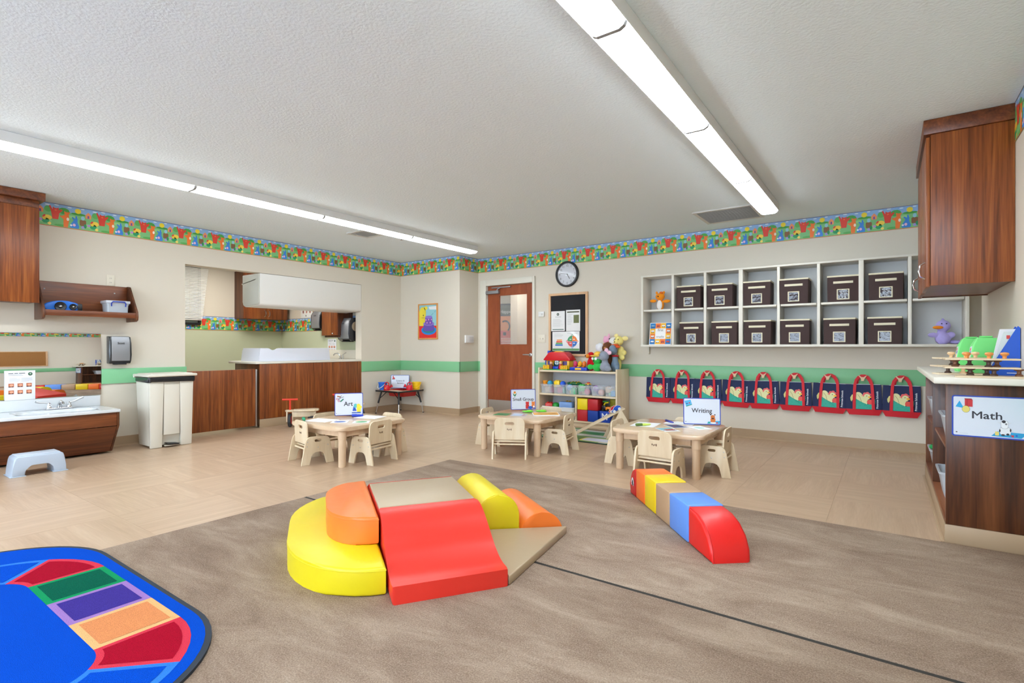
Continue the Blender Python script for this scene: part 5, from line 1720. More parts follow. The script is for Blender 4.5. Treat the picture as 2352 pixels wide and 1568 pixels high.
def pic_sci(P, w, h):
    P.poly([(w * .07, h * .68), (w * .24, h * .68), (w * .2, h * .8), (w * .14, h * .86), (w * .17, h * .94), (w * .09, h * .92), (w * .1, h * .8)], (206, 40, 42), 1)
    P.poly(rect(w * .06, w * .2, h * .66, h * .7), (30, 110, 90), 1)
    P.poly([(w * .7, h * .12), (w * .82, h * .12), (w * .76, h * .4)], (226, 130, 170), 1).poly([(w * .83, h * .12), (w * .95, h * .12), (w * .89, h * .46)], (40, 164, 160), 1)
    P.poly(rect(w * .68, w * .96, h * .06, h * .12), (120, 90, 150), 2).poly(rect(w * .84, w * .94, h * .1, h * .15), (226, 60, 60), 3)


def pic_math(P, w, h):
    P.poly([(w * .05, h * .72), (w * .165, h * .69), (w * .105, h * .87)], (26, 160, 216), 1)
    P.poly(rect(w * .175, w * .28, h * .73, h * .9), (200, 36, 42), 1).poly([(w * .175, h * .9), (w * .28, h * .9), (w * .265, h * .93), (w * .17, h * .93)], (160, 26, 34), 2).poly(rect(w * .205, w * .209, h * .73, h * .9), (90, 14, 20), 2)
    P.poly(ell(w * .19, h * .67, w * .054, h * .085, 18), (70, 66, 40), 2).poly(ell(w * .19, h * .67, w * .051, h * .08, 18), (222, 206, 110), 3)
    P.poly([(w * .52, h * .06), (w * .9, h * .04), (w * .97, h * .16), (w * .6, h * .18)], (26, 154, 206), 1).poly(rrect(w * .57, w * .62, h * .08, h * .17, w * .008), (226, 206, 110), 2)
    P.poly(rrect(w * .63, w * .77, h * .1, h * .28, w * .03), (120, 122, 128), 2).poly(rrect(w * .633, w * .767, h * .104, h * .276, w * .03), (226, 228, 232), 3)
    P.poly(rrect(w * .643, w * .737, h * .25, h * .44, w * .035), (110, 112, 118), 4).poly(rrect(w * .646, w * .734, h * .254, h * .436, w * .035), (230, 232, 236), 5)
    P.poly(ell(w * .68, h * .415, w * .025, h * .035), (44, 38, 46), 6).poly(ell(w * .71, h * .36, w * .013, h * .02), (44, 38, 46), 6).poly(ell(w * .71, h * .36, w * .006, h * .01, 8), (170, 170, 174), 7)
    for s in (-1, 1):
        P.poly([(w * (.69 + s * .045), h * .39), (w * (.69 + s * .095), h * .4), (w * (.69 + s * .05), h * .36)], (206, 208, 214), 5)
    P.poly(ell(w * .63, h * .2, w * .01, h * .035), (44, 38, 46), 6).poly(ell(w * .765, h * .22, w * .01, h * .04), (44, 38, 46), 6).poly(ell(w * .67, h * .1, w * .025, h * .02), (44, 38, 46), 6).poly(ell(w * .73, h * .12, w * .02, h * .025), (44, 38, 46), 6)
    P.poly([(w * .76, h * .1), (w * .81, h * .11), (w * .8, h * .05)], (206, 40, 50), 4).poly(ell(w * .84, h * .1, w * .015, h * .02, 8), (30, 80, 190), 4)


# ---------------------------------------------------------------- corner sensory table
t = thing('activity_table', 'low sensory table with black edge and red tub in the corner', 'table', (-6.30, 5.76, 0), 0)
TH = 0.372
top = MB()
me = cutout('top', rrect(-0.27, 0.27, -0.27, 0.27, 0.04), [rrect(-0.16, 0.2, -0.12, 0.2, 0.03)], 0.02, 0.002)
mesh_to(top, me, TR(0, 0, TH - 0.011))
top.build('top', wood('table_laminate', [(0.3, (216, 176, 128)), (0.7, (232, 196, 150))], 'x', rough=0.35), t, 40)
me = cutout('edge_band', rrect(-0.28, 0.28, -0.28, 0.28, 0.05), [rrect(-0.27, 0.27, -0.27, 0.27, 0.04)], 0.026, 0.003)
e = MB()
mesh_to(e, me, TR(0, 0, TH - 0.013))
e.build('edge_band', M_black, t, 40)
tub = MB()
o = rrect(-0.155, 0.195, -0.115, 0.195, 0.03)
n = len(o)
vs, fs = [], []
for f, z in ((1.03, TH + 0.003), (1.0, TH - 0.002), (0.94, TH - 0.09), (0.9, TH - 0.1)):
    vs += [(0.02 + (x - 0.02) * f, 0.04 + (y - 0.04) * f, z) for x, y in o]
for k in range(3):
    for i in range(n):
        fs.append((k * n + i, k * n + (i + 1) % n, (k + 1) * n + (i + 1) % n, (k + 1) * n + i))
fs.append(tuple(3 * n + i for i in range(n)))
tub.add(vs, fs)
tub.build('tub', pl((178, 26, 26)), t, 40)
for sx in (-1, 1):
    for sy in (-1, 1):
        a = (sx * 0.2, sy * 0.2, TH - 0.03)
        b = (sx * 0.235, sy * 0.235, 0.165)
        c = (sx * 0.26, sy * 0.26, 0.012)
        l = MB().cyl(a, b, 0.014).build('leg', M_black, t)
        MB().cyl(b, c, 0.0095).build('leg_tip', M_chrome, l)
        MB().lathe([(0.013, 0), (0.014, 0.004), (0.01, 0.014)], 10, TR(sx * 0.26, sy * 0.26, 0)).build('glide', M_black, l)
        MB().tube([(sx * 0.08, sy * 0.2, TH - 0.03), (sx * 0.215, sy * 0.215, 0.24)], 0.006, 8).build('brace', M_black, l)


def bucket(label, loc, rgb, handle, rz):
    t = thing('sand_bucket', label, 'bucket', loc, rz, 'toys on the sensory table')
    MB().lathe([(0.052, 0), (0.068, 0.108), (0.074, 0.108), (0.074, 0.118), (0.066, 0.118), (0.05, 0.006), (0.001, 0.006)], 24).build('shell', pl(rgb), t, 40)
    MB().tube([(0.074 * math.cos(a), -0.074 * abs(math.sin(a)) - 0.004, 0.105 - 0.08 * abs(math.sin(a))) for a in [PI * i / 12 for i in range(13)]], 0.005, 8).build('handle', handle, t)
    return t


def watering_can(label, loc, rz):
    t = thing('watering_can', label, 'watering can', loc, rz, 'toys on the sensory table')
    m = pl((206, 26, 46))
    MB().lathe([(0.046, 0), (0.05, 0.008), (0.046, 0.06), (0.036, 0.078), (0.02, 0.082)], 20).build('tank', m, t)
    MB().tube([(-0.034, 0, 0.075), (-0.03, 0, 0.11), (0, 0, 0.126), (0.03, 0, 0.11), (0.034, 0, 0.075)], 0.008, 8).build('handle', m, t)
    MB().tube([(0.035, 0, 0.03), (0.06, -0.005, 0.05), (0.07, -0.008, 0.062)], [0.014, 0.012, 0.012], 10).build('spout', m, t)
    MB().lathe([(0.012, 0), (0.026, 0.02), (0.026, 0.024)], 16, TR(0.068, -0.008, 0.06) @ RO(1.1, 'Y')).build('rose', m, t)
    MB().lathe([(0.009, 0), (0.009, 0.002)], 12, TR(0.0, -0.049, 0.035) @ RO(R90, 'X')).build('badge', YEL, t)
    return t


bucket('blue sand bucket with white handle at the left of the sensory table', (-6.48, 5.57, TH + 0.001), (28, 108, 214), M_whiteplastic, -0.1)
watering_can('red toy watering can beside the blue bucket', (-6.355, 5.545, TH + 0.001), 0.35)
bucket('yellow sand bucket at the right of the sensory table', (-6.10, 5.93, TH + 0.0015), (244, 200, 24), YEL, 0.5)
watering_can('red toy watering can beside the yellow bucket', (-6.08, 5.765, TH + 0.001), 3.5)
sign('Science and Sensory sign board standing on the corner table', (-6.45, 5.90, TH + 0.005), 0.6, 0.3, 0.215, ['Science &', 'Sensory'], 0.034, pic_sci, 0.1, 0.52, 0.56)

# ================================================================ TODDLER TABLES AND CHAIRS
TZ = 0.35


def table(label, x, y):
    t = thing('toddler_table', label, 'table', (x, y, 0), 0, 'square maple toddler tables')
    MB().prism(rrect(-0.39, 0.39, -0.39, 0.39, 0.07, 8), TZ - 0.034, TZ, None, r=0.012, seg=3).build('top', maplex, t, 50)
    for sx, sy in ((-1, -1), (1, -1), (1, 1), (-1, 1)):
        l = MB().lathe([(0.03, 0.0), (0.032, 0.006), (0.032, 0.235), (0.033, 0.237)], 20, TR(sx * 0.325, sy * 0.325, 0)).build('leg', mapley, t, 40)
        MB().lathe([(0.035, 0.238), (0.036, 0.242), (0.036, TZ - 0.035)], 20, TR(sx * 0.325, sy * 0.325, 0)).build('collar', mapley, l, 40)
    for a in range(4):
        M = RO(a * R90, 'Z')
        MB().rbox(-0.285, 0.285, -0.335, -0.317, 0.26, TZ - 0.035, 0.003, 2, M).build('apron', mapley, t)
    for sx, sy in ((-1, -1), (1, -1), (1, 1), (-1, 1)):
        MB().prism([(sx * 0.31, sy * 0.19), (sx * 0.31, sy * 0.29), (sx * 0.29, sy * 0.31), (sx * 0.19, sy * 0.31)], 0.27, TZ - 0.036, None).build('corner_brace', mapley, t, 0)
    return t


TABLES = {'Art': (-4.205, 3.205), 'Small': (-3.06, 4.575), 'Writing': (-1.56, 4.575)}
table('square maple table with the Art sign, nearest the walnut counter', *TABLES['Art'])
table('square maple table with the Small Group sign, in front of the birch shelf', *TABLES['Small'])
table('square maple table with the Writing sign, in front of the tote bags', *TABLES['Writing'])

# toddler chair: two arched side panels, back board with a grip hole, seat
out = [(-0.15, 0), (-0.078, 0), (-0.066, 0.05), (-0.058, 0.08), (-0.042, 0.1), (-0.02, 0.108), (0.02, 0.108), (0.042, 0.1), (0.058, 0.08), (0.066, 0.05), (0.078, 0), (0.15, 0),
       (0.142, 0.05), (0.115, 0.19), (0.105, 0.222), (0.088, 0.24), (0.065, 0.247), (-0.065, 0.247), (-0.088, 0.24), (-0.105, 0.222), (-0.115, 0.19), (-0.142, 0.05)]
hole = rrect(-0.03, 0.03, 0.2, 0.222, 0.0105, 5)
side_me = cutout('side_panel', out, [hole], 0.016, 0.002)
MBs = MB()
mesh_to(MBs, side_me, YZ)
back_out = [(-0.143, 0), (0.143, 0)] + ell(0.093, 0.155, 0.05, 0.05, 6, 0, PI / 2) + ell(-0.093, 0.155, 0.05, 0.05, 6, PI / 2, PI)
back_me = cutout('backrest', back_out, [rrect(-0.045, 0.045, 0.135, 0.165, 0.0145, 5)], 0.013, 0.002)
MBb = MB()
BKM = TR(0, 0.082, 0.175) @ RO(-0.06, 'X')
mesh_to(MBb, back_me, BKM @ XZ)


def make_chair():
    t = thing('toddler_chair', 'chair', 'chair', (0, 0, 0), 0, 'birch toddler chairs around the tables')
    for s in (-1, 1):
        m = MB()
        m.v = [(x + s * 0.155, y, z) for x, y, z in MBs.v]
        m.f, m.c = list(MBs.f), list(MBs.c)
        p = m.build('side_panel', birch, t, 40)
        bl = MB()
        for y, z in ((0.095, 0.205), (-0.09, 0.165), (0.0, 0.15), (0.1, 0.165)):
            bl.lathe([(0.0045, 0), (0.0045, 0.0022), (0.002, 0.003)], 8, TR(s * 0.163, y, z) @ RO(s * R90, 'Y'))
        bl.build('bolts', M_steel, p)
    b = MBb.build('backrest', birch, t, 40)
    mk = MB()
    for k in range(4):
        mk.box(-0.02 + k * 0.012, -0.014 + k * 0.012, -0.0085, -0.0078, 0.088 + 0.004 * (k % 2), 0.106 - 0.003 * (k % 3), BKM @ Matrix.Diagonal((1, -1, 1, 1)))
    mk.build('burnt_mark', mat('burnt_brown', (96, 62, 44), 0.7), b, 0)
    MB().rbox(-0.146, 0.146, -0.115, 0.072, 0.15, 0.163, 0.004, 2, RO(-0.03, 'X')).build('seat', birchx, t)
    MB().cyl((-0.147, 0.085, 0.13), (0.147, 0.085, 0.13), 0.008).build('stretcher', birch, t)
    MB().cyl((-0.147, -0.09, 0.13), (0.147, -0.09, 0.13), 0.008).build('stretcher', birch, t)
    return t


CH = [((-4.319, 2.865), (0.2, 0.98), 'birch toddler chair at the Art table on the sink side, back to the carpet'),
      ((-3.85, 3.20), (-1, -0.1), 'birch toddler chair tucked into the right side of the Art table'),
      ((-4.10, 3.555), (0, -1), 'birch toddler chair on the far side of the Art table'),
      ((-4.555, 3.25), (1, 0), 'birch toddler chair on the counter side of the Art table'),
      ((-3.50, 4.575), (0.98, 0.16), 'birch toddler chair at the door side of the Small Group table'),
      ((-2.945, 4.10), (-0.5, 0.86), 'birch toddler chair turned with its back to us at the Small Group table'),
      ((-2.675, 4.58), (-0.98, -0.18), 'birch toddler chair at the ramp side of the Small Group table'),
      ((-3.06, 4.935), (0, -1), 'birch toddler chair on the far side of the Small Group table'),
      ((-1.945, 4.535), (1, 0.02), 'birch toddler chair at the play mat side of the Writing table'),
      ((-1.50, 4.15), (0.06, 1), 'birch toddler chair behind the caterpillar blocks at the Writing table'),
      ((-1.165, 4.57), (-1, -0.03), 'birch toddler chair at the counter side of the Writing table'),
      ((-1.52, 4.935), (0, -1), 'birch toddler chair on the tote bag side of the Writing table')]
proto = make_chair()
for i, ((x, y), f, lab) in enumerate(CH):
    o = proto if i == 0 else copy_tree(proto)
    o.location = (x, y, 0)
    o.rotation_euler = (0, 0, math.atan2(f[1], f[0]) + R90)
    o['label'] = lab


# ---------------------------------------------------------------- things on the tables
def paper(label, loc, rz, w, h, draw=None, th=0.0012, rgb=(242, 243, 246), grp='papers on the tables', name='paper_sheet', cat='paper'):
    t = thing(name, label, cat, loc, rz, grp)
    MB().rbox(-w / 2, w / 2, -h / 2, h / 2, 0, th, min(0.0005, th / 3), 1).build('sheet', mat('sheet_%d_%d_%d' % rgb, rgb, 0.5), t)
    if draw:
        P = Print()
        draw(P, w, h, th)
        P.build('print', M_print, t, 0)
    return t


def leafpic(c1, c2):
    def f(P, w, h, th):
        pts = ell(0, 0, w * 0.36, h * 0.3, 14)
        up(P, pts, c1, 1, th)
        up(P, ell(w * 0.06, h * 0.02, w * 0.24, h * 0.18, 12), c2, 2, th)
        up(P, rect(-w * 0.45, -w * 0.3, -0.002, 0.002), c1, 2, th)
    return f


def marker(label, loc, rz, rgb, cap=None, ln=0.13, r=0.011):
    t = thing('marker_pen', label, 'marker', loc, rz, 'markers and crayons on the tables')
    m = pl(rgb)
    MB().lathe([(r * 0.9, -ln / 2), (r, -ln / 2 + 0.004), (r, ln * 0.12), (r * 0.75, ln * 0.3), (r * 0.7, ln * 0.42), (r * 0.35, ln / 2)], 14, TR(0, 0, r) @ RO(R90, 'Y')).build('barrel', m, t)
    MB().lathe([(r * 1.12, -ln / 2 - 0.002), (r * 1.12, -ln * 0.1), (r, -ln * 0.09)], 14, TR(0, 0, r * 1.12) @ RO(R90, 'Y')).build('cap', pl(cap or rgb), t)
    return t


Z = TZ + 0.0006
paper('plain white paper on the Art table near the sink', (-4.385, 3.02, Z), 0.25, 0.26, 0.2)
paper('plain white paper on the far side of the Art table', (-4.19, 3.44, Z), 0.25, 0.25, 0.2)
paper('square card with a blue leaf on the Art table', (-4.155, 3.06, Z), 0.75, 0.15, 0.15, leafpic((34, 62, 150), (70, 100, 180)), name='leaf_card', cat='card')
paper('square card with a green leaf on the Art table', (-3.985, 3.17, Z), 0.75, 0.15, 0.15, leafpic((96, 176, 60), (60, 160, 110)), name='leaf_card', cat='card')
marker('stubby teal crayon at the sink corner of the Art table', (-4.49, 2.905, Z), -0.5, (22, 156, 112), (22, 150, 108), 0.11, 0.014)
marker('stubby blue crayon in front of the Art sign', (-4.31, 3.385, Z), 0.9, (36, 66, 190), None, 0.11, 0.013)
sign('Art sign board standing on the table by the counter', (-4.43, 3.37, TZ + 0.007), math.atan2(0.22, 0.16), 0.275, 0.225, ['Art'], 0.062, pic_art, 0.1, 0.48, 0.51)

paper('small green card on the Small Group table', (-3.25, 4.38, Z), 0.3, 0.15, 0.17, lambda P, w, h, th: up(P, rect(-w * .4, w * .4, -h * .1, h * .1), (60, 110, 70), 1, th), rgb=(72, 138, 84), name='picture_card', cat='card')
paper('pale blue card on the Small Group table', (-3.08, 4.44, Z), 0.35, 0.15, 0.17, lambda P, w, h, th: up(P, rect(w * .25, w * .42, -h * .35, h * .35), (206, 130, 140), 1, th), rgb=(190, 204, 226), name='picture_card', cat='card')
paper('open picture book in orange and yellow on the Small Group table', (-2.875, 4.63, Z), 0.65, 0.27, 0.22, lambda P, w, h, th: (up(P, rect(-w * .48, w * .48, -h * .46, h * .46), (244, 178, 84), 1, th), up(P, rect(-w * .3, w * .4, -h * .05, h * .02), (90, 120, 70), 2, th), up(P, ell(-w * .2, -h * .25, w * .06, h * .06), (216, 90, 60), 2, th), up(P, ell(w * .3, h * .1, w * .08, h * .05), (226, 96, 56), 2, th), up(P, ell(0, h * .3, w * .14, h * .07), (250, 220, 120), 2, th)), th=0.008, name='picture_book', cat='book')
for (x, y, rz, lab) in ((-3.12, 4.66, 0.3, 'green frog-shaped toy near the Small Group sign'), (-3.02, 4.77, 0.2, 'green flat toy beside the open picture book')):
    t = thing('flat_toy', lab, 'toy', (x, y, Z), rz, 'green toys on the Small Group table')
    MB().sph((0, 0, 0.011), (0.065, 0.032, 0.011), 16).build('body', pl((108, 206, 50)), t)
    MB().sph((0.02, 0.0, 0.022), (0.03, 0.018, 0.007), 12).build('lid', pl((150, 226, 90)), t)
sign('Small Group sign board standing on the table by the door', (-3.27, 4.80, TZ + 0.007), math.atan2(0.22, 0.21), 0.28, 0.225, ['Small Group'], 0.047, pic_group, 0.1, 0.5, 0.5)

paper('plain white paper with a lime crayon on the Writing table', (-1.77, 4.55, Z), 0.1, 0.21, 0.27)
paper('plain white paper under the blue pen on the Writing table', (-1.545, 4.815, Z), 0.05, 0.26, 0.17)
paper('photo card in blue and red at the front of the Writing table', (-1.51, 4.375, Z), 0.8, 0.14, 0.19, lambda P, w, h, th: (up(P, rect(-w * .45, w * .45, -h * .1, h * .45), (120, 190, 204), 1, th), up(P, rect(-w * .2, w * .4, -h * .2, h * .12), (186, 70, 66), 2, th), up(P, rect(-w * .45, w * .45, -h * .28, -h * .2), (70, 80, 90), 2, th)), name='picture_card', cat='card')
paper('dark navy photo card in the middle of the Writing table', (-1.515, 4.605, Z), 0.85, 0.14, 0.19, lambda P, w, h, th: (up(P, rect(-w * .44, w * .44, -h * .44, h * .44), (66, 76, 116), 1, th), up(P, ell(0, h * .1, w * .16, h * .06), (190, 90, 90), 2, th)), name='picture_card', cat='card')
paper('pale green photo card at the counter side of the Writing table', (-1.32, 4.63, Z), 0.85, 0.14, 0.19, lambda P, w, h, th: up(P, ell(0, 0, w * .3, h * .25), (176, 214, 206), 1, th), name='picture_card', cat='card')
marker('lime green crayon on the white paper of the Writing table', (-1.755, 4.46, Z + 0.0013), 0.85, (206, 226, 96), (90, 120, 50), 0.14, 0.011)
marker('dark blue pen near the Writing sign', (-1.635, 4.80, Z + 0.0013), -0.75, (66, 72, 170), (40, 44, 120), 0.14, 0.009)
sign('Writing sign board standing on the table by the tote bags', (-1.345, 4.80, TZ + 0.007), 0.38, 0.315, 0.235, ['Writing'], 0.055, pic_write, 0.1, 0.5, 0.52)

# ================================================================ CUBBIES
CD = 0.30
CXS = [-2.47, -2.087, -1.712, -1.326, -0.947, -0.575, -0.21, 0.174, 0.587]
CZ0, CZM, CZ1 = 1.055, 1.493, 1.925
t = thing('cubby_unit', 'long cream wall cubby unit with two rows of square holes', 'cubby', (0, YB, 0), 0)
for i, x in enumerate(CXS):
    wdt = 0.028 if i not in (3, 6) else 0.042
    MB().rbox(x - wdt / 2, x + wdt / 2, -CD, -0.0145, CZ0 + 0.02, CZ1 - 0.02, 0.002).build('upright', M_cream, t)
MB().rbox(CXS[0] - 0.014, CXS[-1] + 0.014, -CD - 0.003, -0.0145, CZ0 - 0.005, CZ0 + 0.02, 0.002).build('bottom_board', M_cream, t)
MB().rbox(CXS[0] - 0.014, CXS[-1] + 0.014, -CD - 0.003, -0.0145, CZ1 - 0.02, CZ1, 0.002).build('top_board', M_cream, t)
for a, b in zip(CXS[:-1], CXS[1:]):
    MB().rbox(a + 0.0212, b - 0.0212, -CD, -0.0145, CZM - 0.011, CZM + 0.011, 0.002).build('middle_board', M_cream, t)
MB().box(CXS[0] - 0.014, CXS[-1] + 0.014, -0.014, -0.0015, CZ0 - 0.004, CZ1).build('back_panel', mat('cubby_back', (214, 214, 212), 0.5), t, 0)
for x in (CXS[0] - 0.016, CXS[-1] + 0.016):
    MB().prism([(-0.0015, CZ0 - 0.1), (-0.03, CZ0 - 0.09), (-0.05, CZ0 - 0.006), (-0.0015, CZ0 - 0.006)], x - 0.008, x + 0.008, YZ).build('bracket', M_cream, t, 0)

# fabric bins
M_fab = mat('brown_fabric', (74, 56, 54), 0.85, bump=(300, 0.4, 0.002), vary=(3, (62, 46, 45)))
M_trim = mat('cream_binding', (226, 218, 190), 0.7)
M_pock = mat('clear_pocket', (70, 64, 70), 0.05, spec=0.55, bump=(11, 0.4, 0.02))


def make_bin():
    t = thing('storage_bin', 'bin', 'storage bin', (0, 0, 0), 0, 'brown fabric bins in the cubbies')
    w, d, h = 0.276, 0.255, 0.262
    o = rrect(-w / 2, w / 2, -d / 2, d / 2, 0.008, 2)
    n = len(o)
    vs, fs = [], []
    for f, z in ((0.985, 0), (1.0, h * 0.5), (1.0, h), (0.965, h), (0.96, 0.01)):
        vs += [(x * f, y * f, z) for x, y in o]
    fs.append(tuple(range(n - 1, -1, -1)))
    for k in range(4):
        for i in range(n):
            fs.append((k * n + i, k * n + (i + 1) % n, (k + 1) * n + (i + 1) % n, (k + 1) * n + i))
    fs.append(tuple(4 * n + i for i in range(n)))
    mb = MB()
    mb.add(vs, fs)
    mb.build('body', M_fab, t, 40)
    e = MB()
    mesh_to(e, cutout('rim', rrect(-w / 2 - 0.002, w / 2 + 0.002, -d / 2 - 0.002, d / 2 + 0.002, 0.01, 3), [rrect(-w / 2 + 0.006, w / 2 - 0.006, -d / 2 + 0.006, d / 2 - 0.006, 0.008, 3)], 0.016, 0.001), TR(0, 0, h - 0.004))
    e.build('rim_binding', M_trim, t, 40)
    MB().rbox(-0.085, 0.085, -d / 2 - 0.004, -d / 2 - 0.0005, h - 0.078, h - 0.055, 0.001).build('label_strip', M_trim, t)
    e = MB()
    mesh_to(e, cutout('pocket_frame', rrect(-0.054, 0.054, 0.022, 0.128, 0.003, 2), [rrect(-0.044, 0.044, 0.031, 0.119, 0.002, 2)], 0.004, 0.0008), TR(0, -d / 2 - 0.0025, 0) @ XZ)
    pf = e.build('pocket_frame', M_trim, t, 40)
    MB().box(-0.0445, 0.0445, -d / 2 - 0.002, -d / 2 - 0.0005, 0.0305, 0.1195).build('pocket_window', M_pock, pf, 0)
    return t


top_l = [(-2.046, -1.765), (-1.696, -1.418), (-1.304, -1.032), (-0.942, -0.664), (-0.5, -0.227), (-0.145, 0.13)]
bot_l = [(-2.01, -1.726), (-1.643, -1.365), (-1.29, -1.018), (-0.934, -0.662), (-0.53, -0.253), (-0.156, 0.121)]
ordn = ['first', 'second', 'third', 'fourth', 'fifth', 'sixth']
bin0 = make_bin()
k = 0
random.seed(5)
for row, lst, z in (('upper', top_l, CZM + 0.0115), ('lower', bot_l, CZ0 + 0.0205)):
    for i, (a, b) in enumerate(lst):
        o = bin0 if k == 0 else copy_tree(bin0)
        k += 1
        o.location = ((a + b) / 2, 6.229 + 0.135 + random.uniform(-0.012, 0.006), z)
        o.rotation_euler = (0, 0, random.uniform(-0.04, 0.04))
        o['label'] = 'brown fabric bin, %s from the clock side in the %s cubby row' % (ordn[i], row)

plush('orange plush cat with white belly in the top end cubby', (-2.285, 6.36, CZM + 0.0115), 0.0, (250, 152, 36),
      [((0, 0, 0.06), (0.048, 0.045, 0.07)), ((0, -0.006, 0.165), (0.058, 0.048, 0.045)), ((-0.085, -0.015, 0.115), (0.045, 0.02, 0.022)), ((0.085, -0.015, 0.105), (0.05, 0.02, 0.022)), ((-0.045, 0, 0.215), (0.016, 0.012, 0.02)), ((0.045, 0, 0.215), (0.016, 0.012, 0.02))],
      [('belly', (240, 232, 226), [((0.0, -0.032, 0.06), (0.036, 0.02, 0.06))]), ('nose', K, [((-0.008, -0.056, 0.165), (0.009, 0.006, 0.008))]), ('tuft', (228, 110, 30), [((0.02, -0.02, 0.212), (0.026, 0.02, 0.014))])], name='plush_toy')
plush('lilac plush duck with orange bill in the end cubby by the counter', (0.405, 6.36, CZ0 + 0.0205), 0.25, (186, 174, 236),
      [((0.02, 0, 0.055), (0.062, 0.052, 0.062)), ((0.02, -0.005, 0.17), (0.058, 0.05, 0.055)), ((0.01, 0, 0.1), (0.035, 0.035, 0.05)), ((-0.06, -0.02, 0.085), (0.045, 0.016, 0.024)), ((0.075, -0.02, 0.085), (0.035, 0.018, 0.03)), ((0.12, 0.02, 0.02), (0.06, 0.03, 0.018)), ((0.02, 0, 0.232), (0.012, 0.008, 0.014))],
      [('bill', (248, 146, 24), [((-0.035, -0.055, 0.155), (0.042, 0.022, 0.016))]), ('eye', (70, 60, 110), [((-0.005, -0.05, 0.19), 0.006), ((0.03, -0.056, 0.19), 0.006)])])
# picture book in the bottom end cubby
t = thing('board_book', 'square board book of first trucks in the bottom end cubby', 'book', (-2.27, 6.30, CZ0 + 0.0205), 0.0)
t.rotation_euler = (-0.16, 0, 0)
w = 0.275
MB().rbox(-w / 2, w / 2, 0, 0.018, 0.0, w, 0.002).build('pages', mat('book_block', (236, 236, 230), 0.5), t)
P = Print(-w / 2, -0.0002, 0, 0.0004)
P.poly(rect(0, w, 0, w), (244, 244, 244), 1)
cols = [[(28, 122, 196), (244, 132, 50), (250, 190, 50), (28, 122, 196)], [(250, 190, 50), None, None, (244, 132, 50)], [(244, 132, 50), None, None, (250, 190, 50)], [(28, 122, 196), (250, 190, 50), (244, 132, 50), (28, 122, 196)]]
q = w / 4.2
for r in range(4):
    for c in range(4):
        if cols[r][c]:
            x0, z0 = 0.0065 + c * q, w - 0.0065 - (r + 1) * q
            P.poly(rect(x0, x0 + q, z0, z0 + q), cols[r][c], 2)
            P.poly(rrect(x0 + q * .2, x0 + q * .8, z0 + q * .35, z0 + q * .65, q * .08, 3), random.choice([(230, 236, 240), (206, 70, 60), (120, 180, 214)]), 3)
            P.poly(ell(x0 + q * .35, z0 + q * .32, q * .1, q * .1, 8), (60, 66, 76), 4).poly(ell(x0 + q * .66, z0 + q * .32, q * .1, q * .1, 8), (60, 66, 76), 4)
P.text('first', w * 0.5, w * 0.66, 0.044, (54, 56, 62), 3).text('trucks', w * 0.5, w * 0.36, 0.038, (54, 56, 62), 3)
P.build('cover_print', M_print, t, 0)

# ================================================================ TOTE BAGS
M_navy = mat('navy_canvas', (28, 42, 86), 0.75, bump=(350, 0.25, 0.002), vary=(4, (22, 34, 72)))
M_redc = mat('red_webbing', (206, 26, 42), 0.65, bump=(350, 0.2, 0.002))
M_hook = mat('wood_peg', (226, 192, 156), 0.5)


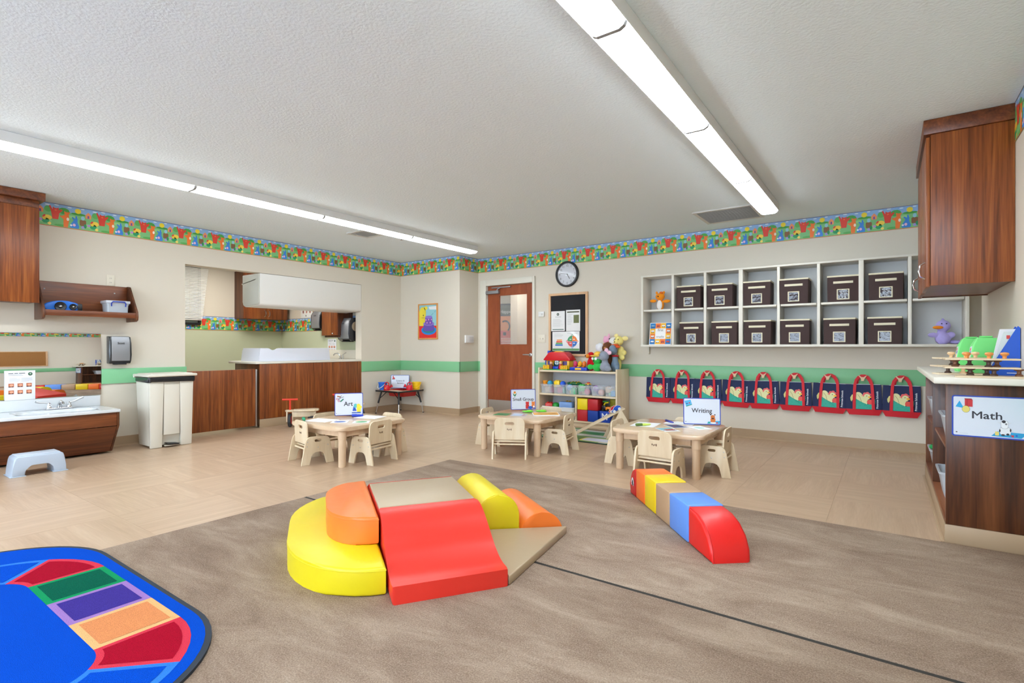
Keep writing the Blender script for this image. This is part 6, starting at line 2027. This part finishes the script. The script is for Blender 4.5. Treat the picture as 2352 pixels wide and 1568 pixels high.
def make_bag():
    t = thing('tote_bag', 'bag', 'tote bag', (0, 0, 0), 0, 'navy and red tote bags on the pegs')
    # body: flat pouch with a slightly bowed front, base folded under
    W0, W1, H = 0.150, 0.157, 0.31
    zb = 0.055
    vs, fs = [], []
    nx, nz = 8, 6
    for j in range(nz + 1):
        v = j / nz
        z = zb + (H - zb) * v
        for i in range(nx + 1):
            u = i / nx * 2 - 1
            x = u * (W1 + (W0 - W1) * v)
            vs.append((x, -0.03 - 0.018 * (1 - u * u) * (1 - v * 0.9) - 0.002 * math.sin(9 * u + 5 * v), z))
    n0 = len(vs)
    for j in range(nz + 1):
        v = j / nz
        for i in range(nx + 1):
            u = i / nx * 2 - 1
            vs.append((u * (W1 + (W0 - W1) * v), -0.004, zb + (H - zb) * v))
    for j in range(nz):
        for i in range(nx):
            a = j * (nx + 1) + i
            fs.append((a, a + 1, a + nx + 2, a + nx + 1))
            fs.append((n0 + a + 1, n0 + a, n0 + a + nx + 1, n0 + a + nx + 2))
        a, b = j * (nx + 1), (j + 1) * (nx + 1)
        fs.append((a, b, n0 + b, n0 + a))
        fs.append((a + nx, n0 + a + nx, n0 + b + nx, b + nx))
    m = MB()
    m.add(vs, fs)
    m.build('body', M_navy, t, 50)
    # red base, tapering to the bottom edge
    bot = MB()
    vs, fs = [], []
    for i in range(nx + 1):
        u = i / nx * 2 - 1
        yf = -0.032 - 0.018 * (1 - u * u)
        vs += [(u * 0.158, yf - 0.001, zb + 0.004), (u * 0.158, -0.003, zb + 0.004), (u * 0.128, -0.003, 0), (u * 0.128, yf * 0.8, 0)]
    for i in range(nx):
        a, b = i * 4, i * 4 + 4
        for q in range(4):
            fs.append((a + q, a + (q + 1) % 4, b + (q + 1) % 4, b + q))
    fs += [(3, 2, 1, 0), tuple(nx * 4 + q for q in range(4))]
    bot.add(vs, fs)
    bot.build('base', M_redc, t, 40)
    MB().rbox(-0.1, 0.14, -0.0355, -0.0305, H + 0.0005, H + 0.006, 0.001).build('zip', mat('zip_tape', (196, 202, 212), 0.6), t)
    # straps: front pair stitched to the face and looped over the peg
    st = MB()
    pts = [(-0.082, -0.052, 0.058), (-0.08, -0.055, 0.16), (-0.076, -0.046, 0.25), (-0.072, -0.036, 0.312), (-0.062, -0.034, 0.355), (-0.04, -0.034, 0.388), (-0.015, -0.034, 0.402), (0.015, -0.034, 0.402), (0.04, -0.034, 0.388), (0.062, -0.034, 0.352), (0.072, -0.036, 0.312), (0.076, -0.046, 0.25), (0.08, -0.055, 0.16), (0.082, -0.052, 0.058)]
    st.tube(pts, 0, flat=(0.026, 0.003, (0, 1, 0)))
    st.build('strap', M_redc, t, 30)
    st = MB()
    pts = [(-0.062, -0.014, 0.3), (-0.052, -0.016, 0.35), (-0.035, -0.018, 0.382), (-0.012, -0.02, 0.396), (0.012, -0.02, 0.396), (0.035, -0.018, 0.38), (0.058, -0.016, 0.345), (0.07, -0.014, 0.3)]
    st.tube(pts, 0, flat=(0.026, 0.003, (0, 1, 0)))
    st.build('strap', M_redc, t, 30)

    # printed rooster, following the bowed face
    def yface(x, z):
        u = max(-1, min(1, x / 0.155))
        v = max(0, min(1, (z - zb) / (H - zb)))
        return -0.03 - 0.018 * (1 - u * u) * (1 - v * 0.9)
    P = MB()

    def art(pts, col, layer):
        a = sum((pts[i][0] * pts[(i + 1) % len(pts)][1] - pts[(i + 1) % len(pts)][0] * pts[i][1]) for i in range(len(pts)))
        if a < 0:
            pts = pts[::-1]
        P.add([(x, yface(x, z) - 0.003 - 0.0005 * layer, z) for x, z in pts], [tuple(range(len(pts)))], None, col)
    CRM = (222, 218, 158)
    tail = ell(-0.045, 0.185, 0.04, 0.05, 14)
    art(tail, CRM, 2)
    art([(-0.07, 0.215), (-0.1, 0.205), (-0.115, 0.175), (-0.112, 0.15), (-0.104, 0.135), (-0.092, 0.16), (-0.07, 0.175)], (206, 200, 120), 1)
    art([(-0.05, 0.145), (0.03, 0.11), (0.036, 0.16), (0.05, 0.2), (0.03, 0.215), (0.006, 0.185), (-0.02, 0.2)], CRM, 3)
    for p in edge_strip([(-0.05, 0.21), (-0.03, 0.18), (-0.018, 0.135)], 0.003):
        art(p, (120, 110, 60), 5)
    for cx, cz, r in ((-0.002, 0.195, 0.016), (0.012, 0.215, 0.017), (0.034, 0.222, 0.016), (0.05, 0.21, 0.014)):
        art(ell(cx, cz, r, r, 10), (222, 84, 84), 2)
    art(ell(0.03, 0.188, 0.028, 0.03, 14), CRM, 4)
    art([(0.04, 0.195), (0.068, 0.192), (0.066, 0.18), (0.05, 0.172), (0.04, 0.18)], (240, 176, 40), 5)
    art(ell(0.054, 0.135, 0.026, 0.026, 14), (224, 74, 62), 4)
    art(ell(0.028, 0.196, 0.004, 0.005, 8), (60, 50, 40), 6)
    art([(-0.07, 0.062), (0.07, 0.062), (0.07, 0.112), (0.03, 0.112), (-0.01, 0.13), (-0.07, 0.168)], (14, 164, 140), 6)
    art([(0.092, 0.115), (0.1, 0.12), (0.096, 0.13), (0.103, 0.14), (0.096, 0.15), (0.102, 0.16), (0.092, 0.17)], (14, 164, 140), 3)
    for x, z in ((-0.03, 0.095), (0.01, 0.1), (0.03, 0.08), (0.05, 0.075), (-0.045, 0.075)):
        for p in edge_strip([(x - 0.008, z), (x, z - 0.003), (x + 0.006, z + 0.002)], 0.002):
            art(p, (8, 110, 96), 7)
    v, f = text_geo('Primrose Schools', 0.0)
    pts = [(0.116 - b * 0.024, 0.158 + a * 0.0245) for a, b in v]
    for k, (dx, dz) in enumerate(((0, 0), (0.0008, 0), (0, 0.0008), (-0.0008, 0))):
        P.add([(x + dx, yface(x, z) - 0.004 - 0.0001 * k, z + dz) for x, z in pts], f, None, (226, 232, 240))
    P.build('print', M_print, t, 0)
    return t


HX = [-2.367, -2.057, -1.754, -1.443, -1.14, -0.828, -0.514, -0.205, 0.103]
bag0 = make_bag()
random.seed(9)
num = ['first', 'second', 'third', 'fourth', 'fifth', 'sixth', 'seventh', 'eighth', 'ninth']
for i, x in enumerate(HX):
    o = bag0 if i == 0 else copy_tree(bag0)
    o.location = (x + 0.01, YB - 0.018, 0.352)
    o.rotation_euler = (0, random.uniform(-0.02, 0.03), 0)
    o['label'] = 'navy rooster tote bag with red straps on the %s peg from the birch shelf' % num[i]
    h = thing('coat_peg', 'small Y-shaped wooden peg holding the %s tote bag' % num[i], 'peg', (x, YB, 0.70), 0, 'wooden pegs on the green rail')
    if i == 0:
        hk0 = MB().prism([(-0.013, 0), (0.013, 0), (0.014, 0.025), (0.036, 0.052), (0.03, 0.058), (0.008, 0.036), (-0.008, 0.036), (-0.03, 0.058), (-0.036, 0.052), (-0.014, 0.025)], -0.062, -0.05, XZ, r=0.002).build('fork', M_hook, h)
        hk1 = MB().cyl((0, -0.0145, 0.032), (0, -0.051, 0.032), 0.008).build('shank', M_hook, h)
    else:
        for src in (hk0, hk1):
            c = src.copy()
            COL.objects.link(c)
            c.parent = h

# ================================================================ COUNTER WALL
BX, BY0, BY1 = 0.255, 3.651, 5.45
t = thing('counter_cabinet', 'walnut base cabinet with open shelves and the Math sign', 'cabinet', (BX, BY0, 0), 0)
WX, DY = XR - BX - 0.002, BY1 - BY0
MB().rbox(0, WX, 0, 0.02, 0.1, 0.853, 0.002).build('end_panel', wald, t)
MB().rbox(0, WX, DY - 0.02, DY, 0.1, 0.853, 0.002).build('end_panel', wald, t)
DV = 4.66 - BY0
MB().rbox(0, WX - 0.02, DV - 0.01, DV + 0.01, 0.121, 0.853, 0.002).build('divider', wald, t)
MB().box(WX - 0.018, WX, 0.021, DY - 0.021, 0.121, 0.853).build('back_panel', wald, t, 0)
MB().rbox(0, WX, 0.021, DY - 0.021, 0.1, 0.12, 0.002).build('bottom_board', waly, t)
for a, b in ((0.021, DV - 0.011), (DV + 0.011, DY - 0.021)):
    MB().rbox(0.012, WX - 0.019, a, b, 0.478, 0.497, 0.002).build('shelf', waly, t)
MB().box(0.0, WX, 0.0, DY, 0.0, 0.099).build('plinth', M_base, t, 0)
MB().rbox(-0.004, WX, -0.004, -0.0005, 0, 0.0985, 0.001).build('cove_base', M_base, t)
MB().rbox(-0.02, -0.0005, 0.0, DY, 0, 0.006, 0.002).build('cove_toe', M_base, t)
MB().rbox(-0.004, -0.0006, 0.0, DY, 0.0065, 0.0985, 0.001).build('cove_base', M_base, t)
t = thing('worktop', 'off-white worktop on the walnut base cabinet', 'worktop', (0.20, 3.585, 0.8535), 0)
MB().rbox(0, XR - 0.2 - 0.002, 0, 1.93, 0, 0.036, 0.008, 3).build('slab', M_cream, t)
sign('large Math sign board fixed to the walnut cabinet end', (0.43, BY0 - 0.0045, 0.578), 0.0, 0.30, 0.216, ['Math'], 0.054, pic_math, 0.0, 0.465, 0.53, False, 1.12)

# tubs in the open shelves
random.seed(21)
for y, z, lab, cs in ((4.05, 0.4975, 'clear tub on the upper shelf nearest the Math sign', ((196, 200, 214),)), (4.30, 0.1205, 'clear tub of yellow and violet pieces on the lower shelf nearest the Math sign', ((246, 206, 60), (130, 120, 210), (120, 210, 150))),
                      (5.2, 0.4975, 'clear tub with pink pieces on the far upper shelf', ((230, 120, 130),)), (5.15, 0.1205, 'clear tub on the far lower shelf under a green ring', ((150, 160, 220), (190, 196, 226)))):
    t = thing('toy_tub', lab, 'tub', (BX + 0.125, y, z), R90, 'clear tubs in the counter cabinet')
    open_tub(t, 0.3, 0.23, 0.16, 0.025, 0.008, M_frost)
    for i, c in enumerate(cs):
        nm = {(196, 200, 214): 'grey', (246, 206, 60): 'yellow', (130, 120, 210): 'violet', (120, 210, 150): 'mint', (230, 120, 130): 'pink', (150, 160, 220): 'blue', (190, 196, 226): 'pale'}[c]
        loose_toy('block', c, (BX + 0.10, y - 0.07 + 0.07 * i, z + 0.004), 0.06, '%s toy brick in a tub of the counter cabinet' % nm, 'loose bricks in the counter tubs', 0.3)
t = thing('stacking_ring', 'green plastic ring resting on the far lower tub', 'toy ring', (BX + 0.06, 5.08, 0.1205 + 0.16), 0)
MB().tube([(0.045 * math.cos(a), 0.045 * math.sin(a), 0.045 * 0 + 0.014) for a in [2 * PI * i / 24 for i in range(24)]], 0.014, 10, closed=True).build('ring', pl((20, 150, 80)), t)
MB().tube([(0.0475 * math.cos(a), 0.0475 * math.sin(a), 0.0285) for a in [2 * PI * i / 24 for i in range(24)]], 0.002, 6, closed=True).build('mould_line', pl((30, 170, 96)), t)

# wooden peg boards stacked on spools
CT = 0.8897
M_pegs = [mat('peg_pale', (232, 196, 150), 0.45), mat('peg_orange', (226, 150, 80), 0.45), mat('peg_brown', (128, 84, 60), 0.5), mat('peg_dark', (88, 66, 58), 0.5)]


def peg(M, k, up_=True):
    s = 1 if up_ else -1
    return MB().lathe([(0.0085, 0), (0.009, s * 0.012), (0.0075, s * 0.016), (0.016, s * 0.022), (0.018, s * 0.028), (0.014, s * 0.034), (0.003, s * 0.036)], 16, M)


def pegtower(label, x, y, rz, levels, ln, dp, top):
    t = thing('peg_stacker', label, 'wooden toy', (x, y, CT), rz, 'wooden peg stackers on the worktop')
    z = 0.0
    for i, (ox, pegs) in enumerate(levels):
        b = MB().rbox(ox - ln / 2, ox + ln / 2, -dp / 2, dp / 2, z, z + 0.009, 0.002).build('board', birchx, t)
        for px, py, k in pegs:
            hgt = 0.036
            MB().lathe([(0.016, 0), (0.0165, 0.006), (0.009, 0.012), (0.009, hgt * 0.7), (0.02, hgt * 0.85), (0.021, hgt)], 14, TR(ox + px, py, z + 0.009)).build('spool', M_pegs[k], b)
        z += 0.045
    for px, py, k in top:
        MB().lathe([(0.0085, 0), (0.009, 0.010), (0.0075, 0.012), (0.016, 0.018), (0.019, 0.024), (0.015, 0.031), (0.003, 0.033)], 16, TR(px, py, z - 0.045 + 0.009)).build('peg', M_pegs[k], t)
    return t


pegtower('wooden peg stacker at the front of the worktop', 0.40, 3.70, 0.02, [(0.05, [(-0.09, 0.0, 3), (-0.02, 0.03, 3), (0.1, 0.0, 2), (0.0, -0.03, 3)]), (0.0, [(-0.1, 0.02, 2), (0.03, -0.02, 3), (0.07, 0.03, 2)]), (0.0, [])], 0.3, 0.11,
         [(-0.055, 0.0, 1), (0.035, 0.0, 1), (0.095, 0.0, 1)])
pegtower('wooden peg stacker set back at the corner of the worktop', 0.345, 3.97, 0.25, [(0.0, [(-0.06, 0.0, 3), (0.05, 0.02, 2), (0.0, -0.03, 0)]), (-0.01, [(-0.03, 0.0, 3), (0.05, 0.0, 3), (0.0, 0.03, 3)]), (0.0, [])], 0.24, 0.11,
         [(-0.045, 0.0, 0), (0.03, 0.02, 0), (0.06, -0.02, 0)])


# green carry cases
def carry_case(label, x, y, rz, lean):
    t = thing('carry_case', label, 'case', (x, y, CT + 0.001), rz, 'green carry cases')
    t.rotation_euler = (-lean, 0, rz)
    G = mat('case_green', (124, 226, 128), 0.35)
    for y0 in (0.0, 0.035):
        MB().prism([(-0.08, 0), (0.075, 0), (0.085, 0.015), (0.087, 0.13), (0.08, 0.15), (0.083, 0.18), (0.062, 0.215), (-0.045, 0.22), (-0.068, 0.18), (-0.088, 0.06), (-0.09, 0.02)], y0, y0 + 0.033, XZ, r=0.006, seg=2).build('shell', G, t, 45)
    P = MB()
    MB().rbox(-0.0015, 0.0015, 0.012, 0.056, 0.0, 0.115, 0.001, 2, TR(-0.088, 0, 0.055) @ RO(0.165, 'Y')).build('side_label', mat('case_label', (226, 230, 236), 0.4), t)
    for i, c in enumerate(((40, 150, 220), (220, 50, 60), (250, 180, 40), (90, 60, 160), (220, 50, 60))):
        MB().box(-0.0026, -0.0016, 0.018 + 0.006 * (i % 3), 0.034 + 0.006 * (i % 3), 0.008 + i * 0.02, 0.024 + i * 0.02, TR(-0.088, 0, 0.055) @ RO(0.165, 'Y')).build('label_picture', pl(c), t, 0)
    MB().tube([(-0.03, 0.034, 0.215), (-0.028, 0.034, 0.228), (0.028, 0.034, 0.228), (0.03, 0.034, 0.212)], 0.006, 8).build('handle', G, t)
    return t


carry_case('bright green carry case nearer the Math sign on the worktop', 0.492, 4.17, 0.12, 0.16)
carry_case('bright green carry case behind the other one on the worktop', 0.455, 4.48, 0.12, 0.16)
# blue magazine file
t = thing('magazine_file', 'blue sloping magazine file with papers on the worktop', 'file holder', (0.597, 3.985, CT + 0.0005), 0.0)
M_file = mat('file_blue', (14, 84, 196), 0.4)
pf = [(-0.135, 0), (0, 0), (0, 0.265), (-0.01, 0.275), (-0.135, 0.02)]
for y in (0.0, 0.08):
    MB().prism(pf, y, y + 0.003, XZ).build('side', M_file, t, 0)
MB().box(-0.003, -0.0005, 0.0035, 0.0795, 0, 0.264).build('back', M_file, t, 0)
MB().box(-0.135, -0.132, 0.0035, 0.0795, 0, 0.02).build('front', M_file, t, 0)
MB().box(-0.1315, -0.0035, 0.0035, 0.0795, 0, 0.003).build('base', M_file, t, 0)
P = Print(-0.035, -0.0003, 0.012, 0.0003)
P.poly(rect(-0.02, 0.02, 0, 0.004), (220, 228, 240), 1)
P.build('print', M_print, t, 0)
for i, (c, hgt) in enumerate((((206, 216, 214), 0.24), ((226, 226, 230), 0.255), ((190, 206, 210), 0.23))):
    s = thing('booklet', ['pale booklet with red mark in the blue file', 'white booklet in the middle of the blue file', 'grey-green booklet at the back of the blue file'][i], 'booklet', (0.592, 3.985 + 0.012 + i * 0.022, CT + 0.0045), 0, 'booklets in the blue file')
    MB().prism([(-0.12, 0), (-0.006, 0), (-0.006, hgt), (-0.06, hgt)] if i != 1 else [(-0.12, 0), (-0.006, 0), (-0.006, hgt), (-0.075, hgt)], 0, 0.01, XZ).build('pages', mat('booklet_%d' % i, c, 0.5), s, 0)
    MB().box(-0.05, -0.035, -0.0007, -0.0001, hgt - 0.04, hgt - 0.02).build('cover_mark', pl((206, 60, 60)), s, 0)
t = thing('flat_board', 'thin wooden board lying behind the peg stackers', 'board', (0.42, 3.625, CT), 0.03)
MB().rbox(-0.13, 0.16, -0.025, 0.02, 0, 0.006, 0.002).build('panel', birchx, t)
MB().rbox(-0.12, 0.15, -0.02, 0.015, 0.0062, 0.008, 0.0008).build('inlay', birchx, t)

# upper cabinet
UX, UY0, UY1, UZ = 0.195, 4.14, 5.17, 1.427
t = thing('wall_cabinet', 'tall walnut wall cabinet above the worktop', 'cabinet', (XR, UY0, UZ), -R90)
# local: x -> -Y, so the unit runs to negative x
D = XR - UX
L = UY1 - UY0
MB().rbox(-0.02, 0, -D + 0.022, -0.0015, 0, 0.93, 0.002).build('end_panel', walz, t)
MB().rbox(-L, -L + 0.02, -D + 0.022, -0.0015, 0, 0.93, 0.002).build('end_panel', wald, t)
MB().box(-L + 0.021, -0.021, -D + 0.024, -0.002, 0.03, 0.92).build('body', wald, t, 0)
MB().box(-L + 0.021, -0.021, -D + 0.024, -0.002, 0.008, 0.029).build('bottom', waly, t, 0)
for a, b, hx in ((-L, -L / 2 - 0.002, -L + 0.06), (-L / 2 + 0.002, 0, -0.06)):
    d = MB().rbox(a, b, -D, -D + 0.02, -0.005, 0.915, 0.002).build('door', walz, t)
    MB().tube([(hx, -D - 0.001, 0.05), (hx, -D - 0.025, 0.065), (hx, -D - 0.033, 0.1), (hx, -D - 0.025, 0.135), (hx, -D - 0.001, 0.15)], 0.006, 8).build('handle', M_chrome, d)
MB().rbox(-L, 0.01, -D - 0.012, -0.0015, 0.932, CE - UZ - 0.002, 0.003).build('crown', walx, t)

# cork board on the counter wall, reflected in the mirror
t = thing('cork_board', 'cork pin board on the counter wall, reflected in the mirror', 'cork board', (XR, 3.2, 0.92), -R90)
MB().rbox(0.03, 1.47, -0.012, -0.0015, 0.03, 0.62, 0.001).build('cork', mat('cork', (178, 126, 70), 0.9, bump=(180, 0.4), vary=(90, (150, 100, 52))), t)
for x0, x1, z0, z1 in ((0, 1.5, 0, 0.03), (0, 1.5, 0.62, 0.65), (0, 0.03, 0.03, 0.62), (1.47, 1.5, 0.03, 0.62)):
    MB().rbox(x0, x1, -0.02, -0.0015, z0, z1, 0.003).build('frame', frameoak, t)

# ================================================================ SOFT CLIMBER
def vinyl(rgb):
    return mat('vinyl_%d_%d_%d' % rgb, rgb, 0.38, bump=(5, 0.35, 0.012), spec=0.5)


VY, VO, VR, VT, VB = vinyl((224, 204, 20)), vinyl((240, 122, 44)), vinyl((222, 50, 38)), vinyl((176, 155, 126)), vinyl((110, 162, 236))
O = Vector((-2.04, 1.725))
U = Vector((0.56, 0.83)).normalized()
A0 = math.atan2(U.y, U.x)                     # local x = U (across), local y = away from the viewer
CZ = 0.006


def soft(label, build, cat='foam block', dx=0.0, dy=0.0, z=CZ):
    p = O + U * dx + Vector((-U.y, U.x)) * dy
    t = thing('foam_block', label, cat, (p.x, p.y, z), A0, 'soft climber set')
    build(t)
    return t


def dblock(pts, z1, m, seam):
    def f(t):
        MB().prism(pts, 0, z1, None, r=0.014, seg=3).build('cushion', m, t, 50)
        if seam:
            sp = MB()
            loop = [(x * 1.0, y * 1.0, z1 - 0.013) for x, y in pts]
            sp.tube(loop, 0.002, 6, closed=True)
            sp.build('seam', m, t, 50)
    return f


def dshape(y0, y1, dep, r, n=10):
    """D outline: straight side on x=0 from y0 to y1, bulging to -x"""
    out = [(0, y0)]
    L_ = (y1 - y0)
    for i in range(n + 1):
        a = PI / 2 * i / n
        out.append((-dep + dep * (1 - math.sin(a)) * 1.0 if False else -dep * math.sin(a), y0 + r * (1 - math.cos(a))))
    for i in range(n + 1):
        a = PI / 2 * i / n
        out.append((-dep * math.cos(a), y1 - r * (1 - math.sin(a)) if False else y1 - r + r * math.sin(a)))
    out.append((0, y1))
    res = []
    for p in out:
        if not res or (abs(p[0] - res[-1][0]) + abs(p[1] - res[-1][1])) > 1e-5:
            res.append(p)
    return res


soft('low yellow half-round foam step of the climber', dblock(dshape(-0.40, 0.88, 0.405, 0.50), 0.118, VY, True), dx=-0.012)
soft('orange half-round foam step resting on the yellow one', dblock(dshape(-0.13, 0.60, 0.225, 0.26), 0.128, VO, True), dx=-0.012, z=CZ + 0.119)


def centre(t):
    MB().rbox(0, 0.5, 0.004, 0.5, 0, 0.238, 0.01, 3).build('body', VR, t, 50)
    MB().rbox(0.004, 0.496, 0.008, 0.494, 0.239, 0.25, 0.005, 3).build('top_panel', VT, t, 50)


soft('square foam platform with tan top between the climber ramps', centre)


def slide(t):
    n = 20
    top = []
    for i in range(n + 1):
        s_ = i / n
        z = 0.075 + (0.25 - 0.075) * (0.5 + 0.5 * math.cos(PI * min(1, max(0, (s_ - 0.06) / 0.82))))
        top.append((-0.5 * s_, z))
    pts = [(-0.001, 0)] + [(y - 0.001, z) for y, z in top] + [(-0.501, 0)]
    MB().prism(pts, 0.0, 0.5, YZ, r=0.01, seg=2).build('cushion', VR, t, 40)


soft('red wavy foam slide at the front of the climber', slide)


def backramp(t):
    MB().prism([(0.502, 0), (0.502, 0.249), (1.0, 0.07), (1.0, 0)], 0.0, 0.5, YZ, r=0.01).build('cushion', VR, t, 40)


soft('red foam ramp hidden behind the tan platform', backramp)


def arch(r, h, m, y0=0.004, y1=0.53):
    def f(t):
        pts = [(-r, 0), (r, 0)] + ell(0, h - r, r, r, 18, 0, PI)
        MB().prism(pts, y0, y1, XZ, r=0.006, seg=2).build('cushion', m, t, 40)
        loop = [(x, y0 + 0.004, z) for x, z in pts]
        MB().tube(loop, 0.002, 6, closed=True).build('seam', m, t, 50)
    return f


soft('tall yellow arched foam block beside the tan platform', arch(0.12, 0.252, VY), dx=0.625)
soft('low orange half-round foam block at the end of the climber', arch(0.13, 0.131, VO), dx=0.878)


def wedge(t):
    v = [(0.503, -0.003, 0), (0.503, -0.5, 0), (1.03, -0.003, 0), (0.503, -0.003, 0.085), (0.503, -0.5, 0.042), (1.03, -0.003, 0.042)]
    bm = bmesh.new()
    b = [bm.verts.new(p) for p in v]
    for f in ((0, 2, 1), (3, 4, 5), (0, 1, 4, 3), (1, 2, 5, 4), (2, 0, 3, 5)):
        bm.faces.new([b[i] for i in f])
    bmesh.ops.recalc_face_normals(bm, faces=bm.faces[:])
    bmesh.ops.bevel(bm, geom=bm.edges[:], offset=0.006, segments=2, affect='EDGES', profile=0.5)
    MB().bm(bm).build('cushion', VT, t, 40)


soft('tan triangular foam corner wedge beside the red slide', wedge)

# ---------------------------------------------------------------- caterpillar of foam blocks
H0, H1 = Vector((-1.47, 3.523)), Vector((-0.693, 2.617))
dirv = (H1 - H0).normalized()
CA = math.atan2(dirv.y, dirv.x)
cuts = [0.0, 0.08, 0.255, 0.455, 0.675, 0.93, 1.19]
# local x along the body (head at 0), local y to the left of travel (away from the viewer), front side at y=0
cat_c = [vinyl((200, 30, 32)), vinyl((244, 118, 38)), vinyl((236, 204, 14)), vinyl((184, 150, 116)), vinyl((96, 148, 232)), vinyl((222, 26, 24))]
labs = ['red rounded foam head with an eye at the far end of the caterpillar', 'orange foam block behind the caterpillar head', 'yellow foam block of the caterpillar', 'tan foam block in the middle of the caterpillar', 'light blue foam block of the caterpillar', 'red quarter-round foam tail of the caterpillar']
zs = [0.2, 0.2, 0.203, 0.2, 0.2, 0.2]
for i in range(6):
    t = thing('foam_block', labs[i], 'foam block', (H0.x, H0.y, CZ), CA, 'caterpillar foam blocks')
    a, b = cuts[i] + 0.002, cuts[i + 1] - 0.002
    wv = 0.205
    if i == 0:
        pts = [(b, 0), (b, 0.195)] + [(b - 0.125 * math.sin(q), 0.195 * (0.35 + 0.65 * math.cos(q))) for q in [PI / 2 * k / 8 for k in range(1, 9)]] + [(b - 0.12, 0)]
        hb = MB().prism(pts, 0, wv, XZ, r=0.012, seg=3).build('cushion', cat_c[0], t, 40)
        E_ = Print(b - 0.055, -0.0035, 0.085, 0.0006)
        E_.poly(ell(0, 0, 0.027, 0.042, 16, 0, PI)[::-1] + [(-0.027, -0.014), (0.027, -0.014)], (236, 238, 242), 1)
        E_.poly(ell(0, 0, 0.013, 0.026, 12, 0, PI)[::-1] + [(-0.013, -0.014), (0.013, -0.014)], (24, 34, 44), 2)
        E_.build('eye', M_gloss, hb, 0)
        E2 = MB()
        for pp, cc, k in ((ell(0, 0, 0.027, 0.042, 16), (236, 238, 242), 1), (ell(0, 0, 0.013, 0.024, 12), (24, 34, 44), 2)):
            E2.add([(b - 0.055 + x, wv + 0.003 + 0.0006 * k, 0.085 + z) for x, z in pp[::-1]], [tuple(range(len(pp)))], None, cc)
        E2.build('eye', M_gloss, hb, 0)
    elif i == 5:
        pts = [(a, 0), (b + 0.01, 0), (b + 0.005, 0.06), (b - 0.03, 0.12), (b - 0.09, 0.165), (b - 0.16, 0.188), (a, 0.195)]
        MB().prism(pts, -0.0, wv, XZ, r=0.02, seg=3).build('cushion', cat_c[5], t, 60)
        MB().tube([(x, 0.012, z) for x, z in pts[1:]], 0.003, 6).build('seam', cat_c[5], t, 60)
    else:
        MB().rbox(a, b, 0, wv, 0, zs[i], 0.012, 3).build('cushion', cat_c[i], t, 50)
        MB().tube([(a + 0.006, 0.004, zs[i] - 0.006), (b - 0.006, 0.004, zs[i] - 0.006)], 0.003, 6).build('seam', cat_c[i], t, 50)

# ================================================================ SEATING RUG
RX0, RX1, RY0, RY1 = -3.68, -1.70, -0.80, 0.965
t = thing('seating_rug', 'blue rug with coloured seat squares round its edge', 'rug', (0, 0, 0.0065), 0)
MB().prism(rrect(RX0, RX1, RY0, RY1, 0.5, 14), 0.0, 0.011, None, r=0.003).build('binding', mat('rug_binding', (30, 40, 52), 0.8), t, 40)
P = Print()
ZT = 0.0112


def flat(pts, col, layer):
    up(P, pts, col, layer, ZT)


flat(rrect(RX0 + 0.018, RX1 - 0.018, RY0 + 0.018, RY1 - 0.018, 0.49, 14), (2, 74, 190), 1)
sets = {'r': ((214, 58, 78), (164, 12, 40)), 'g': ((24, 148, 92), (6, 92, 70)), 'p': ((158, 120, 188), (66, 52, 140)), 'o': ((228, 180, 122), (220, 140, 90)), 'b': ((52, 124, 214), (2, 74, 190))}


def seat(pts, key):
    cx = sum(p[0] for p in pts) / len(pts)
    cy = sum(p[1] for p in pts) / len(pts)
    flat(pts, sets[key][0], 2)
    flat([(cx + (x - cx) * 0.82, cy + (y - cy) * 0.82) for x, y in pts], sets[key][1], 4)


def wedge_seat(cx, cy, a0, a1, key, r0=0.17, r1=0.44):
    o_ = [(cx + r1 * math.cos(a0 + (a1 - a0) * i / 6), cy + r1 * math.sin(a0 + (a1 - a0) * i / 6)) for i in range(7)]
    i_ = [(cx + r0 * math.cos(a1 + (a0 - a1) * i / 6), cy + r0 * math.sin(a1 + (a0 - a1) * i / 6)) for i in range(7)]
    seat(o_ + i_, key)


ri, ro_ = 0.17, 0.44
cl_, cr_ = -3.0, -2.20
ct, cb = 0.46, -0.30
xsq = [cl_, -2.735, -2.465, cr_]
for (a, b), k in zip(zip(xsq[:-1], xsq[1:]), 'gpo'):
    seat([(a, ct + ri), (b, ct + ri), (b, ct + ro_), (a, ct + ro_)], k)
    seat([(a, cb - ro_), (b, cb - ro_), (b, cb - ri), (a, cb - ri)], k)
for a, b, k in ((ct, 0.207, 'g'), (0.207, -0.046, 'p'), (-0.046, cb, 'o')):
    seat([(cr_ + ri, a), (cr_ + ri, b), (cr_ + ro_, b), (cr_ + ro_, a)], k)
    seat([(cl_ - ri, a), (cl_ - ri, b), (cl_ - ro_, b), (cl_ - ro_, a)], k)
q = PI / 4
wedge_seat(cr_, ct, 2 * q, q, 'r')
wedge_seat(cr_, ct, q, 0, 'b')
wedge_seat(cl_, ct, 2 * q, 3 * q, 'r')
wedge_seat(cl_, ct, 3 * q, 4 * q, 'b')
wedge_seat(cr_, cb, -2 * q, -q, 'r')
wedge_seat(cr_, cb, -q, 0, 'b')
wedge_seat(cl_, cb, -2 * q, -3 * q, 'r')
wedge_seat(cl_, cb, -3 * q, -4 * q, 'b')
P.build('woven_pattern', paint_mat('rug_pile', 0.95, (420, 0.9), 0.0, 0.25), t, 0)
